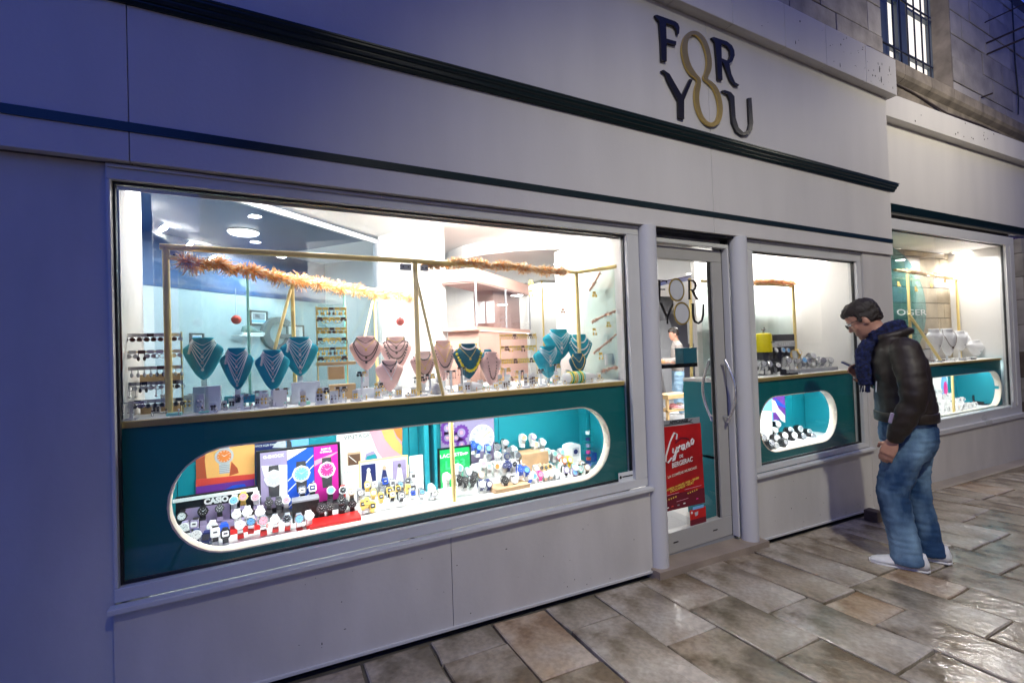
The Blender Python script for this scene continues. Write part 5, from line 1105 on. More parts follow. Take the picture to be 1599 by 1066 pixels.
for lb, rr, y_ in (('gold block under the tall gold earring rack', (0.229, 0.309, 1.282, 1.351), .42), ('wider gold block in front of the tall gold rack', (0.225, 0.355, 1.171, 1.258), .34), ('gold shelf under the tall gold rack', (0.172, 0.373, 1.357, 1.375), .44)):
    mb = MB(); mb.box(rr[0], rr[1], y_, y_ + .06, rr[2], rr[3], .002); tag(mb.build('gold_block', 'blond_wood', origin=(rr[0], y_, rr[2])), lb, 'display block')
rack('earring_rack', 'wide gold four-tier earring rack left of the right-hand blue busts', 1.286, 1.557, .5, [1.503, 1.426, 1.341, 1.225], CT, 'brass_paint', ['gold', 'gold', 'gold', 'brown'], ['hoop', 'drop', 'disc'], [9, 9, 9, 6], 'wide gold rack', 'earrings on the wide gold rack', s=1.25)
# T-bars with earrings along the front of the wide counter
tb_px = [(-0.541, 0.16, 1.245, 0.1), (-0.292, 0.26, 1.289, 0.0), (-0.157, 0.2, 1.243, 0.07), (-0.082, 0.22, 1.253, 0.06), (0.003, 0.26, 1.256, 0.07), (0.181, 0.18, 1.249, 0.06), (0.264, 0.2, 1.248, 0.06), (0.371, 0.24, 1.316, 0.05), (0.454, 0.24, 1.252, 0.05), (0.668, 0.24, 1.272, 0.07), (0.74, 0.28, 1.281, 0.06), (0.857, 0.26, 1.296, 0.07), (0.937, 0.3, 1.309, 0.06), (1.199, 0.26, 1.293, 0.08), (1.284, 0.24, 1.274, 0.07), (1.456, 0.28, 1.272, 0.05), (1.549, 0.24, 1.3, 0.05)]
for i, (x, y, z, L_) in enumerate(tb_px):
    if L_ <= 0: continue
    o = thing('earring_stand', 'small clear T-shaped earring stand, %s from the left along the wide counter' % (stars(i) if i < 16 else 'last'), 'earring stand', (x, y, CT), 'small T-shaped earring stands')
    z = max(z, CT + .03); mb = MB(); mb.box(x - .006, x + .006, y, y + .006, CT, z); mb.box(x - .02, x + .02, y - .015, y + .02, CT, CT + .004); mb.box(x - L_ / 2, x + L_ / 2, y, y + .006, z, z + .006); mb.build('stand', 'acrylic', o)
    n_ = max(2, int(L_ / .028)); mm = 'silver' if i < 4 else 'gold'
    for k in range(n_): earring((x - L_ / 2 + L_ * (k + .5) / n_, y - .002, z), random.choice(['drop', 'disc', 'long', 'hoop']), random.choice([mm, mm, 'brown', 'dark_grey'] if i > 3 else [mm, 'steel']), '%s pair of small earrings on the %s T-shaped stand from the left' % (stars(k), stars(i) if i < 16 else 'last'), 'earrings on the T-shaped stands')
# plain white display blocks, cards and ring pads
for lb, rr, y_, m_ in (('white display block below the left-most blue bust, with two white skull studs', (-0.348, -0.243, 1.169, 1.292), .26, 'acrylic'), ('white display block below the fourth blue bust', (0.046, 0.177, 1.17, 1.284), .30, 'acrylic'), ('white display block right of the gold blocks', (0.349, 0.466, 1.171, 1.232), .30, 'acrylic'), ('white card block under the pearl string bust', (1.687, 1.769, 1.161, 1.234), .36, 'white'), ('pair of white cards leaning at the right end of the counter', (1.981, 2.076, 1.277, 1.356), .30, 'white'), ('teal box under the left blue busts', (-0.238, -0.112, 1.203, 1.234), .34, 'velvet_teal'), ('white earring card below the third blue bust', (-0.034, 0.025, 1.176, 1.257), .22, 'white')):
    mb = MB(); mb.box(rr[0], rr[1], y_, y_ + (.05 if 'card' not in lb else .006), rr[2] if 'card' in lb else max(CT, min(rr[2], CT + .02)), max(rr[3], CT + .02), .002); tag(mb.build('display_block' if 'card' not in lb else 'card', m_, origin=(rr[0], y_, CT)), lb, 'display block' if 'card' not in lb else 'card')
random.seed(11)
LMK = [(-.50, 'the silver rack'), (-.36, 'the brass post at the left'), (-.24, 'the left-most blue bust'), (-.11, 'the second blue bust'), (.03, 'the third blue bust'), (.15, 'the fourth blue bust'), (.30, 'the gold blocks'), (.46, 'the left pink bust'), (.60, 'the low front pink bust'), (.74, 'the middle brass post'), (.90, 'the slanting brass brace'), (1.05, 'the amber bead bust'), (1.20, 'the slim pink bust'), (1.36, 'the wide gold rack'), (1.55, 'the lower left blue bust'), (1.72, 'the bangle cone'), (1.9, 'the right-hand glass screen')]
def near(x): return min(LMK, key=lambda q: abs(q[0] - x))[1]
USED = {}; CNM = {'white': 'white', 'acrylic': 'clear', 'navy': 'navy', 'brown': 'brown', 'mint': 'mint', 'pink': 'pink', 'bust_white': 'off-white'}
def uniq(lb):
    USED[lb] = USED.get(lb, 0) + 1
    return lb if USED[lb] == 1 else lb + [', further right', ', third along', ', fourth along', ', fifth along', ', sixth along'][min(USED[lb], 6) - 2]
for i in range(44):
    px = -.50 + 2.42 * (i + random.random() * .8) / 44; y = random.uniform(.145, .24)
    o = thing('ring', uniq('%s ring with a %s stone before %s' % ('silver' if i < 16 else 'gold', CNM[stn := random.choice(['white', 'acrylic', 'navy', 'brown', 'mint', 'pink'])], near(px))), 'ring', (px, y, CT), 'rings along the counter edge')
    mb = MB(); a0 = random.uniform(0, PI); r_ = random.uniform(.008, .011)
    mb.tube([(px + r_ * math.cos(a0) * math.cos(t), y + r_ * math.sin(a0) * math.cos(t), CT + r_ + .002 + r_ * math.sin(t)) for t in [2 * PI * k / 10 for k in range(11)]], .0016, 4); mb.build('band', 'silver' if i < 16 else 'gold', o, smooth='all')
    mb = MB(); mb.ball((px, y, CT + 2 * r_ + .004), .0045, 6, 4); mb.build('stone', stn, o)
for i in range(30):
    px = -.5 + 2.4 * (i + random.random()) / 30; y = random.uniform(.14, .34); w = random.uniform(.012, .028)
    mb = MB(); mb.box(px - w, px + w, y, y + .03, CT + .0005, CT + random.uniform(.006, .016), .0015)
    pm_ = random.choice(['white', 'acrylic', 'bust_white', 'mint', 'white']); tag(mb.build('jewellery_pad', pm_, origin=(px, y, CT)), uniq('small %s pad on the counter near %s' % (CNM[pm_], near(px))), 'pad', 'jewellery pads on the wide counter')
for i in range(62):
    px = -.53 + 2.47 * (i + random.random() * .9) / 62; y = random.uniform(.17, .50); w = random.uniform(.012, .020); hh = random.uniform(.035, .085); mm_ = random.choice(['silver', 'gold', 'dark_grey'] if px < .3 else ['gold', 'gold', 'brown'])
    o = thing('earring_card', uniq('upright white card with %s earrings near %s' % ({'silver': 'silver', 'gold': 'gold', 'dark_grey': 'dark', 'brown': 'brown'}[mm_], near(px))), 'card', (px, y, CT), 'earring cards on the wide counter')
    mb = MB(); mb.box(px - w, px + w, y, y + .004, CT, CT + hh, .001); mb.box(px - w, px + w, y + .0041, y + .025, CT, CT + .004); mb.build('card', random.choice(['white', 'acrylic', 'bust_white']), o)
    mb = MB()
    for dx in (-.4, .4): mb.ball((px + dx * w, y - .003, CT + hh * .62), .0058, 8, 5); mb.ball((px + dx * w, y - .003, CT + hh * .36), .0042, 6, 4, 1, .7, 1.6)
    mb.build('earrings', mm_, o, smooth='all')
# bracelet roll and a white hand form
o = thing('bracelet_roll', 'white cone lying on the counter ringed with green and yellow bangles', 'bracelet stand', (1.705, 0.22, 1.178))
a, b = Vector((1.594, 0.22, 1.202)), Vector((1.853, 0.22, 1.185)); a.z = b.z = CT + .036
mb = MB(); mb.tube([a, a.lerp(b, .5), a.lerp(b, .72), b], [.034, .034, .026, .006], 18); mb.build('cone', 'white', o, smooth='all')
for i, m_ in enumerate(('yellow', 'green', 'yellow', 'gold', 'mint', 'green', 'yellow', 'mint')):
    c = a.lerp(b, .12 + .055 * i); mb = MB(); mb.tube([c + Vector((0, .037 * math.cos(t), .037 * math.sin(t))) for t in [2 * PI * k / 18 for k in range(19)]], .0042, 6); mb.build('bangle', m_, o, smooth='all')
o = thing('bracelet_roll', 'white cone with a wide tan cuff lying in front of the amber bead bust', 'bracelet stand', (0.993, 0.24, 1.209))
a, b = Vector((0.931, 0.26, 1.23)), Vector((1.031, 0.2, 1.194)); a.z, b.z = CT + .036, CT + .02
mb = MB(); mb.tube([a, a.lerp(b, .6), b], [.026, .024, .010], 16); mb.build('cone', 'white', o, smooth='all')
mb = MB(); mb.tube([a.lerp(b, .15), a.lerp(b, .38)], .029, 16); mb.build('cuff_bracelet', 'tan', o, smooth=True)
o = thing('grey_vase', 'small round grey ribbed pot on the counter below the brass brace', 'pot', (0.762, 0.22, 1.198))
q = (0.762, 0.22, 1.198); mb = MB(); mb.lathe([(.016, 0), (.028, .012), (.032, .03), (.026, .048), (.018, .054)], 16, (q[0], q[1], CT)); mb.build('body', 'light_grey', o, smooth='all')
mb = MB(); mb.lathe([(.018, .054), (.019, .058), (.016, .06)], 16, (q[0], q[1], CT)); mb.build('lip', 'white', o)
# gold trinkets hanging in the right half of the window
for i, q in enumerate([(1.59, 0.6, 1.88), (1.587, 0.6, 1.812), (1.91, 0.3, 1.769), (1.899, 0.3, 1.521), (2.021, 0.3, 1.564), (1.906, 0.25, 1.356), (1.983, 0.8, 1.702), (2.061, 0.8, 1.692)]):
    earring(q, 'drop' if i % 2 else 'disc', 'gold' if i < 6 else 'brown', ['gold trinket hanging high left of the right-hand brass post', 'gold trinket hanging just below the highest one', 'topmost gold trinket on the right-hand glass screen', 'gold trinket on the glass screen beside the second strand', 'gold trinket at the right edge of the glass screen', 'lowest gold trinket on the right-hand glass screen', 'left dark trinket before the white wall display', 'right dark trinket before the white wall display'][i], 'hanging gold trinkets', 1.5)

# ================================================================ SALES ROOM
c0, cl, cr = Vector((1.286, 0.887, 1.93)), Vector((1.081, 1.065, 1.93)), Vector((2.136, 1.602, 1.93))
k_ = 1.0
def scal(v): d = Vector(v) - Vector((0, -2.1886, 1.413)); return Vector((0, -2.1886, 1.413)) + d
cab = thing('wall_cabinet', 'pink corner cabinet with glass doors and a lit ledge inside the shop', 'cabinet', (c0.x, c0.y, 0))
back = (cl - c0) + (cr - c0)
def cabbox(z0, z1, m, name, inset=0.0, par=None):
    p0 = [c0, cr, cr + (cl - c0), cl]; cen = (cr + cl) / 2
    pp = [q + (cen - q) * inset for q in p0]
    mb = MB(); mb.add([(q.x, q.y, z0) for q in pp] + [(q.x, q.y, z1) for q in pp], [(0, 3, 2, 1), (4, 5, 6, 7), (0, 1, 5, 4), (1, 2, 6, 5), (2, 3, 7, 6), (3, 0, 4, 7)]); return mb.build(name, m, par or cab)
zt_, zg, zl_ = c0.z, 2.069, 0
cz = lambda py: 1.413 + (c0 - Vector((0, -2.1886, 1.413))).dot(Vector((0.45472, 0.89049, 0.01601))) / 711 * (0) + 0
d_ = (c0 - Vector((0, -2.1886, 1.413)));
def zpx(py): return c0.z + (436 - py) / 711 * d_.dot(Vector((0.45472, 0.89049, 0.01601)))
cabbox(zpx(438), zpx(418), 'pink_panel', 'cornice')
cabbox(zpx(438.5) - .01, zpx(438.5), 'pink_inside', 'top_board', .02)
cabbox(zpx(515), zpx(509), 'pink_panel', 'shelf')
cabbox(zpx(700), zpx(516), 'pink_panel', 'lower_body', .10)
def cabwall(a, b, z0, z1, m, name, off):
    n_ = (b - a).cross(Vector((0, 0, 1))).normalized() * off; t = (b - a).cross(Vector((0, 0, 1))).normalized() * .006
    mb = MB(); q = [a + n_, b + n_, b + n_ + t, a + n_ + t]; mb.add([(v.x, v.y, z0) for v in q] + [(v.x, v.y, z1) for v in q], [(0, 3, 2, 1), (4, 5, 6, 7), (0, 1, 5, 4), (1, 2, 6, 5), (2, 3, 7, 6), (3, 0, 4, 7)]); return mb.build(name, m, cab)
s_l = (cl - c0) * .72; s_r = (cr - c0) * .72
ci = c0 + (cl - c0) * .8 + (cr - c0) * .5
cabwall(cl + (cr - c0) * .5, ci - (cl - c0) * .8 + (cl - c0) * -.0, zpx(509), zpx(439), 'pink_inside', 'back_panel', 0) if False else None
q0 = c0 + (cr - c0) * .45 + (cl - c0) * .95; q1 = c0 + (cr - c0) * .45 + (cl - c0) * .35; q2 = c0 + (cr - c0) * .98 + (cl - c0) * .35
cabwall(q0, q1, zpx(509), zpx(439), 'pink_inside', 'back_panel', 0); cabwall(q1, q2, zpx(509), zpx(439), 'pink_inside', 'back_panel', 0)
cabwall(cl, c0, zpx(509), zpx(438), 'glass', 'glass_door', 0); cabwall(c0 + (cr - c0) * .005, c0 + (cr - c0) * .48, zpx(509), zpx(438), 'glass', 'glass_door', 0); cabwall(c0 + (cr - c0) * .5, cr, zpx(509), zpx(438), 'glass', 'glass_door', 0)
mb = MB(); e = .006
for q in (c0, c0 + (cr - c0) * .49, cl, cr): mb.box(q.x - e, q.x + e, q.y - e, q.y + e, zpx(509), zpx(439))
mb.build('door_edge', 'grey', cab)
mb = MB(); a, b = c0 + (cl - c0) * .1 + (cr - c0) * .12, cl + (cr - c0) * .12; mb.tube([(a.x, a.y, zpx(517)), (b.x, b.y, zpx(517))], .008, 6); a, b = c0 + (cr - c0) * .12 + (cl - c0) * .1, cr + (cl - c0) * .1; mb.tube([(a.x, a.y, zpx(517)), (b.x, b.y, zpx(517))], .008, 6)
mb.build('light_strip', 'warm_strip', cab)
for i, (f, g_) in enumerate(((.55, .2), (.25, .12))):
    q = c0 + (cl - c0) * f + (cr - c0) * .35; o = thing('necklace_pad', ['white pad of fine necklaces at the left in the pink cabinet', 'white pad of fine necklaces behind the corner of the pink cabinet'][i], 'pad', (q.x, q.y, zpx(508)), 'pads in the pink cabinet')
    hx = (cl - c0) * .12
    for k in range(4):
        mb = MB(); z = zpx(500 - 9 * k); p_a, p_b = q - hx, q + hx; mb.add([(p_a.x, p_a.y, z), (p_b.x, p_b.y, z), (p_b.x, p_b.y, z + .05), (p_a.x, p_a.y, z + .05), (p_a.x + .01, p_a.y + .01, z), (p_b.x + .01, p_b.y + .01, z), (p_b.x + .01, p_b.y + .01, z + .05), (p_a.x + .01, p_a.y + .01, z + .05)], [(0, 1, 2, 3), (4, 7, 6, 5), (0, 3, 7, 4), (1, 5, 6, 2), (3, 2, 6, 7), (0, 4, 5, 1)]); mb.build('pad', 'light_grey', o)
# pink arches above the cabinet, white wall behind
A_ = (1.775, 2.295, 0.394, 0.331)
mb = MB(); mb.prism([(A_[0] - A_[2] / 2, A_[1]), (A_[0] + A_[2] / 2, A_[1])] + arc(A_[0], A_[1] + A_[3] * .45, A_[2] / 2, A_[3] * .55, 0, PI, 14), 2.6, 2.66); o = tag(mb.build('arch_panel', 'pink_panel', origin=(A_[0], 2.6, A_[1])), 'dusky pink arch panel above the corner cabinet, the larger one', 'panel')
A_ = (2.17, 2.33, 0.189, 0.189)
mb = MB(); mb.prism([(A_[0] - A_[2] / 2, A_[1]), (A_[0] + A_[2] / 2, A_[1])] + arc(A_[0], A_[1] + A_[3] * .45, A_[2] / 2, A_[3] * .55, 0, PI, 14), 2.7, 2.76); o = tag(mb.build('arch_panel', 'pink_panel', origin=(A_[0], 2.7, A_[1])), 'small dusky pink arch panel above the corner cabinet', 'panel')
mb = MB(); mb.box(.9, 3.9, 3.2, 3.25, 0, CEIL - .002); struct(mb.build('sales_room_wall', 'white_wall'))
# white wall display with a lit top, far right behind the blue busts
w_ = (2.858, 3.38, 1.428, 2.229)
o = thing('wall_display', 'bright white lit wall display behind the right-hand blue busts', 'display', ((w_[0] + w_[1]) / 2, 2.6, 0))
mb = MB(); mb.box(w_[0], w_[1], 2.6, 2.9, w_[3] - .02, w_[3] + .12, .004); mb.build('canopy', 'white', o); mb = MB(); mb.box(w_[0] + .02, w_[1] - .02, 2.62, 2.88, w_[3] - .034, w_[3] - .0205); mb.build('lamp_glass', 'strip_glow', o)
mb = MB(); mb.box(w_[0], w_[1], 2.9, 2.92, .6, w_[3] + .1); mb.build('back_panel', 'white', o); mb = MB(); mb.box(w_[0], w_[1], 2.6, 2.9, 0, .9); mb.build('cabinet_body', 'white', o)
mb = MB(); mb.tube([(w_[0] + .02, 2.59, .9), (w_[0] + .02, 2.59, w_[3])], .012, 8); mb.tube([(w_[1] - .02, 2.59, .9), (w_[1] - .02, 2.59, w_[3])], .012, 8); mb.build('brass_post', 'brass_paint', o)
q = (3.313, 3.389, 1.26, 2.064); mb = MB(); mb.box(q[0], q[1], 2.2, 2.25, 0, 2.1); tag(mb.build('dark_post', 'dark_grey', origin=(q[0], 2.2, 0)), 'dark upright seen through the right-hand glass screen', 'post')
# things seen through the door
st = thing('staircase', 'grey slanting stair flank at the back of the shop, seen through the door', 'stair', (9.399, 7.0, 0.994))
mb = MB(); mb.prism([(8.763, 2.992), (9.173, 2.918), (9.946, 1.239), (9.851, -0.447), (9.442, -0.409)], 7.0, 7.9); mb.build('stringer', 'light_grey', st)
mb = MB(); mb.prism([(8.579, 2.548), (8.899, 2.211), (9.415, 0.993), (9.339, -0.389), (8.431, -0.305)], 7.1, 7.2); mb.build('under_panel', 'brown', st)
mb = MB(); mb.prism([(6.722, 2.446), (7.233, 2.459), (7.197, 2.143), (6.987, 1.88)], 4.6, 4.9); o = tag(mb.build('hanging_shade', 'dark_grey', origin=(7.008, 4.6, 2.271)), 'dark tapering lamp shade at the back of the shop, behind the door lettering', 'lamp shade')
q = (2.371, 2.782, 1.233, 1.261)
mb = MB(); mb.box(q[0], q[1], .22, .34, q[2], q[3], .002); tag(mb.build('black_shelf', 'black_gloss', origin=(q[0], .28, q[2])), 'thin black shelf behind the door glass holding a blue box', 'shelf')
q2 = (2.661, 2.802, 1.249, 1.374); o = thing('gift_box', 'square petrol blue gift box on the thin black shelf', 'box', (q2[0], .25, q[3]))
mb = MB(); mb.box(q2[0], q2[1], .24, .32, q[3], q2[3] - .012, .002); mb.build('box_body', 'gift_teal', o); mb = MB(); mb.box(q2[0] - .002, q2[1] + .002, .238, .322, q2[3] - .0119, q2[3], .002); mb.build('lid', 'gift_teal', o)
bq = ((5.725, 3.4, 0.253), (6.215, 3.4, 0.207), 0.531, 0.285)
o = thing('low_bench', 'low blond wood rack with a pale shoe on it, seen through the door', 'bench', bq[0])
mb = MB(); mb.box(bq[0][0], bq[1][0], 3.4, 3.7, bq[2] - .05, bq[2] + .02, .004); mb.build('top', 'blond_wood', o); mb = MB(); mb.box(bq[0][0], bq[1][0], 3.4, 3.7, bq[3] - .02, bq[3] + .01, .004); mb.build('shelf', 'blond_wood', o)
for x in (bq[0][0], bq[1][0] - .04): mb = MB(); mb.box(x, x + .04, 3.42, 3.46, 0, bq[2] - .0501); mb.build('leg', 'blond_wood', o)
q = (5.939, 3.35, 0.303)
for k, dx in enumerate((0, .16)):
    o = thing('trainer', ['pale pink trainer on the low wooden rack, left one', 'pale trainer on the low wooden rack, right one'][k], 'shoe', (q[0] + dx, 3.5, bq[3] + .01)); a_, b_ = MB(), MB(); shoe(a_, b_, .27, .10, .10)
    place(a_, (q[0] + dx, 3.5, bq[3] + .011), rz=-.4); place(b_, (q[0] + dx, 3.5, bq[3] + .011), rz=-.4); a_.build('upper', ['pink', 'white'][k], o, smooth='all'); b_.build('sole', 'sole', o, smooth='all')
# blue wall case on brass uprights, seen through the door
w_ = (5.011, 5.312, 1.397, 1.961)
o = thing('wall_case', 'pale wall case of blue trays seen through the door, right of the lettering', 'wall case', ((w_[0] + w_[1]) / 2, 2.2, w_[2]))
mb = MB(); mb.box(w_[0], w_[1], 2.2, 2.3, w_[2], w_[3], .004); mb.build('case', 'light_grey', o)
hh = (w_[3] - w_[2]) / 4
for i in range(4):
    mb = MB(); mb.box(w_[0] + .03, w_[1] - .03, 2.19, 2.1985, w_[2] + hh * i + .03, w_[2] + hh * (i + 1) - .03); t_ = mb.build('tray', 'blue_light', o)
    mb = MB()
    for k in range(3): wd = (w_[1] - w_[0] - .1) / 3; mb.box(w_[0] + .05 + wd * k, w_[0] + .04 + wd * (k + 1), 2.18, 2.189, w_[2] + hh * i + .05, w_[2] + hh * (i + .6))
    mb.build('piece', ('navy', 'silver', 'dark_grey', 'steel')[i], t_)
u_ = ((3.858, 1.2, 2.076), (3.818, 1.2, 1.057), (4.103, 1.2, 2.127))
o = thing('brass_rack', 'brass upright with a garlanded rail seen through the door', 'display frame', u_[1])
mb = MB(); mb.tube([u_[0], u_[1]], .016, 8); mb.tube([(u_[0][0] - .02, 1.2, u_[0][2]), (u_[2][0], 1.2, u_[0][2])], .014, 8); mb.build('frame', 'brass_paint', o, smooth=True)
tinsel('tinsel_garland', 'pale tinsel garland seen through the door above the blue wall case', [(3.837, 1.15, 2.041), (3.931, 1.15, 2.038), (4.068, 1.15, 2.063)], .05, 350, ['tinsel_gold', 'tinsel_pale'])
mb = MB(); z_ = 1.024; mb.box(u_[1][0] - .03, 4.6, .62, 1.25, 0, z_ - .02); o = tag(mb.build('teal_cabinet', 'teal_bright', origin=(u_[1][0], .9, 0)), 'plain teal cabinet side standing inside the door on the right', 'cabinet')

# ================================================================ POSTER ON THE DOOR
R_ = (2.248, 2.655, 0.24, 0.86)
pq = [(2.229, 0.106, 0.85), (2.656, 0.106, 0.84), (2.668, 0.106, 0.266), (2.233, 0.106, 0.274)]
po = thing('theatre_poster', 'glossy red theatre poster with white script lettering taped to the door glass', 'poster', pq[3])
def onp(u, v, off=0): # u 0..1 left-right, v 0..1 top-bottom
    a = Vector(pq[0]).lerp(Vector(pq[1]), u); b = Vector(pq[3]).lerp(Vector(pq[2]), u); q = a.lerp(b, v); q.y = .1065 - off; return q
def psheet(u0, v0, u1, v1, m, off, name='print'):
    mb = MB(); q = [onp(u0, v0, off), onp(u1, v0, off), onp(u1, v1, off), onp(u0, v1, off)]; k = [v + Vector((0, .0012, 0)) for v in q]; mb.add([v[:] for v in q] + [v[:] for v in k], [(0, 3, 2, 1), (4, 5, 6, 7), (0, 1, 5, 4), (1, 2, 6, 5), (2, 3, 7, 6), (3, 0, 4, 7)]); return mb.build(name, m, po)
psheet(0, 0, 1, .985, 'poster_red', 0, 'sheet'); psheet(.0, .80, 1, .985, 'poster_red_dark', .0014); 
psheet(-.0, -.075, .98, -.002, 'grey', .0014, 'header')
def ptext(s, u, v, hgt, m, bold=0, shear=0, width=None, tilt=0.0, off=.0032):
    mb = text_mb(s, hgt, .0006, bold, shear, 'CENTER'); w = max(q[0] for q in mb.v) - min(q[0] for q in mb.v); pw = (onp(1, v) - onp(0, v)).length
    k = (width * pw / w) if width else 1; q = onp(u, v, off); mb.v = [(x * k, y, z + x * k * tilt) for x, y, z in mb.v]; place(mb, q); mb.build('lettering', m, po)
TL = -.035
ptext('AFFICHAGE', .5, -.035, .026, 'black', bold=.001, width=.42)
mb = MB(); a, b = onp(.15, -.018, .003), onp(.72, -.032, .003); mb.tube([a, b, onp(.80, -.055, .003)], .0022, 5); mb.tube([b, onp(.82, -.012, .003)], .0022, 5); mb.build('print', 'black', po)
# hand-drawn script word
def stroke(pts, r):
    q = [onp(u, v, .0035) for u, v in pts]; mb = MB(); mb.tube(q, r, 6); return mb
scr = MB()
for pts in ([(.42, .16), (.44, .10), (.38, .08), (.28, .18), (.18, .34), (.17, .40), (.22, .42), (.30, .37)],
            [(.34, .26), (.33, .31), (.37, .32), (.42, .27)], [(.42, .25), (.40, .32), (.36, .40), (.32, .41), (.34, .36), (.44, .30)],
            [(.45, .25), (.45, .31)], [(.45, .28), (.49, .24), (.51, .25)],
            [(.58, .24), (.54, .24), (.52, .29), (.55, .30), (.59, .25)], [(.59, .23), (.59, .29), (.61, .29)],
            [(.65, .22), (.64, .28)], [(.64, .26), (.68, .21), (.70, .22), (.69, .27), (.72, .26)],
            [(.78, .18), (.75, .20), (.75, .25), (.78, .25), (.81, .20), (.78, .18)]):
    k = stroke(pts, .0058); scr.add(k.v, k.f)
scr.build('script_lettering', 'white', po)
mb = stroke([(.40, .20), (.52, .15), (.64, .16), (.70, .18)], .004); mb.build('print', 'poster_red_dark', po)
ptext('DE', .51, .385, .030, 'white', bold=.0008, width=.08, tilt=.06); ptext('BERGERAC', .53, .47, .046, 'white', bold=.0012, width=.46, tilt=.10)
ptext('LA COMÉDIE MUSICALE', .52, .575, .024, 'cream_print', bold=.0005, width=.64, tilt=.10)
ptext('SAMEDI 14 MARS 2026 • 20H00', .51, .715, .022, 'yellow_print', bold=.0006, width=.74, tilt=.12); ptext("L'ACCLAMEUR • NIORT", .50, .748, .022, 'yellow_print', bold=.0006, width=.52, tilt=.12)
for u, v in ((.25, .845), (.72, .815)):
    acc = MB()
    for k in range(5):
        c = onp(u + (k - 2) * .05, v - (k - 2) * .005, .0035); st_ = []
        for j in range(10): r__ = .0085 if j % 2 == 0 else .0036; st_.append((c.x + r__ * math.sin(j * PI / 5), c.z + r__ * math.cos(j * PI / 5)))
        q = shape2d([st_], c.y - .0005, c.y); acc.add(q.v, q.f)
    acc.build('star', 'yellow_print', po)
for u0, v0, u1 in ((.08, .805, .42), (.55, .775, .93), (.36, .895, .62)):
    mb = MB(); a, b = onp(u0, v0, .0032), onp(u1, v0 - .012, .0032); mb.tube([a, b], .0016, 4); mb.build('small_print', 'pink', po)
for u, v, m_ in ((.17, .945, 'white'), (.27, .94, 'red_coral'), (.53, .935, 'white'), (.40, .94, 'grey'), (.82, .915, 'hot_pink')):
    c = onp(u, v, .0032); mb = MB(); mb.box(c.x - .010, c.x + .010, c.y, c.y + .001, c.z - .004, c.z + .004); mb.build('small_logo', m_, po)
r = (2.517, 2.675, 0.119, 0.247)
o = thing('door_sticker', 'small square red sticker with a grey mark low on the door glass', 'sticker', (r[0], .106, r[2]))
sheet(o, r, .1085, 'red', 'sheet'); sheet(o, (r[0], r[1], r[2], r[2] + (r[3] - r[2]) * .45), .1072, 'poster_red_dark'); disc(o, r[0] + .018, r[3] - .02, .009, .009, .1068, 'white'); poly(o, [(r[0] + .05, r[3] - .05), (r[0] + .075, r[3] - .045), (r[0] + .08, r[3] - .02), (r[0] + .045, r[3] - .025)], .1066, 'light_grey')
sheet(o, (r[0] + .028, r[1] - .02, r[3] - .004, r[3] + .016), .1075, 'blue_light')

# ================================================================ RIGHT BAY OF THE SHOP (its front turns slightly towards the street)
BX0, BY0, BA = 5.85, .27, -.035
def b3(mb): return place(mb, (BX0, BY0, 0), rz=BA)
def P3(s, off, z): return (BX0 + math.cos(BA) * s - math.sin(BA) * off, BY0 + math.sin(BA) * s + math.cos(BA) * off, z)
bay = thing('shopfront', 'right-hand cream bay of the shop with the second wide window, behind the man', 'shopfront', (BX0, BY0, 0))
def bbox(s0, s1, o0, o1, z0, z1, m, name, par=bay, bev=0):
    mb = MB(); mb.box(s0, s1, o0, o1, z0, z1, bev); b3(mb); return mb.build(name, m, par)
FZ0, FZ1 = 2.717, 3.671
bbox(-.66, 5.0, -.03, .1, FZ0, FZ1, 'cream', 'fascia_panel', bev=.002)
mz0, mz1 = 2.709, 2.788
mb = MB(); mb.profile([(-.031, mz0), (-.05, mz0 + .005), (-.06, mz0 + .02), (-.075, mz1 - .015), (-.08, mz1), (-.031, mz1)], -.5, 5.0); b3(mb); mb.build('moulding', 'dark_green', bay)
ctz = 3.921
bbox(-.66, 5.0, -.12, .1, FZ1 + .001, ctz, 'cream', 'cornice', bev=.006)
mb = MB()
for i in range(14):
    s_, z_, r_ = random.uniform(.3, 2.2), random.uniform(FZ1 + .03, ctz - .03), random.uniform(.006, .012); k = MB(); k.prism([(s_ + r_ * math.cos(a), z_ + r_ * math.sin(a)) for a in [2 * PI * j / 6 for j in range(6)]], -.1215, -.1205); mb.add(k.v, k.f)
b3(mb); s_ = mb.build('dirt_speck', 'scuff', bay); s_['kind'] = 'stuff'
# frame
gl_, gr2 = -.55, 2.638; gt, gb = 2.53, 0.453
fe = 2.887
fr = bbox(gl_ - .1, fe, -.03, .05, gt + .012, FZ0 - .06, 'frame_white', 'window_frame', bev=.004)
bbox(gr2 + .008, fe, -.03, .05, gb - .008, gt + .0119, 'frame_white', 'frame_stile', fr, .004)
bbox(gr2 + .09, gr2 + .12, -.045, -.0305, gb - .008, gt, 'frame_white', 'bead', fr, .004)
bbox(gl_ - .1, fe, -.03, .05, 0.331 + .012, gb - .0081, 'frame_white', 'frame_rail', fr, .004)
bbox(gl_ - .1, fe + .02, -.075, .04, 0.292, 0.331 + .0119, 'frame_white', 'window_sill', fr, .004)
bbox(gl_ - .1, fe, .02, .2, FZ0 - .06, FZ0 - .001, 'black', 'shadow_gap', bay)
bbox(gl_ - .1, gr2 + .012, .005, .013, gb - .006, gt + .008, 'glass', 'glass_pane', fr)
bbox(gl_ - .1, gr2 + .010, -.002, .020, gt + .002, gt + .0118, 'gasket', 'gasket', fr)
bbox(gr2 + .002, gr2 + .0078, -.002, .020, gb, gt, 'gasket', 'gasket', fr)
pz = 0.454; bbox(gr2 - .07, gr2 + .05, -.036, -.031, pz - .035, pz + .035, 'sticker_white', 'label_plate', fr)
wz = 0.292
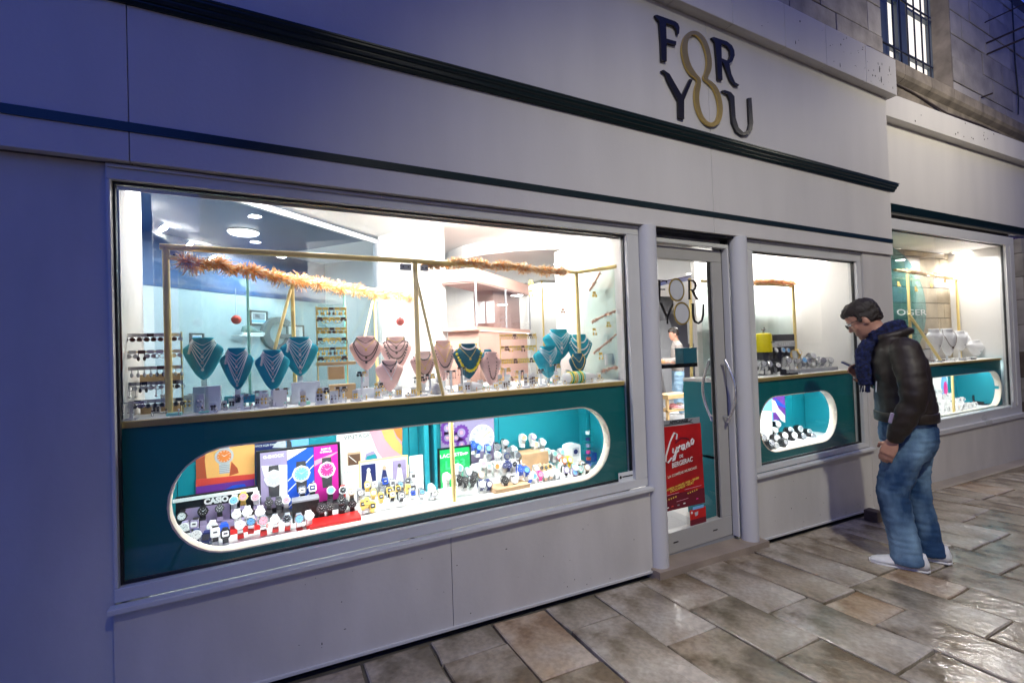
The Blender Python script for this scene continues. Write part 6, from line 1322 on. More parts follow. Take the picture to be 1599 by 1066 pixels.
bbox(-.62, fe + .12, -.05, .1, -.9, wz - .001, 'cream_lower', 'wall_panel')
zb0, zb1 = -0.21, -0.266
mb = MB(); mb.add([(-.62, -.20, zb0 - .4), (5, -.20, zb1 - .6), (5, -.0505, zb1 - .6), (-.62, -.0505, zb0 - .4), (-.62, -.20, zb0 + .015), (5, -.20, zb0 - .07), (5, -.0505, zb0 - .07), (-.62, -.0505, zb0 + .015)], [(0, 3, 2, 1), (4, 5, 6, 7), (0, 1, 5, 4), (1, 2, 6, 5), (2, 3, 7, 6), (3, 0, 4, 7)]); b3(mb); mb.build('stone_step', 'bay_step', bay)
# small stone block at the foot of the wall corner
q = (4.41, -0.138, -0.135)
mb = MB(); mb.box(q[0] - .03, q[0] + .06, q[1] - .02, q[1] + .08, q[2] - .05, q[2] + .085, .006); tag(mb.build('stone_block', 'ashlar_dark', origin=q), 'small dark stone block at the foot of the wall, left of the man’s shin', 'block')
# stone pier on the far right
pier = thing('stone_pier', 'brown stone pier at the right edge of the picture beside the second window', 'pier', P3(fe + .3, 0, -.5))
z_ = -.5; k = 0
while z_ < FZ0 - .06:
    h_ = random.uniform(.30, .38); z1_ = min(z_ + h_, FZ0 - .06); bbox(fe + .13, fe + 1.6, -.07 + .01 * (k % 2), .3, z_ + .004, z1_ - .004, random.choice(['ashlar_b', 'ashlar_a', 'ashlar_dark']), 'stone_block', pier, .006); z_ = z1_; k += 1
bbox(fe + .135, fe + 1.59, -.05, .29, -.5, FZ0 - .065, 'joint', 'mortar', pier)
mb = MB(); s_ = 3.098; mb.tube([(s_, -.1, 1.948), (s_, -.1, 2.298)], .015, 8); b3(mb); mb.build('pipe_stub', 'rust_iron', pier)

# interior of the right bay
L3 = 1.068
o3 = thing('display_counter', 'dark teal counter with brass edge and a niche full of white watches, right bay', 'counter', P3(1, .07, 0))
ex, ey = (2.619, 0.643), (0.912, 0.442); zc_ = (ey[0] + ey[1]) / 2; r_ = (ey[0] - ey[1]) / 2
pb_ = gb + .0
mb = shape2d([[(-.6, pb_), (gr2 - .01, pb_), (gr2 - .01, L3 - .028), (-.6, L3 - .028)], stadium(.1, ex[0], zc_, r_)], .07, .086); b3(mb); mb.build('front_panel', 'teal', o3)
mb = shape2d([stadium(.1005, ex[0] - .0005, zc_, r_ - .0005), stadium(.109, ex[0] - .009, zc_, r_ - .009)], .066, .13); b3(mb); mb.build('niche_rim', 'cream_print', o3)
bbox(-.6, gr2 - .01, .055, .09, L3 - .0275, L3 - .001, 'brass', 'brass_edge', o3, .003); bbox(-.6, gr2 - .01, .0905, .55, L3 - .024, L3, 'white', 'counter_top', o3)
NF4 = zc_ - r_ - .012
bbox(-.6, gr2 - .01, .131, .53, NF4 - .02, NF4, 'white', 'niche_floor', o3)
for a, b in ((-.6, .9), (.904, 1.6), (1.604, 2.1), (2.104, gr2 - .01)): bbox(a, b, .52, .532, pb_, L3 - .025, 'teal_bright', 'back_panel', o3)
bbox(gr2 - .03, gr2 - .012, .09, .515, pb_, L3 - .025, 'teal_bright', 'end_panel', o3)
area('niche_led_strip', P3(1.5, .16, L3 - .045), (2.4, .03), .5, (.93, .98, 1.0), (0, 0, BA))
s_ = 1.54; mb = MB(); mb.tube([(s_, .15, NF4), (s_, .15, L3 - .03)], .014, 10); b3(mb); mb.build('brass_post', 'brass_paint', o3, smooth=True)
p_ = thing('watch_poster', 'pale poster with a blue and pink figure in the niche of the right bay', 'poster', P3(1.4, .48, NF4)); q = ((1.85, 0.831), (2.266, 0.561))
mb = MB(); mb.box(q[0][0] - .4, q[1][0], .48, .485, NF4, L3 - .06); b3(mb); mb.build('sheet', 'white', p_)
mb = shape2d([arc(q[1][0] - .1, (q[0][1] + q[1][1]) / 2, .09, .16, 0, 2 * PI * 19 / 20, 19)],   .476, .479); b3(mb); mb.build('print', 'blue_light', p_)
mb = shape2d([arc(q[1][0] - .08, (q[0][1] + q[1][1]) / 2 - .03, .05, .10, 0, 2 * PI * 19 / 20, 19)], .472, .475); b3(mb); mb.build('print', 'hot_pink', p_)
for k, (off, zz_, n_, lb) in enumerate(((.17, .0, 13, 'front'), (.25, .06, 12, 'second'), (.33, .115, 10, 'third'), (.40, .165, 8, 'top'))):
    rows = []
    s1 = ex[0] - .42 - .10 * k
    for j in range(n_): q = P3(.75 + (s1 - .75) * j / (n_ - 1), off, NF4 + .066 + zz_); rows.append((*q, random.choice(['www!', 'wwx!', 'wwt!', 'wsw!', 'wwk!'])))
    watches(rows, '%s row in the right bay niche' % lb, 'watches in the right bay', yaw=.3, size=1.05, cuff='white', jitter=.3)
    if k: mb = MB(); mb.box(.7, s1 + .04, off + .005, off + .065, NF4, NF4 + zz_); b3(mb); tag(mb.build('display_step', 'white', origin=P3(1.4, off + .03, NF4)), 'white step under the %s row of watches in the right bay' % lb, 'display step')
o = thing('watch_box', 'open black watch box at the right end of the right bay niche', 'box', P3(ex[0] - .3, .3, NF4)); q = (2.673, 0.462)
mb = MB(); mb.box(q[0] - .09, q[0] + .10, .24, .33, NF4, NF4 + .05, .004); b3(mb); mb.build('box_body', 'black_gloss', o); mb = MB(); mb.box(q[0] - .09, q[0] + .10, .335, .35, NF4 + .02, NF4 + .13, .004); b3(mb); mb.build('lid', 'black_gloss', o); mb = MB(); mb.box(q[0] - .04, q[0] + .04, .235, .325, NF4 + .0505, NF4 + .065, .003); b3(mb); mb.build('cushion', 'white', o)
# walls behind
mb = MB(); mb.box(-.9, 3.4, .68, .72, 0, 2.9); b3(mb); struct(mb.build('bay_back_wall', 'white_wall'))
mb = MB(); mb.box(gr2 + .06, gr2 + .1, .05, .68, 0, 2.9); b3(mb); struct(mb.build('bay_side_wall', 'white_wall'))
CZ3 = 2.817
mb = MB(); mb.box(-.9, gr2 + .05, .06, .68, gt + .02, gt + .05); b3(mb); struct(mb.build('bay_ceiling', 'ceiling_white'))
wl_ = thing('stone_wall', 'pale stone block wall inside the right bay behind the garland', 'wall', P3(1, .57, 0)); q = (-.2, gr2 + .058)
z_ = 1.0; k = 0
while z_ < gt + .0:
    s_ = q[0] - .4 - .25 * (k % 2)
    z1_ = min(z_ + .21, gt + .019)
    while s_ < q[1] - .02:
        e = min(s_ + random.uniform(.4, .6), q[1]); bbox(s_ + .004, e - .004, .57, .66, z_ + .004, z1_ - .004, random.choice(['stone_warm', 'ashlar_c', 'stone_warm']), 'stone_block', wl_, .005); s_ = e
    z_ = z1_; k += 1
bbox(q[0] - .4, q[1] - .01, .575, .65, 1.0, gt + .015, 'joint', 'mortar', wl_)
o = thing('ceiling_lamp', 'bright ceiling light at the top of the right bay window', 'ceiling light', P3(2.2, .4, gt)); q = (2.724, 2.704)
mb = MB(); mb.box(q[0] - .16, q[0] + .16, .33, .47, gt + .004, gt + .0195); b3(mb); mb.build('lamp_glass', 'lamp_glow', o)
mb = MB(); mb.box(q[0] - .19, q[0] + .19, .30, .50, gt + .0075, gt + .0192); b3(mb); mb.build('lamp_frame', 'white', o)
# teal disc on glass with white lettering, brass rack, garland
o = thing('glass_sign', 'round teal glass panel lettered OGER in white in the right bay', 'sign', P3(.6, .5, 1.2)); q = ((0.902, 1.765), (1.694, 1.77), (1.334, 2.473))
rd = (q[1][0] - q[0][0]) + .35
mb = MB(); mb.prism([(q[0][0] - .2 + rd * math.cos(a), q[0][1] + rd * .72 * math.sin(a)) for a in [2 * PI * j / 40 for j in range(40)]], .5, .506); b3(mb); mb.build('panel', 'glass_teal', o)
q = (1.091, 1.668); q2 = (1.825, 1.693); tb = text_mb('OGER', .11, .004, .0); w_ = max(v[0] for v in tb.v); tb.v = [(v[0] / w_ * (q2[0] - q[0]), v[1], v[2]) for v in tb.v]; place(tb, (q[0], .49, q[1])); b3(tb); tb.build('lettering', 'white', o)
o = thing('brass_rack', 'brass tube rack with a slanting brace in the right bay', 'display frame', P3(.5, .35, L3)); q = ((1.077, 2.165), (2.598, 2.24), (1.017, 1.671), (1.422, 1.089))
for a, b, nm in (((q[0][0], .35, L3), (q[0][0], .35, q[0][1]), 'post'), ((q[1][0], .46, L3), (q[1][0], .46, q[0][1]), 'post'), ((q[0][0] - .6, .2, q[0][1]), (q[1][0], .46, q[0][1]), 'rail'), ((q[2][0], .33, q[2][1]), (q[3][0], .2, L3), 'brace')):
    mb = MB(); mb.tube([a, b], .016, 10); b3(mb); mb.build(nm, 'brass_paint', o, smooth=True)
ga, gb_ = Vector((q[0][0] - .35, .22, q[0][1] + .01)), Vector((q[1][0] + .02, .45, q[0][1] + .01))
tinsel('tinsel_garland', 'rose and gold tinsel garland along the rail in the right bay', [P3(*v) for v in [(*(ga.lerp(gb_, t / 8))[:2], ga.z) for t in range(9)]], .045, 900, ['tinsel_rose', 'tinsel_gold', 'tinsel_pale'])
for i, v in enumerate([(1.018, 2.062), (1.419, 2.008), (1.806, 2.068), (2.167, 2.148)]):
    earring(P3(v[0], .42, v[1]), 'disc', 'gold', 'gold trinket, %s from the left below the tinsel rail in the right bay' % stars(i), 'hanging gold trinkets in the right bay', 2.6)
for i, (a, b, off) in enumerate([((1.36, 1.428), (1.681, 1.16), 0.3), ((1.659, 1.423), (2.008, 1.114), 0.3), ((2.161, 1.4), (2.49, 1.166), 0.36), ((2.585, 1.377), (2.916, 1.152), 0.42), ((2.463, 1.271), (2.813, 1.083), 0.32)]):
    w = (b[0] - a[0]) * .8; q = P3((a[0] + b[0]) / 2, off, b[1])
    bust((q[0], q[2] + .01, w, (a[1] - b[1]) * 1.15), q[1], 'bust_white', 'white necklace bust, %s from the left in the right bay' % stars(i), '%s white bust in the right bay' % stars(i), [(.3, .6, 'silver', 'V'), (.6, .8, 'brown' if i % 2 else 'silver', 'U')], 'white busts in the right bay', yaw=-.3, base=L3)
for i in range(12):
    s_ = 1.15 + i * .11; q = P3(s_, random.uniform(.1, .3), L3); mb = MB(); mb.box(q[0] - .03, q[0] + .03, q[1], q[1] + .05, L3 + .0005, L3 + random.uniform(.012, .035), .003)
    tag(mb.build('jewellery_pad', random.choice(['white', 'light_grey', 'dark_grey', 'brown']), origin=q), 'small jewellery pad, %s from the left on the right bay counter' % stars(i), 'pad', 'jewellery pads in the right bay')

# ================================================================ UPPER STONE BUILDING
ub = thing('stone_building', 'old pale stone upper storey with a barred window above the shopfront', 'building', (5, .35, 4))
UY = .32
wx0, wx1 = 5.983, 7.703; sillz = 4.287000000000001
wt = 6.6
def ash(x0_, x1_, z0_, z1_, hgt, ms, w0, w1, y=UY, par=ub, d=.14):
    z_ = z0_; k = 0
    while z_ < z1_ - .02:
        zt__ = min(z_ + hgt, z1_); x_ = x0_
        first = random.uniform(w0, w1) * (.5 if k % 2 else 1)
        while x_ < x1_ - .02:
            e = min(x_ + (first if x_ == x0_ else random.uniform(w0, w1)), x1_)
            if x1_ - e < .12: e = x1_
            mb = MB(); dy = random.uniform(-.008, .006); mb.box(x_ + .006, e - .006, y + dy, y + d, z_ + .006, zt__ - .006, .007); mb.build('stone_block', random.choice(ms), par); x_ = e
        z_ = zt__; k += 1
hs = -0.37100000000000044
ash(wx1, 13.0, sillz + .02, 6.3, .31, ['ashlar_a', 'ashlar_c', 'ashlar_c', 'ashlar_a'], .55, .95)
ash(2.2, wx0, ct + .0, 6.0, .33, ['ashlar_b', 'ashlar_a', 'ashlar_b', 'ledge_stone'], .5, .9)
mb = MB(); mb.box(2.2, wx0 - .01, UY + .02, UY + .13, ct, 6.5); mb.box(wx1 + .01, 13.0, UY + .02, UY + .13, sillz, 6.5); mb.build('mortar', 'joint', ub)
# string course below the window
sc0 = 3.917
x_ = XC + .0
while x_ < 12.8:
    e = x_ + random.uniform(.5, .8); mb = MB(); mb.profile([(.30, sc0), (.20, sc0 + .04), (.18, sc0 + .10), (.18, sc0 + .17), (.13, sc0 + .20), (.11, sc0 + .23), (.11, sillz - .03), (.14, sillz), (.5, sillz + .01), (.5, sc0)], x_ + .003, e - .003); mb.build('string_course', 'ledge_stone', ub); x_ = e
mb = MB(); mb.tube([(5.5, .165, sc0 + .15), (6.2, .168, sc0 + .135), (7.0, .165, sc0 + .07), (8.0, .17, sc0 + .12), (9.4, .17, sc0 + .10)], .009, 6); mb.build('cable', 'rust_iron', ub, smooth=True)
# window
wf = thing('barred_window', 'tall lit window with a blue grey frame behind dark iron bars, upper right', 'window', (wx0, UY, sillz))
jl = 7.689
mb = MB(); mb.box(wx1 - .02, wx1, UY + .0, .62, sillz + .01, wt); mb.build('jamb', 'ledge_stone', wf)
mb = MB()
for a, b in ((6.796, 7.006), (7.682, 7.906), (wx0 - .05, 6.563)): mb.box(a, b, .50, .56, sillz + .011, wt)
for z_ in (sillz + .0115, 4.871, 5.469): mb.box(wx0 - .04, 7.682, .508, .552, z_, z_ + .035)
mb.build('window_frame', 'bluegrey_frame', wf)
mb = MB(); mb.box(wx0 - .3, wx1 - .021, .565, .575, sillz + .011, wt); mb.build('pane', 'pane_lit', wf)
mb = MB()
for px in [6.331, 6.495, 6.665, 6.839, 7.019, 7.205]: mb.tube([(px, .36, sillz + .012), (px, .36, wt)], .009, 6)
for z_ in (4.691, 5.314, sillz + .06): mb.tube([(wx0 - .05, .36, z_), (7.256, .36, z_)], .010, 6)
mb.build('iron_bars', 'iron', wf)
# iron rods sticking out of the wall
rods = [(8.779, 0.32, 5.684), (8.809, 0.32, 5.405), (8.811, 0.32, 5.253), (8.52, 0.32, 4.581)]
for i, q in enumerate(rods):
    L_ = (.55, .75, .75, .12)[i]; mb = MB(); mb.tube([(q[0], q[1] + .05, q[2]), (q[0], q[1] - L_, q[2])], (.009, .014, .014, .012)[i], 6); tag(mb.build('iron_rod', 'rust_iron', origin=q), ['thin iron rod sticking out of the upper stone wall, topmost one', 'rusty iron rod sticking out of the upper stone wall, upper of the thick pair', 'rusty iron rod sticking out of the upper stone wall, lower of the thick pair', 'short iron hook in the stone above the string course'][i], 'rod', 'iron rods in the upper wall')
q = ((9.752, 0.31, 6.312), (9.744, 0.31, 5.352), (9.803, 0.31, 4.888), (9.738, 0.31, 4.588))
mb = MB(); mb.tube([(q[0][0], .295, q[0][2] + .4), (q[0][0], .295, q[0][2]), (q[1][0], .295, q[1][2]), (q[2][0], .295, q[2][2]), (q[3][0], .29, q[3][2])], .009, 6); tag(mb.build('cable', 'cable', origin=q[3]), 'black cable running down the upper stone wall at the right', 'cable')

# ================================================================ STREET LANTERN across the lane (its light falls on the front and the paving)
ln = thing('street_lantern', 'iron lantern on a post across the lane, lighting the shopfront', 'street lamp', (LX + .9, LY - .4, gz(LX, LY)))
mb = MB(); mb.tube([(LX + .9, LY - .4, gz(LX, LY) - .1), (LX + .9, LY - .4, 5.1)], [.07, .045], 12); mb.build('post', 'iron', ln)
mb = MB(); mb.tube([(LX + .9, LY - .4, 5.0), (LX + .4, LY - .2, 5.2), (LX, LY, 5.05)], .02, 8); mb.build('arm', 'iron', ln)
mb = MB(); mb.lathe([(.02, .42), (.26, .26), (.27, .24), (.05, .25)], 16, (LX, LY, LZ)); mb.build('hood', 'iron', ln)
fl = thing('floodlight', 'small iron floodlight on an arm of the house across the lane', 'floodlight', (FX, FY, FZ))
mb = MB(); mb.tube([(FX + .05, -5.6, FZ + .35), (FX + .05, FY - .1, FZ + .25)], .03, 8); mb.build('arm', 'iron', fl)
mb = MB(); mb.lathe([(.05, .26), (.16, .16), (.17, .14), (.06, .16)], 14, (FX, FY, FZ)); mb.build('hood', 'iron', fl)

# ================================================================ HOUSE across the lane (unseen behind the camera; added to screen part of the sky)
hb = thing('house', 'plain unseen stone house added across the lane behind the viewer to screen the sky', 'house', (10, -7, -.2))
mb = MB(); mb.box(-1.0, 20, -10, -5.6, -1.2, 8.4); mb.build('wall', 'ashlar_a', hb)
for wx in (2, 5, 8, 11, 14):
    for wz_ in (1.2, 4.6):
        mb = MB(); mb.box(wx - .55, wx + .55, -5.66, -5.59, wz_, wz_ + 1.7); f_ = mb.build('window', 'bluegrey_frame', hb); mb = MB(); mb.box(wx - .48, wx + .48, -5.585, -5.58, wz_ + .07, wz_ + 1.63); mb.build('pane', 'pane_lit' if (wx, wz_) in ((2, 1.2), (8, 4.6), (5, 4.6)) else 'black_gloss', f_)  # lit panes added to show as reflections in the shop glass
mb = MB(); mb.add([(-1.2, -5.3, 8.35), (20, -5.3, 8.35), (20, -10, 10), (-1.2, -10, 10), (-1.2, -5.3, 8.45), (20, -5.3, 8.45), (20, -10, 10.1), (-1.2, -10, 10.1)], [(0, 3, 2, 1), (4, 5, 6, 7), (0, 1, 5, 4), (1, 2, 6, 5), (2, 3, 7, 6), (3, 0, 4, 7)]); mb.build('roof', 'dark_grey', hb)

# ================================================================ PEOPLE
def fuse(mb, vox, smooth_it, name, m, parent, noise=None, fac=.5):
    """merge overlapping closed shapes into one continuous surface"""
    me = bpy.data.meshes.new(name); me.from_pydata(mb.v, [], mb.f); me.update()
    o = bpy.data.objects.new(name, me); C.objects.link(o)
    r = o.modifiers.new('r', 'REMESH'); r.mode = 'VOXEL'; r.voxel_size = vox
    s_ = o.modifiers.new('s', 'SMOOTH'); s_.iterations = smooth_it; s_.factor = fac
    dg_ = bpy.context.evaluated_depsgraph_get(); m2 = bpy.data.meshes.new_from_object(o.evaluated_get(dg_)); bpy.data.objects.remove(o)
    if noise:
        from mathutils import noise as nz
        nor = [v.normal.copy() for v in m2.vertices]
        for v, n_ in zip(m2.vertices, nor):
            d = 0
            for (sx, sy, sz, amp, ph) in noise:
                d += amp * nz.noise(Vector((v.co.x * sx + ph, v.co.y * sy, v.co.z * sz)))
            v.co += n_ * d
    m2.materials.clear(); m2.materials.append(M[m]); m2.shade_smooth()
    m2.name = name; q = bpy.data.objects.new(name, m2); C.objects.link(q); q.parent = parent; return q
def limb(mb, pts, rs, n=14, last=True):
    mb.tube(pts, rs, n)
    for p_, r_ in list(zip(pts, rs))[:None if last else -1]: mb.ball(p_, r_ * .98, 12, 8)
def torso(mb, secs, n=20):   # (f, z, depth half, width half)
    mb.rings([[(f + d * math.cos(2 * PI * k / n), w * math.sin(2 * PI * k / n), z) for k in range(n)] for f, z, d, w in secs])
def hand(mb, wrist, pd, up, size=1.0, curl=.5, thumb=1):
    """palm, four unequal bent fingers and a thumb; pd = finger direction, up = back of the hand"""
    pd = Vector(pd).normalized(); up = (Vector(up) - pd * Vector(up).dot(pd)).normalized(); sd = pd.cross(up); w = Vector(wrist); S_ = size
    for k in range(4):
        o_ = sd * (.030 - .020 * k) * S_; mb.tube([w + o_ * .55, w + pd * .045 * S_ + o_ * .9, w + pd * .092 * S_ + o_], [.015 * S_, .016 * S_, .012 * S_], 8)
        L_ = (.036, .043, .040, .030)[k] * S_; b = w + pd * .09 * S_ + o_; d1 = (pd - up * curl * .7).normalized(); d2 = (pd * .7 - up * curl * 1.6).normalized(); d3 = (pd * .3 - up * curl * 2.0).normalized()
        p1 = b + d1 * L_; p2 = p1 + d2 * L_ * .75; p3 = p2 + d3 * L_ * .55
        mb.tube([b - pd * .01, p1, p2, p3], [.0098 * S_, .0090 * S_, .0082 * S_, .0065 * S_], 8)
    t0 = w + pd * .025 * S_ + sd * .025 * S_ * thumb; t1 = t0 + (pd * .6 + sd * .8 * thumb - up * .4).normalized() * .042 * S_; t2 = t1 + (pd * .95 + sd * .1 * thumb - up * .5).normalized() * .034 * S_
    mb.tube([t0, t1, t2], [.014 * S_, .0115 * S_, .0085 * S_], 8)
def head(c, pitch, mb, hair_mb, eye_mb, brow_mb, yaw=0.0, s=1.0, style='short'):
    """c = head centre; local x = forward"""
    T = Matrix.Translation(c) @ Matrix.Rotation(yaw, 4, 'Z') @ Matrix.Rotation(pitch, 4, 'Y') @ Matrix.Scale(s, 4)
    def t(m_): m_.v = [tuple(T @ Vector(v)) for v in m_.v]; return m_
    def sec(z, xf, xb, w, n=20):
        out = []
        for k in range(n):
            a = 2 * PI * k / n; c_, s_ = math.cos(a), math.sin(a); d = xf if c_ > 0 else xb
            out.append((d * (abs(c_) ** .9) * (1 if c_ > 0 else -1), w * (abs(s_) ** .9) * (1 if s_ > 0 else -1), z))
        return out
    h = MB(); h.rings([sec(-.115, .060, .0, .022), sec(-.108, .080, .02, .036), sec(-.09, .089, .045, .050), sec(-.06, .091, .066, .060), sec(-.03, .091, .080, .066), sec(0, .090, .090, .071), sec(.03, .094, .097, .074), sec(.06, .092, .099, .075), sec(.09, .078, .090, .067), sec(.11, .05, .065, .048), sec(.12, .02, .03, .02)])
    h.rings([[(.086 + dx, y * .9, z) for dx, y in ((0, -.013), (d, -.0055), (d, .0055), (0, .013))] for z, d in ((-.042, .008), (-.038, .028), (-.026, .033), (-.008, .020), (.012, .008), (.02, .002))])
    for sg in (-1, 1):
        h.ball((-.006, sg * .074, -.012), .030, 10, 7, .62, .28, 1.05); h.ball((.083, sg * .030, .026), .016, 8, 6, .6, 1.5, .5); h.ball((.062, sg * .042, -.02), .026, 8, 6, .7, .7, .8)
    h.ball((.090, 0, -.066), .014, 8, 6, .55, 1.7, .42); h.ball((.087, 0, -.079), .013, 8, 6, .6, 1.5, .45); h.ball((.080, 0, -.102), .020, 8, 6, .8, 1.1, .75)
    mb.add(*(lambda q: (q.v, q.f))(t(h)))
    hm = MB(); hm.rings([sec(.012, -.012, .104, .0795), sec(.045, .060, .110, .083), sec(.062, .0985, .110, .084), sec(.09, .100, .106, .079), sec(.118, .074, .086, .062), sec(.134, .04, .05, .036), sec(.139, .01, .012, .01)])
    hm.rings([sec(-.045, -.040, .092, .064), sec(-.02, -.022, .101, .076), sec(.02, -.012, .107, .081), sec(.05, .03, .1, .08)])
    for sg in (-1, 1): hm.ball((.018, sg * .0755, .012), .024, 8, 6, .6, .25, 1.25)
    hair_mb.add(*(lambda q: (q.v, q.f))(t(hm)))
    e = MB()
    for sg in (-1, 1): e.ball((.0825, sg * .030, .008), .0105, 10, 7)
    eye_mb.add(*(lambda q: (q.v, q.f))(t(e)))
    b = MB()
    for sg in (-1, 1): b.ball((.0905, sg * .031, .028), .012, 8, 5, .35, 1.6, .35)
    brow_mb.add(*(lambda q: (q.v, q.f))(t(b)))
    return T
# ---- the man at the window: local x = the way he faces, z up; origin on the ground between his feet
MX, MY = 3.66, -.66
man = thing('person', 'man in a dark leather jacket, blue scarf and jeans looking at a phone', 'person', (0, 0, 0))
NZ_J = [(7, 7, 18, .008, 0), (20, 20, 30, .003, 3)]
B_ = MB(); Hm, Em, Wm = MB(), MB(), MB()
TH = head((.172, .0, 1.615), .52, B_, Hm, Em, Wm, yaw=-.05, s=1.02)
limb(B_, [(.03, 0, 1.43), (.09, 0, 1.50), (.135, 0, 1.57)], [.068, .062, .058])
limb(B_, [(-.07, 0, .85), (-.06, 0, 1.1), (.0, 0, 1.4)], [.09, .09, .09])
LS, LE, LW = (-.02, .205, 1.40), (-.05, .265, 1.10), (.045, .245, .845)
RS, RE, RW_ = (.0, -.20, 1.40), (.02, -.24, 1.10), (.165, -.10, 1.20)
limb(B_, [LS, LE, LW], [.045, .040, .028]); limb(B_, [RS, RE, RW_], [.045, .040, .028])
for sg, kn, an in ((1, (.075, .10, .47), (.0, .10, .08)), (-1, (-.035, -.10, .47), (-.12, -.12, .08))): limb(B_, [(-.05, sg * .08, .85), kn, an], [.07, .05, .04])
hand(B_, (.05, .245, .835), (.35, -.05, -.9), (.25, .95, .0), 1.02, .55, 1)
hand(B_, (.17, -.10, 1.205), (.75, .25, .55), (-.2, -.7, -.3), 1.0, .75, 1)
fuse(B_, .0062, 3, 'body', 'skin', man)
fuse(Hm, .007, 2, 'hair', 'hair', man, [(26, 90, 40, .006, 0), (60, 170, 80, .003, 5)])
Em.build('eyes', 'white', man, smooth='all'); Wm.build('eyebrows', 'hair', man, smooth='all')
gm = MB()
for sg in (-1, 1):
    gm.tube([(.108, sg * .033 + .020 * math.cos(a), .004 + .016 * math.sin(a)) for a in [2 * PI * k / 14 for k in range(15)]], .0022, 5); gm.tube([(.106, sg * .054, .010), (.05, sg * .079, .012), (-.005, sg * .082, .004)], .002, 5)
gm.tube([(.108, -.013, .008), (.112, 0, .010), (.108, .013, .008)], .002, 5)
gm.v = [tuple(TH @ Vector(v)) for v in gm.v]; gm.build('glasses', 'black', man, smooth='all')
J = MB()
torso(J, [(-.02, .955, .150, .20), (-.022, .965, .162, .215), (-.02, 1.04, .160, .212), (-.012, 1.14, .155, .212), (.0, 1.24, .158, .218), (.005, 1.33, .150, .215), (.01, 1.40, .128, .20), (.02, 1.455, .10, .15), (.045, 1.495, .082, .10), (.06, 1.515, .07, .085)])
limb(J, [(-.03, .185, 1.40), (-.055, .255, 1.24), (-.06, .272, 1.10), (-.01, .268, .97), (.035, .25, .875)], [.084, .078, .070, .062, .054])
limb(J, [(-.0, -.185, 1.40), (.03, -.24, 1.22), (.03, -.245, 1.10), (.09, -.18, 1.14), (.135, -.125, 1.18)], [.082, .074, .066, .056, .050])
J.tube([(.045 + .105 * math.cos(a), .105 * math.sin(a), 1.495 - .03 * math.cos(a)) for a in [math.radians(60 + 20 * k) for k in range(13)]], .026, 10)
fuse(J, .010, 3, 'leather_jacket', 'leather', man, NZ_J)
mb = MB(); n_ = 28
mb.rings([[(-.02 + (.163 + dd) * math.cos(2 * PI * k / n_), (.216 + dd) * math.sin(2 * PI * k / n_), z) for k in range(n_)] for z, dd in ((.938, -.004), (.941, .004), (.995, .004), (1.0, -.002))]); mb.build('jacket_hem', 'leather', man, smooth='all')
mb = MB(); mb.tube([(.045, .318, 1.02), (.060, .312, .96)], .010, 6); mb.build('sleeve_tab', 'lilac', man)
mb = MB(); mb.tube([(.12, .135, 1.20), (.125, .13, 1.13)], .004, 6); mb.build('zip', 'silver', man)
SCF = MB()
def sring(r, zc, tilt, rad, ph=0): return [(.06 + r * math.cos(a), r * .92 * math.sin(a), zc + tilt * math.cos(a) + .008 * math.sin(3 * a + ph)) for a in [2 * PI * k / 24 for k in range(25)]]
SCF.tube(sring(.082, 1.505, -.045, .04), .030, 10); SCF.tube(sring(.080, 1.545, -.035, .04, 2), .027, 10)
SCF.tube([(.15, .05, 1.46), (.185, .055, 1.38), (.185, .06, 1.28), (.175, .06, 1.17)], [.045, .05, .05, .046], 10); SCF.tube([(.15, -.02, 1.45), (.19, -.015, 1.36), (.19, -.01, 1.24)], [.04, .045, .04], 10)
fuse(SCF, .008, 2, 'scarf', 'scarf', man, [(40, 40, 40, .008, 0), (90, 90, 30, .005, 2)])
fz_ = MB()
for i in range(14): x = .155 + .05 * random.random(); y = .02 + .085 * i / 14; fz_.tube([(x, y, 1.175), (x + random.uniform(-.01, .01), y + random.uniform(-.01, .01), 1.12)], .003, 4)
fz_.build('scarf_fringe', 'scarf', man)
Jn = MB()
torso(Jn, [(-.025, .70, .12, .165), (-.028, .78, .148, .185), (-.026, .86, .156, .192), (-.022, .93, .148, .19), (-.02, .99, .14, .185)])
limb(Jn, [(-.02, .095, .80), (.035, .105, .62), (.068, .105, .47), (.045, .105, .32), (.018, .105, .17), (.006, .105, .035)], [.112, .100, .090, .083, .082, .090], last=False)
limb(Jn, [(-.05, -.095, .80), (-.045, -.10, .62), (-.045, -.105, .47), (-.07, -.11, .32), (-.095, -.115, .17), (-.105, -.118, .04)], [.116, .098, .086, .078, .078, .088], last=False)
fuse(Jn, .010, 3, 'jeans', 'denim', man, [(6, 6, 12, .005, 0), (16, 16, 40, .005, 4), (9, 9, 70, .003, 8)])
for nm, c, rz in (('shoe', (-.025, .105, .0), .05), ('shoe', (-.14, -.12, .0), -.08)):
    a_, b_ = MB(), MB(); shoe(a_, b_, .30, .11, .125); place(a_, c, rz=rz); place(b_, c, rz=rz); s_ = a_.build(nm, 'shoe_white', man, smooth='all'); b_.build('sole', 'sole', s_, smooth='all')
ph = thing('smartphone', 'dark smartphone held up by the man in the leather jacket', 'phone', (0, 0, 0))
mb = MB(); mb.box(-.005, .005, -.037, .037, -.075, .075, .003); place(mb, (.250, -.075, 1.283), ry=1.05, rz=-.1); mb.build('phone_body', 'navy', ph)
mb = MB(); mb.box(-.0062, -.0052, -.033, .033, -.068, .068); place(mb, (.250, -.075, 1.283), ry=1.05, rz=-.1); mb.build('screen', 'black_gloss', ph)
HD = math.atan2(.92, -.39)
for o in (man, ph): o.location = (MX, MY, gz(MX, MY) + .002); o.rotation_euler.z = HD

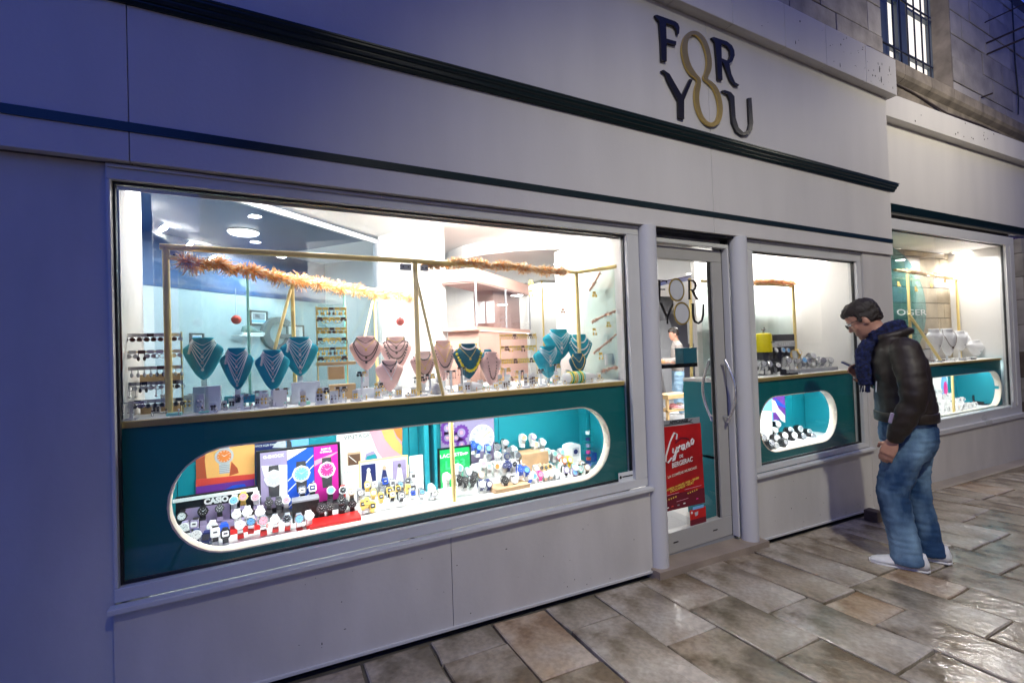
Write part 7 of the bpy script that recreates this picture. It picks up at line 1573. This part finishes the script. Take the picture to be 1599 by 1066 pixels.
# ---- two people inside the shop, seen through the door
def insider(label, loc, yaw, top_m, leg_m, arm_f, hairy=True, headpitch=.25):
    p = thing('person', label, 'person', (0, 0, 0)); b = MB(); h, e, w = MB(), MB(), MB(); head((.05, 0, 1.62), headpitch, b, h, e, w)
    limb(b, [(0, 0, 1.42), (.03, 0, 1.54)], [.06, .056]); limb(b, [(0, 0, .9), (0, 0, 1.4)], [.08, .08])
    for sg in (-1, 1):
        limb(b, [(0, sg * .18, 1.38), (-.02, sg * .22, 1.10), (arm_f, sg * .12, 1.08)], [.045, .04, .03]); hand(b, (arm_f, sg * .12, 1.08), (1, -sg * .2, .1), (0, 0, 1), 1, .4, -sg)
        limb(b, [(0, sg * .09, .88), (.02, sg * .09, .48), (-.01, sg * .09, .08)], [.07, .05, .04])
    fuse(b, .011, 2, 'body', 'skin', p); fuse(h, .012, 2, 'hair', 'hair', p)
    j = MB(); torso(j, [(0, .86, .12, .18), (0, 1.0, .125, .185), (0, 1.2, .125, .19), (0, 1.34, .12, .19), (0, 1.42, .09, .15), (.01, 1.48, .065, .08)])
    for sg in (-1, 1): limb(j, [(0, sg * .175, 1.37), (-.025, sg * .23, 1.10), (arm_f - .08, sg * .13, 1.08)], [.075, .064, .052])
    fuse(j, .014, 2, 'jacket', top_m, p, [(9, 9, 24, .010, 0)])
    t_ = MB(); torso(t_, [(0, .74, .11, .16), (0, .88, .125, .17)])
    for sg in (-1, 1): limb(t_, [(0, sg * .09, .80), (.025, sg * .095, .48), (-.005, sg * .095, .07)], [.105, .085, .075])
    fuse(t_, .014, 2, 'trousers', leg_m, p, [(9, 9, 24, .010, 0)])
    for sg in (-1, 1):
        a_, b_ = MB(), MB(); shoe(a_, b_, .28, .10, .09); place(a_, (0, sg * .095, 0)); place(b_, (0, sg * .095, 0)); s_ = a_.build('shoe', 'shoe_white', p, smooth='all'); b_.build('sole', 'sole', s_, smooth='all')
    p.location = loc; p.rotation_euler.z = yaw; return p
q = (7.26, 4.6, 0.041)
insider('man in a beige jacket and pale jeans standing inside the shop, seen through the door', (q[0], 4.6, -.02), 2.55, 'jacket_beige', 'pale_denim', .34)
q = (6.193, 4.3, 0.17)
insider('person in a camel coat at the left edge of the door glass inside the shop', (q[0], 4.3, -.02), -.4, 'knit_camel', 'knit_camel', .30)
